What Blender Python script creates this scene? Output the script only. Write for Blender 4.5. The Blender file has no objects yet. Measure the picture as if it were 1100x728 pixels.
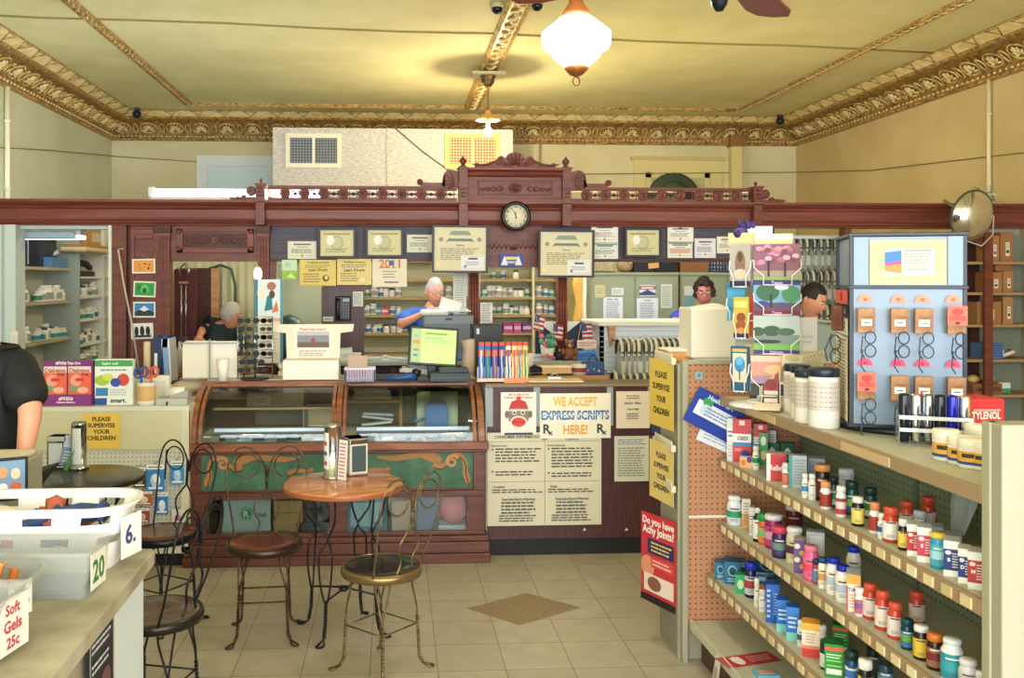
import bpy, math, random
from mathutils import Vector, Matrix
PI = math.pi
R = math.radians
C = bpy.context.scene.collection
rnd = random.Random(7)
# ------------------------------------------------------------------ camera model (level camera, yawed 3.4 degrees to the right)
TH, CX, HY, F, EYE = R(3.4), 482.4, 301.0, 1000.0, 1.75
def PX(px, Y):
    return Y * math.tan(TH + math.atan((px - CX) / F))
def DEP(x, Y):
    return x * math.sin(TH) + Y * math.cos(TH)
def W(px, py, Y):
    x = PX(px, Y)
    return Vector((x, Y, EYE - (py - HY) / F * DEP(x, Y)))
def WX(px, py, X):                      # a point on the plane x = X
    Y = X / math.tan(TH + math.atan((px - CX) / F))
    return Vector((X, Y, EYE - (py - HY) / F * DEP(X, Y)))
def WZ(px, py, z):                      # a point on the level z
    d = (EYE - z) * F / (py - HY)
    u = (px - CX) / F * d
    return Vector((u * math.cos(TH) + d * math.sin(TH), -u * math.sin(TH) + d * math.cos(TH), z))

# ------------------------------------------------------------------ materials
def lin(h):
    h = h.lstrip('#')
    out = []
    for i in (0, 2, 4):
        c = int(h[i:i + 2], 16) / 255
        out.append(c / 12.92 if c <= .04045 else ((c + .055) / 1.055) ** 2.4)
    return (*out, 1)
_M = {}
def bs(name):
    m = bpy.data.materials.new(name); m.use_nodes = True
    return m, m.node_tree, m.node_tree.nodes['Principled BSDF']
def m(h, rough=.55, metal=0, emit=0, spec=.4):
    k = (h, rough, metal, emit, spec)
    if k in _M: return _M[k]
    a, nt, b = bs('paint_' + h.strip('#'))
    b.inputs['Base Color'].default_value = lin(h)
    b.inputs['Roughness'].default_value = rough
    b.inputs['Metallic'].default_value = metal
    b.inputs['Specular IOR Level'].default_value = spec
    if emit:
        b.inputs['Emission Color'].default_value = lin(h)
        b.inputs['Emission Strength'].default_value = emit
    _M[k] = a
    return a
def nd(nt, t, **kw):
    n = nt.nodes.new(t)
    for k, v in kw.items(): setattr(n, k, v)
    return n
def mathn(nt, op, a, b=None):
    n = nt.nodes.new('ShaderNodeMath'); n.operation = op
    for i, v in enumerate((a, b)):
        if v is None: continue
        if isinstance(v, (int, float)): n.inputs[i].default_value = v
        else: nt.links.new(v, n.inputs[i])
    return n.outputs[0]
def mixc(nt, fac, a, b):
    n = nt.nodes.new('ShaderNodeMix'); n.data_type = 'RGBA'
    if isinstance(fac, (int, float)): n.inputs[0].default_value = fac
    else: nt.links.new(fac, n.inputs[0])
    for i, v in ((6, a), (7, b)):
        if isinstance(v, str): n.inputs[i].default_value = lin(v)
        else: nt.links.new(v, n.inputs[i])
    return n.outputs[2]
def noisem(name, c1, c2, scale=6, rough=.6, bump=.0, bscale=60, stretch=(1, 1, 1), detail=5, lo=.35, hi=.65, metal=0, spec=.4):
    a, nt, b = bs(name)
    tc = nd(nt, 'ShaderNodeTexCoord'); mp = nd(nt, 'ShaderNodeMapping')
    mp.inputs['Scale'].default_value = stretch
    nt.links.new(tc.outputs['Object'], mp.inputs[0])
    n = nd(nt, 'ShaderNodeTexNoise'); n.inputs['Scale'].default_value = scale; n.inputs['Detail'].default_value = detail
    nt.links.new(mp.outputs[0], n.inputs['Vector'])
    cr = nd(nt, 'ShaderNodeValToRGB')
    cr.color_ramp.elements[0].position = lo; cr.color_ramp.elements[0].color = lin(c1)
    cr.color_ramp.elements[1].position = hi; cr.color_ramp.elements[1].color = lin(c2)
    nt.links.new(n.outputs[0], cr.inputs[0]); nt.links.new(cr.outputs[0], b.inputs['Base Color'])
    b.inputs['Roughness'].default_value = rough; b.inputs['Metallic'].default_value = metal
    b.inputs['Specular IOR Level'].default_value = spec
    if bump:
        n2 = nd(nt, 'ShaderNodeTexNoise'); n2.inputs['Scale'].default_value = bscale; n2.inputs['Detail'].default_value = 4
        nt.links.new(mp.outputs[0], n2.inputs['Vector'])
        bu = nd(nt, 'ShaderNodeBump'); bu.inputs['Strength'].default_value = bump; bu.inputs['Distance'].default_value = .02
        nt.links.new(n2.outputs[0], bu.inputs['Height']); nt.links.new(bu.outputs[0], b.inputs['Normal'])
    return a
def peg(name, base, hole, ax, s=.0254):
    a, nt, b = bs(name)
    tc = nd(nt, 'ShaderNodeTexCoord'); sp = nd(nt, 'ShaderNodeSeparateXYZ')
    nt.links.new(tc.outputs['Object'], sp.inputs[0])
    d = []
    for k in ax:
        v = mathn(nt, 'DIVIDE', sp.outputs[k], s)
        v = mathn(nt, 'FRACT', mathn(nt, 'ADD', v, 100))
        v = mathn(nt, 'SUBTRACT', v, .5)
        d.append(mathn(nt, 'MULTIPLY', v, v))
    dist = mathn(nt, 'ADD', d[0], d[1])
    f = mathn(nt, 'LESS_THAN', dist, .024)
    n = nd(nt, 'ShaderNodeTexNoise'); n.inputs['Scale'].default_value = 7
    nt.links.new(tc.outputs['Object'], n.inputs['Vector'])
    c0 = mixc(nt, mathn(nt, 'MULTIPLY', n.outputs[0], .3), base, hole)
    nt.links.new(mixc(nt, f, c0, hole), b.inputs['Base Color'])
    b.inputs['Roughness'].default_value = .6
    return a
M = {}
M['wood'] = noisem('red_brown_wood', '#5c2c22', '#7f4234', 5, .38, .12, 40, (1, 1, 6), lo=.3, hi=.7)
M['woodh'] = noisem('red_brown_wood_level', '#653026', '#8a4a3a', 5, .36, .12, 40, (.35, 6, 6), lo=.3, hi=.7)
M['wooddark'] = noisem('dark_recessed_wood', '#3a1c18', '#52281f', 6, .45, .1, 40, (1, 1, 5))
M['case'] = noisem('showcase_mahogany', '#4c241a', '#70402c', 6, .33, .15, 50, (.6, 4, 6), lo=.3, hi=.7)
M['caseband'] = noisem('showcase_rim_wood', '#74402a', '#a66a48', 7, .3, .12, 50, (.6, 4, 4), lo=.3, hi=.7)
M['panelblue'] = noisem('grey_plum_panel', '#3f3a48', '#58505e', 9, .5, .1, 50, (.4, 5, 6), lo=.3, hi=.7)
M['plum'] = noisem('plum_counter_board', '#41262a', '#5b383a', 10, .4, .05, 50, (8, 8, .6), lo=.3, hi=.7)
M['oak'] = noisem('worn_oak', '#a97344', '#c99a66', 6, .45, .1, 40, (.5, 5, 5), lo=.3, hi=.7)
M['table'] = noisem('polished_tabletop_wood', '#a85f3a', '#d09468', 5, .18, .03, 40, (1, 5, 5), lo=.3, hi=.7)
M['blackstone'] = noisem('mottled_black_laminate', '#23261f', '#4a4e44', 14, .25, .02, 60)
M['worktop'] = noisem('worn_beige_laminate', '#8f8770', '#bab29c', 5, .5, .05, 70, detail=8)
M['iron'] = noisem('brown_bronze_wire', '#2c241e', '#6c543a', 30, .35, 0, metal=.7)
M['irondark'] = noisem('dark_iron_wire', '#1c1c20', '#39343a', 30, .35, 0, metal=.7)
M['brasswire'] = noisem('pale_brassy_wire', '#52462e', '#8c7852', 30, .35, 0, metal=.6)
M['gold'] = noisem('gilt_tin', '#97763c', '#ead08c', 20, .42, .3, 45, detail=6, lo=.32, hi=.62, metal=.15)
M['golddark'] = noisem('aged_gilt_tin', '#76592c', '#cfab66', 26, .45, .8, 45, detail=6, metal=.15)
M['coveback'] = noisem('darker_gilt_tin', '#6a4f28', '#a88748', 22, .45, .5, 45, detail=6)  # darker gilt behind the running ornament
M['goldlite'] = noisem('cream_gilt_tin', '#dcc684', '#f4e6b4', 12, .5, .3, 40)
M['ceiling'] = noisem('yellowed_plaster_ceiling', '#cfcb94', '#dad6a4', 2.2, .8, .12, 120, detail=6)
M['wallback'] = noisem('pale_plaster_wall', '#d2cba0', '#dcd6b0', 1.5, .85, .1, 90, detail=6)
M['wallleft'] = noisem('cool_lit_plaster_wall', '#c2c8ac', '#ced2b8', 1.2, .85, .1, 90, detail=6)  # cool fluorescent tint is put into this wall's colour
M['wallright'] = noisem('warm_lit_plaster_wall', '#c8b482', '#d6c494', 1.4, .85, .1, 90, detail=6)  # warm lamp light is mixed into the plaster colour here
M['soffit'] = noisem('white_textured_board', '#b4b3ad', '#d2d0ca', 20, .8, .7, 34, (1, 1, 2.5))
M['skin'] = noisem('skin', '#d08e70', '#dc9e80', 8, .5)
M['skinp'] = noisem('paler_skin', '#d89c80', '#e2aa90', 8, .5)
M['orangepeg'] = peg('tan_pegboard_facing', '#c48c66', '#54301f', (0, 2))
M['greenpeg'] = peg('grey_green_pegboard', '#8f9c80', '#33392c', (1, 2))
M['creampeg'] = peg('cream_pegboard', '#d9d6c2', '#6c6a5c', (0, 2))
M['chrome'] = m('#e8e8ea', .06, 1)
M['steel'] = m('#b9bcc0', .25, 1)
def glassm(name, tint='#ffffff', alpha=.18, rough=.02):
    a, nt, b = bs(name)
    nt.nodes.remove(b)
    out = nt.nodes['Material Output']
    t = nd(nt, 'ShaderNodeBsdfTransparent'); t.inputs[0].default_value = lin(tint)
    g = nd(nt, 'ShaderNodeBsdfGlossy'); g.inputs['Roughness'].default_value = rough
    mx = nd(nt, 'ShaderNodeMixShader')
    fr = nd(nt, 'ShaderNodeFresnel'); fr.inputs[0].default_value = 1.45
    ff = mathn(nt, 'ADD', fr.outputs[0], alpha - .04)
    nt.links.new(ff, mx.inputs[0]); nt.links.new(t.outputs[0], mx.inputs[1]); nt.links.new(g.outputs[0], mx.inputs[2])
    nt.links.new(mx.outputs[0], out.inputs[0])
    return a
M['glass'] = glassm('clear_glass', '#eef6f2', .06)
def plasticm(name, c, a):
    x, nt, b = bs(name)
    b.inputs['Base Color'].default_value = lin(c); b.inputs['Alpha'].default_value = a
    b.inputs['Roughness'].default_value = .2
    return x
M['clearbin'] = plasticm('clear_plastic_bin', '#b9bcb6', .34)
M['clearbag'] = plasticm('clear_plastic_bag', '#a9b0a6', .62)
def emitm(h, s):
    return m(h, .5, 0, s)

# ------------------------------------------------------------------ floor tiles
def floor_mat():
    a, nt, b = bs('beige_vinyl_tiles')
    tc = nd(nt, 'ShaderNodeTexCoord'); sp = nd(nt, 'ShaderNodeSeparateXYZ')
    nt.links.new(tc.outputs['Object'], sp.inputs[0])
    s = .3048
    es, fl = [], []
    for k in (0, 1):
        v = mathn(nt, 'ADD', mathn(nt, 'DIVIDE', sp.outputs[k], s), 100.35)
        fr = mathn(nt, 'FRACT', v); fl.append(mathn(nt, 'FLOOR', v))
        e = mathn(nt, 'ABSOLUTE', mathn(nt, 'SUBTRACT', fr, .5))
        es.append(mathn(nt, 'GREATER_THAN', e, .4925))
    edge = mathn(nt, 'MAXIMUM', es[0], es[1])
    wn = nd(nt, 'ShaderNodeTexWhiteNoise'); wn.noise_dimensions = '2D'
    cb = nd(nt, 'ShaderNodeCombineXYZ')
    nt.links.new(fl[0], cb.inputs[0]); nt.links.new(fl[1], cb.inputs[1]); nt.links.new(cb.outputs[0], wn.inputs['Vector'])
    n = nd(nt, 'ShaderNodeTexNoise'); n.inputs['Scale'].default_value = 9; n.inputs['Detail'].default_value = 8
    nt.links.new(tc.outputs['Object'], n.inputs['Vector'])
    n3 = nd(nt, 'ShaderNodeTexNoise'); n3.inputs['Scale'].default_value = 140
    nt.links.new(tc.outputs['Object'], n3.inputs['Vector'])
    c1 = mixc(nt, wn.outputs[0], '#aca28c', '#b7ad98')
    cr = nd(nt, 'ShaderNodeValToRGB'); cr.color_ramp.elements[0].position = .38; cr.color_ramp.elements[1].position = .68
    nt.links.new(n.outputs[0], cr.inputs[0])
    c2 = mixc(nt, mathn(nt, 'MULTIPLY', cr.outputs[0], .45), c1, '#94866c')
    c3 = mixc(nt, mathn(nt, 'MULTIPLY', n3.outputs[0], .25), c2, '#cdc3ae')
    nt.links.new(mixc(nt, edge, c3, '#7d6e56'), b.inputs['Base Color'])
    b.inputs['Roughness'].default_value = .35
    return a
M['floor'] = floor_mat()

# ------------------------------------------------------------------ mesh builder
_TX = {}
def text_geo(s):
    if s in _TX: return _TX[s]
    cu = bpy.data.curves.new('t', 'FONT'); cu.body = s; cu.size = 1; cu.resolution_u = 2; cu.align_x = 'CENTER'
    cu.offset = .03
    o = bpy.data.objects.new('t', cu); C.objects.link(o)
    dg = bpy.context.evaluated_depsgraph_get(); dg.update()
    me = o.evaluated_get(dg).to_mesh()
    vs = [(v.co.x, v.co.y) for v in me.vertices]; fs = [tuple(p.vertices) for p in me.polygons]
    o.evaluated_get(dg).to_mesh_clear()
    bpy.data.objects.remove(o); bpy.data.curves.remove(cu)
    if vs:
        x0 = min(v[0] for v in vs); x1 = max(v[0] for v in vs)
        vs = [(a - (x0 + x1) / 2, b) for a, b in vs]; w = x1 - x0
    else: w = 1
    _TX[s] = (vs, fs, w)
    return _TX[s]
class MB:
    def __init__(s): s.v = []; s.f = []; s.mi = []; s.sm = []; s.mats = []
    def idx(s, mt):
        if isinstance(mt, str): mt = M[mt] if mt in M else m(mt)
        if mt not in s.mats: s.mats.append(mt)
        return s.mats.index(mt)
    def add(s, vs, fs, mt, T=None, smooth=False):
        o = len(s.v); i = s.idx(mt)
        for v in vs:
            v = Vector(v)
            s.v.append(tuple(T @ v) if T is not None else tuple(v))
        for f in fs:
            s.f.append([a + o for a in f]); s.mi.append(i); s.sm.append(smooth)
        return s
    def box(s, x0, x1, y0, y1, z0, z1, mt, T=None):
        vs = [(x, y, z) for x in (x0, x1) for y in (y0, y1) for z in (z0, z1)]
        return s.add(vs, [(0, 1, 3, 2), (4, 6, 7, 5), (0, 4, 5, 1), (2, 3, 7, 6), (0, 2, 6, 4), (1, 5, 7, 3)], mt, T)
    def lathe(s, pr, n, mt, T=None, smooth=True, caps=True, a0=0, a1=2 * PI):
        full = abs(a1 - a0 - 2 * PI) < 1e-6
        k = n if full else n + 1
        vs = [(r * math.cos(a0 + (a1 - a0) * i / n), r * math.sin(a0 + (a1 - a0) * i / n), z) for r, z in pr for i in range(k)]
        fs = []
        for j in range(len(pr) - 1):
            for i in range(n):
                a = j * k + i; b = j * k + (i + 1) % k
                fs.append((a, b, b + k, a + k))
        if caps and full:
            if pr[0][0] > 1e-5: fs.append(tuple(reversed(range(k))))
            if pr[-1][0] > 1e-5: fs.append(tuple((len(pr) - 1) * k + i for i in range(k)))
        return s.add(vs, fs, mt, T, smooth)
    def tube(s, pts, r, mt, n=8, closed=False, T=None, smooth=True):
        pts = [Vector(p) for p in pts]
        L = len(pts); rs = r if isinstance(r, (list, tuple)) else [r] * L
        vs = []; up = None
        for i, p in enumerate(pts):
            if closed: t = pts[(i + 1) % L] - pts[i - 1]
            else: t = pts[min(i + 1, L - 1)] - pts[max(i - 1, 0)]
            if t.length < 1e-9: t = Vector((0, 0, 1))
            t.normalize()
            if up is None:
                up = Vector((0, 0, 1)) if abs(t.z) < .9 else Vector((1, 0, 0))
            a = up - t * up.dot(t)
            if a.length < 1e-6: a = t.orthogonal()
            a.normalize(); up = a; b = t.cross(a)
            for k in range(n):
                q = 2 * PI * k / n
                vs.append(p + (a * math.cos(q) + b * math.sin(q)) * rs[i])
        fs = []
        for i in range(L if closed else L - 1):
            j = (i + 1) % L
            for k in range(n):
                fs.append((i * n + k, i * n + (k + 1) % n, j * n + (k + 1) % n, j * n + k))
        if not closed:
            fs.append(tuple(reversed(range(n)))); fs.append(tuple((L - 1) * n + k for k in range(n)))
        return s.add(vs, fs, mt, T, smooth)
    def prism(s, poly, y0, y1, mt, T=None):          # polygon in x,z extruded along y
        n = len(poly)
        vs = [(x, y0, z) for x, z in poly] + [(x, y1, z) for x, z in poly]
        fs = [tuple(range(n)), tuple(reversed(range(n, 2 * n)))] + [(i, n + i, n + (i + 1) % n, (i + 1) % n) for i in range(n)]
        return s.add(vs, fs, mt, T)
    def sweepx(s, prof, x0, x1, mt):                 # profile in y,z swept along x
        n = len(prof)
        vs = [(x0, y, z) for y, z in prof] + [(x1, y, z) for y, z in prof]
        fs = [tuple(range(n)), tuple(reversed(range(n, 2 * n)))] + [(i, n + i, n + (i + 1) % n, (i + 1) % n) for i in range(n)]
        return s.add(vs, fs, mt)
    def sweepy(s, prof, y0, y1, mt):                 # profile in x,z swept along y
        return s.prism(prof, y0, y1, mt)
    def ball(s, c, r, mt, n=12, sc=(1, 1, 1), T=None):
        k = max(4, n // 2)
        pr = [(max(1e-6, math.sin(PI * j / k)) * 1.0, -math.cos(PI * j / k)) for j in range(k + 1)]
        vs = [(c[0] + a * math.cos(2 * PI * i / n) * r * sc[0], c[1] + a * math.sin(2 * PI * i / n) * r * sc[1], c[2] + z * r * sc[2]) for a, z in pr for i in range(n)]
        fs = [(j * n + i, j * n + (i + 1) % n, (j + 1) * n + (i + 1) % n, (j + 1) * n + i) for j in range(k) for i in range(n)]
        return s.add(vs, fs, mt, T, True)
    def text(s, t, cx, cz, h, mt, y, maxw=None, T=None, mirror=False):
        vs, fs, w = text_geo(t)
        k = h / .72; kx = k
        if maxw and w * kx > maxw: kx = maxw / w
        return s.add([(cx + a * kx, y, cz - h / 2 + b * k) for a, b in vs], [tuple(f) for f in fs], mt, T)
    def card(s, w, h, bg, items, T=None, t=.0015, x0=None, z0=0, seed=1, y=0, e=.0012):
        """a sheet in the x,z plane facing -y, lower edge at z0, centred on x = 0 unless x0 is given"""
        r = random.Random(seed)
        x0 = -w / 2 if x0 is None else x0
        if bg: s.box(x0, x0 + w, y, y + t, z0, z0 + h, bg, T)
        def q(a, b, c, d, mt, yy): s.add([(x0 + a * w, yy, z0 + b * h), (x0 + c * w, yy, z0 + b * h), (x0 + c * w, yy, z0 + d * h), (x0 + a * w, yy, z0 + d * h)], [(0, 1, 2, 3)], mt, T)
        for i, it in enumerate(items):
            yy = y - e * (.4 + .22 * i)
            if it[0] == 'r': q(*it[1:5], it[5], yy)
            elif it[0] == 'e':
                _, cx, cz, rx, rz, mt = it
                n = 16
                s.add([(x0 + (cx + rx * math.cos(2 * PI * k / n)) * w, yy, z0 + (cz + rz * math.sin(2 * PI * k / n)) * h) for k in range(n)], [tuple(range(n))], mt, T)
            elif it[0] == 'p':
                s.add([(x0 + a * w, yy, z0 + b * h) for a, b in it[1]], [tuple(range(len(it[1])))], it[2], T)
            elif it[0] == 't':
                _, tx, cx, cz, hh, mt = it[:6]
                s.text(tx, x0 + cx * w, z0 + cz * h, hh * h, mt, yy, (it[6] if len(it) > 6 else .92) * w, T)
            elif it[0] == 'l':
                _, a, b, c, d, n, mt = it
                st = (d - b) / n
                for k in range(n):
                    zz = d - st * (k + .5); xx = a; end = c - r.random() * .18 * (c - a)
                    while xx < end:
                        wd = (c - a) * r.uniform(.06, .2)
                        q(xx, zz - st * .22, min(end, xx + wd), zz + st * .22, mt, yy); xx += wd + (c - a) * .025
        return s
    def build(s, name, parent=None, bevel=0, seg=2, sub=0, loc=None):
        me = bpy.data.meshes.new(name)
        me.from_pydata(s.v, [], s.f)
        for mt in s.mats: me.materials.append(mt)
        me.polygons.foreach_set('material_index', s.mi); me.polygons.foreach_set('use_smooth', s.sm)
        me.update()
        o = bpy.data.objects.new(name, me); C.objects.link(o)
        if parent: o.parent = parent
        if loc: o.location = loc
        if bevel:
            b = o.modifiers.new('bevel', 'BEVEL'); b.width = bevel; b.segments = seg; b.limit_method = 'ANGLE'; b.angle_limit = R(40)
        if sub:
            b = o.modifiers.new('sub', 'SUBSURF'); b.levels = sub; b.render_levels = sub
        return o
def tag(o, label, cat, group=None, kind=None):
    o['label'] = label; o['category'] = cat
    if group: o['group'] = group
    if kind: o['kind'] = kind
    return o
def struct(o):
    o['kind'] = 'structure'; return o
def thing(name, label, cat, loc=(0, 0, 0), rz=0, group=None):
    o = bpy.data.objects.new(name, None); C.objects.link(o)
    o.location = loc; o.rotation_euler = (0, 0, rz); o.empty_display_size = .05
    return tag(o, label, cat, group)
def kids(o): return [c for c in bpy.data.objects if c.parent == o] if False else list(o.children)
def dup(root, loc, rz, label=None, group=None, scale=None):
    r_ = root.copy(); C.objects.link(r_); r_.location = loc; r_.rotation_euler = (0, 0, rz)
    if label: r_['label'] = label
    if group: r_['group'] = group
    if scale: r_.scale = scale
    for ch in list(root.children):
        c = ch.copy(); C.objects.link(c); c.parent = r_
        for g in ch.children:
            d = g.copy(); C.objects.link(d); d.parent = c
    return r_
def TR(x=0, y=0, z=0, rx=0, ry=0, rz=0):
    return Matrix.Translation((x, y, z)) @ Matrix.Rotation(rz, 4, 'Z') @ Matrix.Rotation(ry, 4, 'Y') @ Matrix.Rotation(rx, 4, 'X')
def sheet(name, px0, py0, px1, py1, Y, bg, items, label, cat='paper', group=None, seed=1, tilt=0, t=.002, frame=None, yaw=0):
    """a flat sheet that stands where the photo shows it, at depth Y"""
    a = W(px0, py1, Y); b = W(px1, py0, Y)
    w = abs(b.x - a.x); h = abs(b.z - a.z)
    o = None
    loc = ((a.x + b.x) / 2, Y, min(a.z, b.z))
    if frame:
        root = thing(name, label, cat, loc, yaw, group); root.rotation_euler = (0, tilt, yaw)
        mb = MB(); f = .017
        for q in ((-w/2, w/2, 0, f), (-w/2, w/2, h - f, h)): mb.box(q[0], q[1], -.015, .008, q[2], q[3], frame)
        for q in ((-w/2, -w/2 + f), (w/2 - f, w/2)): mb.box(q[0], q[1], -.015, .008, f, h - f, frame)
        mb.build('frame', root)
        MB().card(w - 2*f, h - 2*f, bg, items, z0=f, seed=seed, t=.004).build('document', root)
        return root
    o = MB().card(w, h, bg, items, seed=seed, t=t).build(name)
    o.location = loc; o.rotation_euler = (0, tilt, yaw)
    return tag(o, label, cat, group)
# ================================================================== THE ROOM
XL, XR, YB, YF, ZC = -3.68, 5.48, 12.4, -3.0, 3.924
def slab(name, x0, x1, y0, y1, z0, z1, mt):
    return struct(MB().box(x0, x1, y0, y1, z0, z1, mt).build(name))
slab('floor', XL - .1, XR + .1, YF - .1, YB + .1, -.1, 0, 'floor')
slab('ceiling', XL - .1, XR + .1, YF - .1, YB + .1, ZC, ZC + .1, 'ceiling')
slab('wall_back', XL - .1, XR + .1, YB, YB + .1, 0, ZC, 'wallback')
slab('wall_left', XL - .1, XL, YF, YB, 0, ZC, 'wallleft')
slab('wall_right', XR, XR + .1, YF, YB, 0, ZC, 'wallright')
# street front behind the camera: a low bulkhead, piers and wide shop windows
mb = MB()
mb.box(XL, XR, YF - .1, YF, 0, .45, 'wallright').box(XL, XR, YF - .1, YF, 3.5, ZC, 'wallright')
for a, b in ((XL, XL + .25), (-.75, -.55), (1.9, 2.1), (XR - .25, XR)): mb.box(a, b, YF - .1, YF, .45, 3.5, 'wallright')
struct(mb.build('wall_front'))

def cove_profile(side):   # distance from wall, z
    return [(0, 3.575), (.035, 3.58), (.05, 3.6), (.035, 3.62), (.045, 3.635), (.055, 3.69), (.08, 3.75), (.125, 3.8), (.185, 3.83), (.22, 3.835), (.235, 3.85), (.23, 3.862), (.345, 3.915), (.36, 3.924), (.36, 3.93), (0, 3.93)]
def frame_pt(side, along, d, z):
    if side == 'b': return Vector((along, YB - d, z))
    if side == 'l': return Vector((XL + d, along, z))
    return Vector((XR - d, along, z))
def cornice(name, side, a0, a1, mat_main):
    mb = MB(); pr = cove_profile(side); n = len(pr)
    def seg(idx, mt):
        vs = []; fs = []
        for k in (a0, a1): vs += [frame_pt(side, k, *pr[i]) for i in idx]
        L = len(idx)
        for i in range(L - 1): fs.append((i, i + 1, L + i + 1, L + i))
        mb.add(vs, fs, mt)
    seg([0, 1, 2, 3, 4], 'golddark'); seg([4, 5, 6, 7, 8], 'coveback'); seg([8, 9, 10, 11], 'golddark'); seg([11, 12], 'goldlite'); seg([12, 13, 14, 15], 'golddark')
    # running ornament
    cd, cz = .088, 3.735
    nv = Vector((.62, -.78)); tv = Vector((.78, .62))      # outward, up the cove (d, z)
    def P(a, b, o): return frame_pt(side, a, cd + tv.x * b + nv.x * o + .9 * b * b * 3, cz + tv.y * b + nv.y * o + .0)
    s = .335; k = a0 + s / 2; i = 0
    sgn = 1
    while k < a1 - .1:
        ring = [P(k + .105 * math.cos(q), .085 * math.sin(q), .012) for q in [2 * PI * t / 14 for t in range(14)]]
        mb.tube(ring, .009, 'gold', 5, closed=True)
        for q in range(7):
            a = PI * (q / 6)
            p0 = P(k + .012 * math.cos(a), -.035 + .01 * math.sin(a), .016); p1 = P(k + .075 * math.cos(a), -.035 + .1 * math.sin(a), .02)
            mb.tube([p0, (p0 + p1) / 2, p1], [.005, .014, .006], 'goldlite', 5)
        for w in (-1, 1):
            pts = [P(k + w * (.165 - .03 * math.cos(t)), .0 + .05 * math.sin(t) * 1.4, .014) for t in [PI * (-.6 + 1.2 * u / 6) for u in range(7)]]
            mb.tube(pts, .009, 'gold', 5)
        # V mark on the pale border
        for w in (-1, 1):
            mb.tube([frame_pt(side, k, .24, 3.864), frame_pt(side, k + w * .03, .29, 3.887), frame_pt(side, k + w * .075, .335, 3.908)], .006, 'golddark', 4)
        mb.tube([frame_pt(side, k - .09, .338, 3.909), frame_pt(side, k + .09, .338, 3.909)], .006, 'golddark', 4)
        k += s; i += 1
    # bead row
    k = a0
    while k < a1:
        mb.ball(frame_pt(side, k, .05, 3.628), .012, 'goldlite', 6); k += .055 if side == 'b' else .08
    o = mb.build(name)
    return struct(o)
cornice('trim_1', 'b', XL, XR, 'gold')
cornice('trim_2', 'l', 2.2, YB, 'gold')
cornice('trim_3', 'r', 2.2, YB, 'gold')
for i, (x, y) in enumerate(((-1.7, .9), (3.6, .9), (-1.2, -1.6), (2.6, -1.6))): pass
# flat panel mouldings on the ceiling and the central band
def ceil_strip(name, p0, p1, w, mt, relief=True, h=.03):
    p0, p1 = Vector(p0), Vector(p1); d = (p1 - p0); L = d.length; d.normalize(); s = Vector((-d.y, d.x, 0))
    mb = MB()
    def Q(a, b, z): return (p0.x + d.x * a + s.x * b, p0.y + d.y * a + s.y * b, ZC - z)
    pr = [(-w / 2, 0), (-w / 2, h * .5), (-w / 2 * .8, h), (-w / 2 * .62, h * .45), (w / 2 * .62, h * .45), (w / 2 * .8, h), (w / 2, h * .5), (w / 2, 0)]
    vs = [Q(a, b, z) for a in (0, L) for b, z in pr]; n = len(pr)
    mb.add(vs, [(i, i + 1, n + i + 1, n + i) for i in range(n - 1)] + [tuple(range(n)), tuple(reversed(range(n, 2 * n)))], mt)
    k = w * .6
    while k < L:
        if relief:
            mb.tube([Q(k - w * .35, -w * .2, h * .6), Q(k, -w * .05, h * .9), Q(k + w * .3, w * .2, h * .6)], w * .07, 'goldlite', 5)
            mb.tube([Q(k + w * .3, w * .2, h * .6), Q(k + w * .5, w * .0, h * .8), Q(k + w * .62, -w * .2, h * .6)], w * .06, 'gold', 5)
        k += w * 1.1
    return struct(mb.build(name))
ceil_strip('trim_4', (-2.51, 11.6, 0), (4.41, 11.6, 0), .09, 'golddark')
ceil_strip('trim_5', (-2.51, 3.0, 0), (-2.51, 11.6, 0), .1, 'golddark')
ceil_strip('trim_6', (4.41, 3.0, 0), (4.41, 11.6, 0), .1, 'golddark')
ceil_strip('trim_7', (.976, 3.0, 0), (.976, 11.55, 0), .2, 'gold', h=.06)
a, b = WZ(-60, 13.6, ZC - .004), WZ(1010, 56, ZC - .004)
mb = MB(); mb.tube([a.lerp(b, t / 12) + Vector((0, .03 * math.sin(t * 1.7), 0)) for t in range(13)], .012, '#8f8248', 5)
struct(mb.build('trim_8'))
# upper left window (pale frosted sash in a white casing) and the right transom with a round vent
def rect_on_back(px0, py0, px1, py1, Y=YB):
    a, b = W(px0, py1, Y), W(px1, py0, Y); return a.x, b.x, a.z, b.z
x0, x1, z1, z0 = rect_on_back(212, 168, 300, 262)
z1, z0 = max(z1, z0), min(z1, z0)
mb = MB(); f = .14
mb.box(x0, x1, YB - .05, YB, z1 - f, z1, '#dfe8e6').box(x0, x0 + f, YB - .05, YB, z0, z1 - f, '#dfe8e6').box(x1 - f, x1, YB - .05, YB, z0, z1 - f, '#dfe8e6').box(x0, x1, YB - .05, YB, z0 - f, z0, '#dfe8e6')
mb.box(x0 + f, x1 - f, YB - .02, YB - .01, z0, z1 - f, m('#cfe6ea', .3))
mb.box(x0 + f, x1 - f, YB - .035, YB - .02, (z0 + z1) / 2 - .03, (z0 + z1) / 2 + .03, '#dfe8e6')
struct(mb.build('window_1'))
x0, x1, z1, z0 = rect_on_back(680, 173, 775, 260)
z1, z0 = max(z1, z0), min(z1, z0)
mb = MB()
mb.box(x0, x1, YB - .03, YB, z0, z1, '#dcd193').box(x0 - .04, x1 + .04, YB - .06, YB, z1, z1 + .05, '#c9bd80')
a0, a1, b1, b0 = rect_on_back(693, 186, 761, 258); b1, b0 = max(b1, b0), min(b1, b0)
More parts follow.
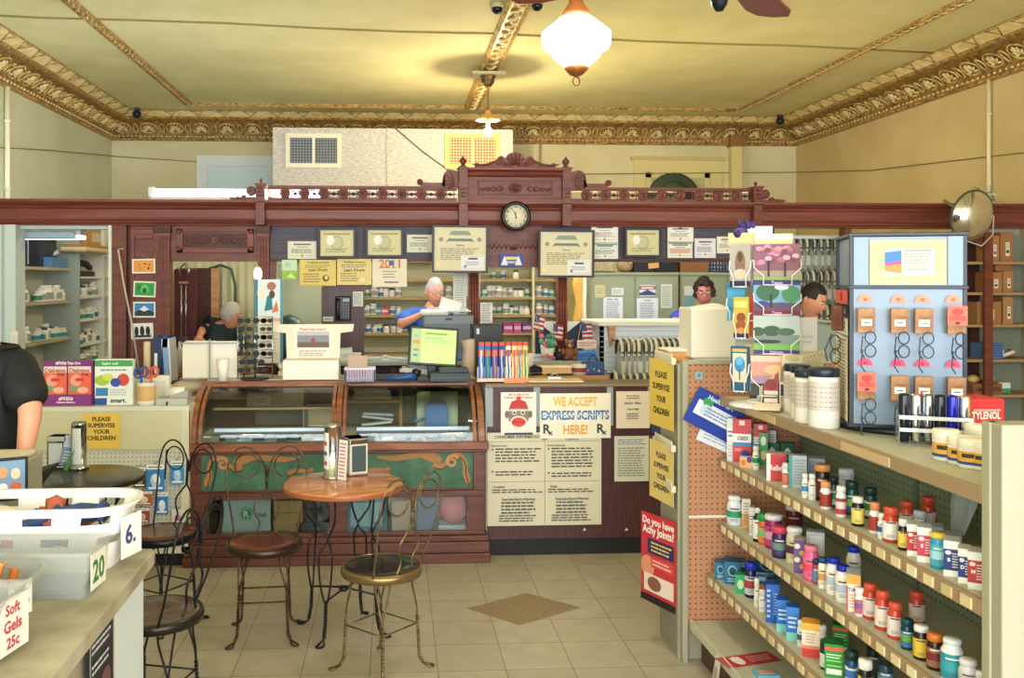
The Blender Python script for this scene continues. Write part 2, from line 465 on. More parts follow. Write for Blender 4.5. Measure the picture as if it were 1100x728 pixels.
mb.box(a0, a0 + .07, YB - .055, YB, b0, b1, '#d6cc92').box(a1 - .07, a1, YB - .055, YB, b0, b1, '#d6cc92').box(a0, a1, YB - .055, YB, b1 - .07, b1, '#d6cc92')
mb.box(a0 + .07, a1 - .07, YB - .045, YB - .03, b0, b1 - .07, m('#b4b58a', .3))
c0 = W(722, 205, YB)
mb.lathe([(.36, 0), (.36, .04), (.33, .05)], 24, '#3e4c3c', TR(c0.x, YB - .04, c0.z - .12, rx=PI / 2)).lathe([(.33, .0), (.02, .02)], 24, '#5b7058', TR(c0.x, YB - .085, c0.z - .12, rx=PI / 2))
mb.box(a0, a1, YB - .06, YB - .04, c0.z - .06, c0.z - .04, '#b4b58a')
struct(mb.build('window_2'))
# white textured bulkhead box with two return-air grilles
p0, p1 = W(293, 137, 10.9), W(551, 137, 10.9)
zt, zb = 1.75 + .1640 * 10.9 * 0.992, 2.2
mb = MB(); mb.box(p0.x, p1.x, 10.9, YB, zb, zt, 'soffit')
for px in (420,): 
    q = W(px, 150, 10.9); mb.box(q.x - .05, q.x + .05, 10.885, 10.9, zb, zt, 'soffit')
q0 = W(340, 180, 10.9)
mb.box(p0.x, p1.x, 10.897, 10.9, q0.z, q0.z + .006, '#b9b6ac')
bk = mb.build('white_bulkhead_box', bevel=.01)
tag(bk, 'white textured bulkhead box high behind the wooden screen', 'bulkhead')
def grille(px0, py0, px1, py1, frame, slat, back, label):
    a, b = W(px0, py1, 10.9), W(px1, py0, 10.9); w, h = b.x - a.x, abs(b.z - a.z)
    t = thing('air_grille', label, 'vent', ((a.x + b.x) / 2, 10.9, min(a.z, b.z)), 0, 'air grilles in the bulkhead')
    f = .05; g = MB()
    g.box(-w/2, w/2, -.03, 0, 0, f, frame).box(-w/2, w/2, -.03, 0, h - f, h, frame).box(-w/2, -w/2 + f, -.03, 0, f, h - f, frame).box(w/2 - f, w/2, -.03, 0, f, h - f, frame).box(-.015, .015, -.028, 0, f, h - f, frame)
    g.build('frame', t)
    MB().box(-w/2 + f, w/2 - f, -.006, -.001, f, h - f, back).build('backing', t)
    g = MB(); n = 16
    for i in range(n):
        x = -w/2 + f + (w - 2*f) * (i + .5) / n
        g.box(x - .004, x + .004, -.022, -.012, f, h - f, slat)
    for i in range(9):
        z = f + (h - 2*f) * (i + .5) / 9
        g.box(-w/2 + f, w/2 - f, -.018, -.008, z - .004, z + .004, slat)
    g.build('lattice', t)
grille(307, 144, 367, 180, '#e0dcc8', '#8c9498', '#4d5560', 'pale framed air grille at the left end of white bulkhead')
grille(478, 144, 537, 181, '#e6c777', '#d8c89a', '#a8552f', 'yellow framed air grille behind the bare hanging bulb')
# conduits and boxed pipe on the upper walls
def pipe(name, p0, p1, r, mt, label, cat='pipe'):
    mb = MB(); mb.tube([p0, p1], r, mt, 10)
    for t in (.25, .75):
        p = Vector(p0).lerp(Vector(p1), t); mb.ball(p, r * 1.5, mt, 8, (1, 1, .6))
    tag(mb.build(name), label, cat)
q = W(585, 126, 12.0)
pipe('wall_conduit', (q.x, 12.35, 2.0), (q.x, 12.35, 3.59), .012, '#a9a878', 'thin grey-green conduit rising on back wall beside bulkhead')
q = W(788, 146, 12.4)
mb = MB(); mb.box(q.x - .075, q.x + .075, 12.27, 12.4, 1.5, 3.62, '#dccf8e').box(q.x - .095, q.x + .095, 12.25, 12.4, 3.55, 3.7, '#8a6434')
tag(mb.build('boxed_pipe', bevel=.006), 'cream boxed pipe on back wall right of the transom', 'pipe')
q = WX(1061, 100, XR - .04); pipe('wall_conduit', (XR - .03, q.y, 2.3), (XR - .03, q.y, 3.6), .018, '#e6dcae', 'cream conduit dropping down the right wall', 'pipe')
q = WX(9, 100, XL + .04); pipe('wall_conduit', (XL + .03, q.y, 2.3), (XL + .03, q.y, 3.58), .025, '#e8e2c4', 'cream conduit dropping down the left wall', 'pipe')
# thin cable strung along the upper walls
pts = [WX(-10, 158, XL + .02), WX(60, 162, XL + .02), W(125, 168, YB - .02), W(200, 173, YB - .02), W(290, 178, YB - .02)]
tag(MB().tube(pts, .006, '#7d7c58', 5).build('strung_cable'), 'thin dark cable strung along the left upper wall', 'cable')
pts = [W(556, 183, YB - .02), W(620, 187, YB - .02), W(720, 186, YB - .08), W(850, 185, YB - .02), WX(935, 183, XR - .02), WX(1100, 164, XR - .02)]
tag(MB().tube(pts, .006, '#7d7448', 5).build('strung_cable'), 'thin dark cable strung along back and right upper walls', 'cable')
q0, q1 = W(425, 138, 10.88), W(482, 183, 10.88)
tag(MB().tube([q0, q0.lerp(q1, .5) + Vector((0, 0, -.02)), q1, W(488, 200, 10.88)], .006, '#5a564a', 5).build('strung_cable'), 'dark cable running diagonally across the white bulkhead', 'cable')
tag(MB().card(.07, .05, '#d9b878', [], T=Matrix.Rotation(.5, 4, 'Y')).build('paper_scrap', loc=W(357, 203, 10.89)), 'tan paper scrap stuck low on the white bulkhead', 'paper')

# diamond inlay in the floor
c = [WZ(502, 653, .002), WZ(566, 636.5, .002), WZ(623, 652, .002), WZ(558, 671, .002)]
mb = MB(); mb.add([(p.x, p.y, .0015) for p in c] + [(p.x, p.y, -.01) for p in c], [(3, 2, 1, 0), (0, 1, 5, 4), (1, 2, 6, 5), (2, 3, 7, 6), (3, 0, 4, 7)], noisem('brown_inlay_tile', '#7f6a4a', '#9c8560', 60, .4, 0))
struct(mb.build('trim_9'))

# ------------------------------------------------------------------ ceiling lamps and fans
def pendant_bare():
    x, y = .96, 9.46
    t = thing('pendant_lamp', 'small metal-shaded pendant with a glowing bare bulb under central band', 'lamp', (x, y, ZC - .06))
    g = MB(); g.box(-.17, .17, -.11, .11, -.03, 0, '#c9bf9a').lathe([(.03, -.14), (.06, -.1), (.07, -.05), (.09, -.03)], 16, 'brasswire'); g.build('ceiling_mount', t, bevel=.006)
    g = MB(); n = 14
    for i in range(n):
        z = -.13 - i * .02
        pts = [(.009 * math.cos(q) if i % 2 else 0, 0 if i % 2 else .009 * math.cos(q), z + .015 * math.sin(q)) for q in [2 * PI * k / 8 for k in range(8)]]
        g.tube(pts, .0028, 'brasswire', 5, closed=True)
    g.build('chain', t)
    MB().lathe([(.025, -.38), (.03, -.41), (.05, -.425), (.12, -.475), (.125, -.485), (.118, -.482), (.05, -.44), (.02, -.43)], 24, '#d9a860', caps=False).build('lamp_shade', t)
    MB().lathe([(.02, -.43), (.022, -.5), (.018, -.555)], 14, '#d9b070').build('socket', t)
    MB().ball((0, 0, -.6), .04, emitm('#ffe6b8', 1200), 16, (1, 1, 1.15)).build('bulb', t)
pendant_bare()
def globe_pendant(x, y, zc, label, first=None, group='white glass globe pendants'):
    t = thing('globe_pendant', label, 'lamp', (x, y, ZC), 0, group)
    k = zc - ZC
    pr = [(.055, -.118), (.075, -.104), (.105, -.078), (.112, -.058), (.148, -.036), (.155, -.015), (.155, .028), (.132, .05), (.112, .064), (.078, .094), (.055, .1)]
    MB().lathe([(a, b + k) for a, b in pr], 32, emitm('#fff6ea', 45), caps=True).build('glass_globe', t)
    MB().lathe([(.062, .095 + k), (.065, .12 + k), (.035, .165 + k), (.03, .2 + k), (.014, .22 + k)], 24, m('#a5623a', .3, .6)).build('fitter_cap', t)
    MB().tube([(0, 0, k + .2), (0, 0, -.04)], .011, m('#8a5433', .35, .6), 10).lathe([(.07, 0), (.07, -.02), (.02, -.06)], 20, m('#8a5433', .35, .6)).build('rod', t)
    g = MB().lathe([(.05, -.116 + k), (.055, -.135 + k), (.03, -.16 + k), (.008, -.17 + k)], 20, m('#a5623a', .3, .6))
    g.tube([(.0, 0, -.168 + k)] + [(.016 * math.sin(q), 0, -.19 + k - .02 * math.cos(q) * -1) for q in [PI * 2 * i / 10 for i in range(10)]], .003, m('#7a4a2c', .35, .6), 6); g.build('finial', t)
    return t
gp = globe_pendant(PX(619, 4.2), 4.2, 1.75 + .261 * 4.2, 'white glass schoolhouse globe pendant with copper cap and ring')
for (x, y) in ((-1.9, -1), (3.4, -1), (.9, -2)): dup(gp, (x, y, ZC), 0, 'added unseen globe pendant behind the camera, brightening the ceiling')  # unseen globes added behind the camera to brighten the ceiling
gp['group'] = 'white glass globe pendants'
def fan(x, y, zb, rot, label):
    t = thing('ceiling_fan', label, 'ceiling fan', (x, y, ZC))
    k = zb - ZC
    MB().lathe([(.08, 0), (.08, -.03), (.03, -.07), (.018, -.08), (.018, k + .1)], 20, m('#2a2a30', .35, .6)).build('rod', t)
    MB().lathe([(.03, k + .12), (.12, k + .1), (.15, k + .05), (.14, k - .02), (.08, k - .05)], 24, m('#3a2a26', .35, .6)).build('motor', t)
    MB().lathe([(.08, k - .05), (.07, k - .09), (.03, k - .12), (.025, k - .15), (.012, k - .17)], 18, m('#20242e', .3, .6)).build('hub_cap', t)
    for i in range(4):
        a = rot + i * PI / 2; T = TR(0, 0, k, rz=a) @ Matrix.Rotation(R(10), 4, 'X')
        g = MB(); pts = [(.2, -.055), (.3, -.065), (.68, -.085), (.76, -.06), (.78, 0), (.76, .06), (.68, .085), (.3, .065), (.2, .055)]
        n = len(pts)
        g.add([(a_, b_, -.004) for a_, b_ in pts] + [(a_, b_, .004) for a_, b_ in pts], [tuple(reversed(range(n))), tuple(range(n, 2 * n))] + [(j, (j + 1) % n, n + (j + 1) % n, n + j) for j in range(n)], m('#7c3a30', .4), T)
        bl = g.build('blade', t)
        MB().box(.1, .26, -.02, .02, -.008, .0, m('#2a2a30', .35, .6), T).build('blade_iron', bl)
fan(1.05, 2.95, 2.79, R(55), 'dark red bladed ceiling fan at the top right')
def dome_cam(px, py, Y, label):
    z = ZC; x = PX(px, Y)
    t = thing('security_camera', label, 'camera', (x, Y, z))
    MB().lathe([(.055, 0), (.055, -.03), (.05, -.045)], 18, '#b5b08c').build('base', t)
    MB().lathe([(.045, -.045), (.042, -.065), (.028, -.085), (.004, -.093)], 18, m('#10151c', .08)).build('dome', t)
dome_cam(534, 8, 7.25, 'black dome security camera on the ceiling left of globe')
dome_cam(577, 10, 7.15, 'black dome security camera on ceiling beside the globe pendant')
for (px, py, s) in ((147, 118, 'left'), (838, 124, 'right')):
    q = W(px, py, 11.95)
    t = tag(MB().ball((0, 0, 0), .055, m('#16202c', .2), 14).box(-.03, .03, -.03, .03, .03, .075, '#30343a').build('speaker_ball', loc=(q.x, 11.95, ZC - .08)), 'small dark ball fixture at the back %s ceiling corner' % s, 'fixture')
# ================================================================== THE WOODEN SCREEN
YS = 7.8
def z8(py): return EYE - (py - 301) * .00784
def x8(px): return PX(px, YS)
def spiral(mb, c, r, turns, y, rr, mt, sgn=1, a0=0):
    pts = []
    n = int(14 * turns)
    for i in range(n + 1):
        t = i / n; q = a0 + sgn * 2 * PI * turns * t; k = r * (1 - .85 * t)
        pts.append((c[0] + k * math.cos(q), y, c[1] + k * math.sin(q)))
    mb.tube(pts, [rr * (1 - .4 * i / n) for i in range(n + 1)], mt, 6)
def leafspray(mb, cx, cz, w, h, y, mt, n=7, up=1):
    for i in range(n):
        a = PI * (i + .5) / n
        p0 = (cx + .1 * w * math.cos(a), y, cz + up * .1 * h * math.sin(a)); p1 = (cx + w / 2 * math.cos(a), y - .004, cz + up * h * math.sin(a))
        mb.tube([p0, tuple((p0[k] + p1[k]) / 2 for k in range(3)), p1], [.15 * w / n, .5 * w / n, .2 * w / n], mt, 5)
scr = thing('wooden_screen', 'tall red-brown carved wooden screen crossing the shop with arched crest', 'screen', (0, YS, 0))
def sp(mb, name, **k):
    mb.v = [(a, b - YS, c) for a, b, c in mb.v]
    return mb.build(name, scr, **k)
mb = MB()
mb.sweepx([(7.95, 2.2), (7.74, 2.2), (7.735, 2.215), (7.715, 2.22), (7.71, 2.235), (7.695, 2.24), (7.69, 2.255), (7.69, 2.325), (7.675, 2.335), (7.665, 2.355), (7.63, 2.365), (7.62, 2.375), (7.6, 2.38), (7.6, 2.4), (7.95, 2.405)], XL + .005, XR - .005, 'woodh')
sp(mb, 'cornice')
XL0 = XL + .005
# gallery
for (a, b, ros) in ((x8(290), x8(490), [308 + 20.6 * i for i in range(9)]), (x8(611), x8(804), [626.6 + 19.9 * i for i in range(9)])):
    mb = MB()
    mb.box(a, b, 7.68, 7.73, 2.492, 2.512, 'wood').box(a, b, 7.67, 7.74, 2.512, 2.525, 'woodh').box(a, b, 7.68, 7.73, 2.405, 2.43, 'wood')
    for px in ros:
        if px > 486 and px < 611: continue
        c = x8(px)
        mb.box(c - .028, c + .028, 7.69, 7.72, 2.43, 2.492, 'wood')
        T = TR(c, 7.69, 2.461, rx=PI / 2)
        mb.lathe([(.044, 0), (.044, .012), (.034, .018), (.03, .012), (.02, .014), (.012, .022), (.001, .024)], 18, 'wood', T)
        e = c + .0805
        if e < b:
            mb.tube([(c + .02, 7.705, 2.461), (e - .02, 7.705, 2.461), (e - .008, 7.705, 2.461), (e, 7.705, 2.461), (e + .008, 7.705, 2.461), (e + .02, 7.705, 2.461), (c + .14, 7.705, 2.461)], [.005, .006, .012, .016, .012, .006, .005], 'wooddark', 7)
            mb.box(e - .034, e - .028, 7.7, 7.71, 2.43, 2.492, 'wooddark'); mb.box(e + .028, e + .034, 7.7, 7.71, 2.43, 2.492, 'wooddark')
    sp(mb, 'gallery')
# posts with finials
def post(px, zt, fin=.1):
    c = x8(px); mb = MB()
    mb.box(c - .036, c + .036, 7.6, 7.74, 2.2, zt, 'wood')
    mb.box(c - .042, c + .042, 7.59, 7.74, 2.385, 2.4, 'woodh').box(c - .042, c + .042, 7.59, 7.74, 2.515, 2.53, 'woodh')
    mb.box(c - .045, c + .045, 7.585, 7.75, zt - .012, zt, 'woodh')
    for k in range(3): mb.tube([(c - .02, 7.598, 2.43 + .03 * k), (c, 7.596, 2.44 + .03 * k), (c + .02, 7.598, 2.43 + .03 * k)], .005, 'wooddark', 5)
    s = fin / .1
    mb.lathe([(.03 * s, 0), (.034 * s, .012 * s), (.014 * s, .02 * s), (.02 * s, .03 * s), (.032 * s, .05 * s), (.03 * s, .065 * s), (.012 * s, .08 * s), (.01 * s, .088 * s), (.001, .1 * s)], 16, 'wood', TR(c, 7.665, zt))
    sp(mb, 'post', bevel=.003)
post(283, 2.535, .05); post(496, 2.68); post(604.5, 2.68); post(805, 2.535, .05)
# pediment
a, b = x8(501), x8(600)
mb = MB()
mb.box(a, b, 7.64, 7.8, 2.4, 2.63, 'wood').box(a, b, 7.6, 7.8, 2.4, 2.42, 'woodh')
mb.sweepx([(7.8, 2.6), (7.64, 2.6), (7.62, 2.615), (7.61, 2.64), (7.575, 2.655), (7.575, 2.675), (7.8, 2.68)], a, b, 'woodh')
for q in ((a + .08, b - .08, 2.455, 2.465), (a + .08, b - .08, 2.565, 2.575)): mb.box(q[0], q[1], 7.625, 7.64, q[2], q[3], 'woodh')
for q in (a + .08, b - .09): mb.box(q, q + .01, 7.625, 7.64, 2.465, 2.565, 'woodh')
c = (a + b) / 2
sp(mb, 'pediment', bevel=.003)
mb = MB()
leafspray(mb, c, 2.51, .12, .045, 7.632, 'wood', 7, 1); leafspray(mb, c, 2.51, .12, .045, 7.632, 'wood', 7, -1); mb.ball((c, 7.63, 2.51), .014, 'wood', 8)
for s in (-1, 1):
    for k in range(4):
        xx = c + s * (.1 + .05 * k)
        mb.tube([(xx, 7.634, 2.5), (xx + s * .02, 7.63, 2.53 - .01 * k), (xx + s * .045, 7.634, 2.51)], [.004, .008, .003], 'wood', 5)
        mb.tube([(xx, 7.634, 2.51), (xx + s * .02, 7.63, 2.485), (xx + s * .045, 7.634, 2.495)], [.004, .008, .003], 'wood', 5)
sp(mb, 'carved_frieze')
# crest
mb = MB(); hw = (b - a) / 2 * .86
prof = []
for i in range(41):
    t = -1 + 2 * i / 40; u = abs(t)
    z = .025 + .015 * max(0, 1 - abs(u - .95) / .08)
    if u < .24: z = .07 + .055 * math.sqrt(max(0, 1 - (u / .24) ** 2))
    elif u < .5: z = .05 + .035 * math.sin(PI * (u - .24) / .26) + .02 * (1 - (u - .24) / .26)
    elif u < .85: z = .025 + .028 * (1 - (u - .5) / .35) ** 1.5
    prof.append((c + t * hw, 2.68 + z))
mb.prism([(c + hw, 2.68), (c - hw, 2.68)] + prof, 7.62, 7.66, 'wood')
leafspray(mb, c, 2.69, .17, .105, 7.612, 'woodh', 7)
for s in (-1, 1):
    spiral(mb, (c + s * .135, 2.725), .032, 1.6, 7.612, .007, 'woodh', s, PI / 2)
    spiral(mb, (c + s * .085, 2.705), .02, 1.3, 7.612, .006, 'woodh', -s, PI / 2)
    mb.tube([(c + s * .16, 7.612, 2.73), (c + s * .22, 7.612, 2.705), (c + s * .3, 7.612, 2.695), (c + s * .36, 7.612, 2.705)], [.009, .01, .007, .005], 'woodh', 6)
sp(mb, 'crest')
# shell brackets beside the posts
for s, px in ((-1, 491), (1, 610)):
    mb = MB(); x0 = x8(px)
    pts = [(x0, 2.525)] + [(x0 + s * (.13 * (1 - math.cos(q)) / 2 * 1.0), 2.525 + .15 * math.sin(q) if q < PI * .55 else 2.525 + .15 * math.sin(q)) for q in [PI * i / 14 for i in range(3, 15)]]
    pts = [(x0, 2.525), (x0, 2.65)] + [(x0 + s * .065 + s * .065 * math.sin(q), 2.575 + .09 * math.cos(q)) for q in [PI * i / 12 for i in range(0, 10)]] + [(x0 + s * .13, 2.525)]
    if s > 0: pts = list(reversed(pts))
    mb.prism(pts, 7.66, 7.7, 'wood')
    for k in range(5):
        q = PI * (.12 + .17 * k)
        mb.tube([(x0 + s * .03, 7.655, 2.54), (x0 + s * (.03 + .045 * math.sin(q)), 7.65, 2.56 + .055 * math.cos(q)), (x0 + s * (.045 + .075 * math.sin(q)), 7.655, 2.575 + .08 * math.cos(q))], [.004, .009, .005], 'woodh', 5)
    q0, q1 = sorted((x0 + s * .12, x0 + s * .31)); mb.box(q0, q1, 7.665, 7.695, 2.525, 2.555, 'wood')
    mb.lathe([(.026, 0), (.026, .03), (.018, .035), (.014, .03), (.006, .038)], 16, 'wood', TR(x0 + s * .315, 7.69, 2.56, rx=PI / 2))
    sp(mb, 'shell_bracket', bevel=.002)
for s, px in ((-1, 279), (1, 809)):
    mb = MB(); x0 = x8(px)
    for k, (dx, r) in enumerate(((.05, .04), (.11, .022), (.16, .016))):
        mb.lathe([(r, 0), (r, .03), (r * .7, .036), (r * .5, .03), (r * .2, .04)], 16, 'wood', TR(x0 + s * dx, 7.69, 2.405 + r * 1.0 + (.03 if k == 0 else 0), rx=PI / 2))
    q0, q1 = sorted((x0, x0 + s * .22)); mb.box(q0, q1, 7.665, 7.69, 2.405, 2.43, 'wood')
    sp(mb, 'scroll_end')
# face boards: left bay (px 122-290)
def bd(mb, pa, pb, pya, pyb, y0, y1, mt='wood'): mb.box(x8(pa), x8(pb), y0, y1, z8(pyb), z8(pya), mt)
mb = MB()
bd(mb, 122, 137, 243, 0, 7.78, 7.84) if 0 else mb.box(x8(122), x8(137), 7.76, 7.86, 0, 2.2, 'wood')
mb.box(x8(137), x8(141), 7.8, 7.86, 0, 2.2, 'wooddark')
mb.box(x8(141), x8(170), 7.79, 7.86, 0, 2.2, 'wood')
for q in ((141, 145), (166, 170)): mb.box(x8(q[0]), x8(q[1]), 7.77, 7.79, .9, 2.17, 'woodh')
mb.box(x8(145), x8(166), 7.77, 7.79, 2.1, 2.17, 'woodh').box(x8(145), x8(166), 7.77, 7.79, .9, 1.0, 'woodh')
mb.box(x8(147), x8(164), 7.765, 7.79, 2.09, 2.13, 'woodh')
sp(mb, 'side_panel', bevel=.004)
def pil(pa, pb, z0, z1, y=7.74):
    mb = MB(); a, b = x8(pa), x8(pb)
    mb.box(a, b, y, 7.86, z0, z1, 'wood'); mb.box(a - .012, b + .012, y - .02, 7.86, z1 - .06, z1, 'wooddark').box(a - .006, b + .006, y - .012, 7.86, z1 - .09, z1 - .06, 'woodh')
    n = 3
    for i in range(n):
        xx = a + (b - a) * (i + 1) / (n + 1); mb.tube([(xx, y, z0 + .02), (xx, y, z1 - .1)], .008, 'woodh', 6)
    mb.box(a - .008, b + .008, y - .012, 7.86, z0, z0 + .08, 'woodh')
    sp(mb, 'pilaster', bevel=.003)
pil(170, 184, 0, 2.2); pil(278, 290, 0, 2.2)
mb = MB(); a, b = x8(184), x8(278)
mb.box(a, b, 7.78, 7.86, z8(281), 2.2, 'wood')
a1, b1 = x8(191), x8(273)
mb.box(a1, b1, 7.755, 7.78, z8(250), z8(247), 'woodh').box(a1, b1, 7.755, 7.78, z8(272), z8(268), 'woodh').box(a1, a1 + .05, 7.755, 7.78, z8(272), z8(247), 'woodh').box(b1 - .05, b1, 7.755, 7.78, z8(272), z8(247), 'woodh')
for xx in (a1 + .02, b1 - .02):
    for zz in (z8(250), z8(268)): mb.ball((xx, 7.755, zz), .022, 'woodh', 10)
mb.box(x8(197), x8(268), 7.77, 7.78, z8(266), z8(252), 'wooddark')
c = x8(232); zc = z8(259)
for s in (-1, 1):
    for k in range(5):
        xx = c + s * (.035 + .045 * k)
        for u in (-1, 1): mb.tube([(xx, 7.768, zc), (xx + s * .025, 7.763, zc + u * .022), (xx + s * .05, 7.768, zc + u * .03)], [.004, .009, .003], 'wood', 5)
mb.lathe([(.03, 0), (.026, .012), (.012, .008), (.004, .016)], 12, 'wood', TR(c, 7.772, zc, rx=PI / 2))
mb.box(a, b, 7.78, 7.86, 0, z8(405), 'wood')
sp(mb, 'carved_header', bevel=.003)
# grey-plum board behind the certificates, with the carved middle block
mb = MB(); mb.box(x8(290), x8(832), 7.8, 7.86, z8(278), 2.2, 'panelblue').box(x8(290), x8(832), 7.78, 7.86, z8(281), z8(277.5), 'wooddark')
sp(mb, 'certificate_board')
mb = MB(); mb.box(x8(520), x8(582), 7.76, 7.8, z8(287), 2.2, 'wood').box(x8(520), x8(582), 7.745, 7.76, z8(274), z8(271), 'woodh').box(x8(520), x8(582), 7.745, 7.76, z8(259), z8(256), 'woodh')
c = x8(551); zc = z8(265)
for s in (-1, 1):
    for k in range(5):
        xx = c + s * (.02 + .04 * k)
        mb.tube([(xx, 7.757, zc - .02), (xx + s * .02, 7.752, zc + .02), (xx + s * .04, 7.757, zc - .015)], [.005, .009, .004], 'woodh', 5)
leafspray(mb, c, zc - .03, .07, .05, 7.752, 'woodh', 5)
sp(mb, 'carved_block')
def col(pa, pb):
    mb = MB(); a, b = x8(pa), x8(pb)
    mb.box(a, b, 7.78, 7.86, 1.09, z8(280), 'wood')
    for i in range(4):
        xx = a + (b - a) * (i + .5) / 4; mb.tube([(xx, 7.78, 1.1), (xx, 7.78, z8(284))], .011, 'woodh', 6)
    sp(mb, 'column')
col(503.5, 514.5); col(598, 609)
mb = MB(); mb.box(x8(290), x8(296), 7.78, 7.86, 0, z8(280), 'wood'); sp(mb, 'column')
mb = MB(); mb.box(x8(345), x8(391), 7.87, 7.92, 1.09, z8(280), 'plum'); sp(mb, 'phone_board')
# knee wall under the ledge
mb = MB(); mb.box(x8(290), x8(645), 7.8, 7.86, 0, 1.05, 'wooddark')
for px in (340, 420, 500, 590): mb.box(x8(px), x8(px) + .04, 7.785, 7.8, .1, 1.02, 'wood')
sp(mb, 'knee_wall')
# far right of the screen: upright beside the wall shelves
mb = MB(); mb.box(x8(1037), x8(1046), 7.72, 7.86, 0, 2.2, 'wooddark').box(x8(1046), XR - .01, 7.84, 7.88, 0, 2.2, '#a8a890').box(x8(905), x8(912), 7.76, 7.86, 0, 2.2, 'wood')
sp(mb, 'side_panel')
# ledge
tag(MB().box(x8(300), x8(645), 7.6, 8.15, 1.055, 1.088, m('#a9b0a8', .35)).build('ledge_worktop', bevel=.006), 'long grey-white ledge running through the screen openings', 'worktop')

# white jamb wall at far left
slab('wall_side', XL, x8(10), 7.74, 7.86, 0, 2.2, '#b9ccc6')
mb = MB(); mb.box(x8(10), x8(22), 7.7, 7.9, 0, 2.2, '#cfdcd8').box(x8(3), x8(6), 7.72, 7.75, 0, 2.2, '#cfdcd8')
mb.box(x8(118.5), x8(122), 7.74, 7.9, 0, 2.2, '#dfe3d2').box(x8(22), x8(118.5), 7.8, 7.9, 2.17, 2.2, '#c6d4d4')
struct(mb.build('trim_10', bevel=.004))
p = W(21, 361, 7.7)
t = tag(MB().box(-.03, .03, -.012, 0, -.06, .06, '#ece8da').box(-.006, .006, -.02, -.012, -.012, .012, '#ddd8c8').build('light_switch', bevel=.003, loc=(x8(21), 7.7, z8(361))), 'cream light switch plate on the pale jamb, with switch above counter', 'light switch')
t = tag(MB().build('x') if 0 else MB().tube([W(133, 300, 7.7) + Vector((0, 0, .25)), W(127, 268, 7.7), W(133, 305, 7.68), W(142, 350, 7.66), W(149, 396, 7.6)], .008, '#c9bda6', 6).build('dangling_cable'), 'pale cord hanging down the wooden jamb beside photo cards', 'cord')
# fluorescent tubes standing on top of the screen
def tube_light(pa, pb, Y, z, label):
    a, b = PX(pa, Y), PX(pb, Y); L = b - a
    t = thing('fluorescent_light', label, 'light fixture', ((a + b) / 2, Y, z), 0, None)
    MB().box(-L/2, L/2, -.06, .06, -.035, -.0, '#e8e8e6').build('housing', t, bevel=.004)
    MB().tube([(-L/2 + .03, 0, .035), (L/2 - .03, 0, .035)], .032, emitm('#f2f4ff', 16), 12).build('tube', t)
    g = MB()
    for s in (-1, 1): g.box(s * L/2 - .02, s * L/2 + .02, -.04, .04, 0, .08, '#e8e8e6')
    g.build('end_cap', t, bevel=.003)
tube_light(163, 283, 7.95, 2.45, 'long glowing fluorescent tube lying on top of the screen at left')
tube_light(290, 352, 8.05, 2.445, 'short glowing fluorescent tube seen through the carved gallery')
# fluorescents added under the screen head to brighten the dispensary, mostly hidden
for i, (x, y, z, L, e) in enumerate(((-.2, 8.02, 2.12, 1.2, 12), (1.15, 8.02, 2.12, 1.2, 12), (2.45, 8.02, 2.12, 1.0, 10), (-3.0, 8.1, 2.13, .7, 8))):
    t = thing('fluorescent_light', 'added fluorescent fixture behind the screen head, brightening the dispensary', 'light fixture', (x, y, z), 0, 'added dispensary fluorescent fixtures')
    MB().box(-L/2, L/2, -.06, .1, 0, .04, '#e8e8e6').box(-.4, -.36, -.07, -.06, 0, .2, '#888888').box(.36, .4, -.07, -.06, 0, .2, '#888888').build('housing', t)
    MB().box(-L/2, L/2, -.04, .09, -.03, 0, emitm('#f4f6ff', e)).build('diffuser', t)

for x, c in ((-.6, '#fff6e0'), (1.9, '#ffe9b8'), (3.6, '#ffe9b8'), (-2.9, '#eef6ff')):  # uplights added out of sight to brighten the ceiling and upper walls
    t = thing('fluorescent_light', 'added unseen uplight tube behind the screen top, brightening the ceiling', 'light fixture', (x, 8.06, 2.33), 0, 'added uplight tubes hidden behind the screen top')
    MB().box(-.62, .62, -.1, .06, 0, .02, '#e8e8e6').build('housing', t)
    MB().tube([(-.6, 0, .05), (.6, 0, .05)], .024, emitm(c, 26), 10).build('tube', t)
# ------------------------------------------------------------------ clock
ck = thing('wall_clock', 'round black-rimmed wall clock under the crest of the screen', 'clock', (x8(550.5), 7.59, z8(234)))
T = TR(0, 0, 0, rx=PI / 2)
MB().lathe([(.094, -.005), (.094, .03), (.11, .035), (.122, .02), (.124, 0), (.11, -.02), (.02, -.02)], 40, m('#161616', .25), T, caps=False).build('rim', ck)
g = MB().lathe([(.098, 0), (.098, .006)], 36, '#f0e6c8', T)
for i in range(12):
    q = 2 * PI * i / 12
    g.text(str(12 if i == 0 else i), .078 * math.sin(q), .078 * math.cos(q), .017, '#222222', -.0075)
g.build('dial', ck)
def hand(a, L, w, mt, y):
    g = MB(); s, c_ = math.sin(a), math.cos(a)
    g.add([(-.02 * s - w * c_, y, -.02 * c_ + w * s), (-.02 * s + w * c_, y, -.02 * c_ - w * s), (L * s + w * .4 * c_, y, L * c_ - w * .4 * s), (L * s - w * .4 * c_, y, L * c_ + w * .4 * s)], [(0, 1, 2, 3)], mt)
    g.build('hand', ck)
hand(R(-4), .045, .005, '#111111', -.009); hand(R(-26), .068, .0035, '#111111', -.010); hand(R(186), .06, .0015, '#a03020', -.011)

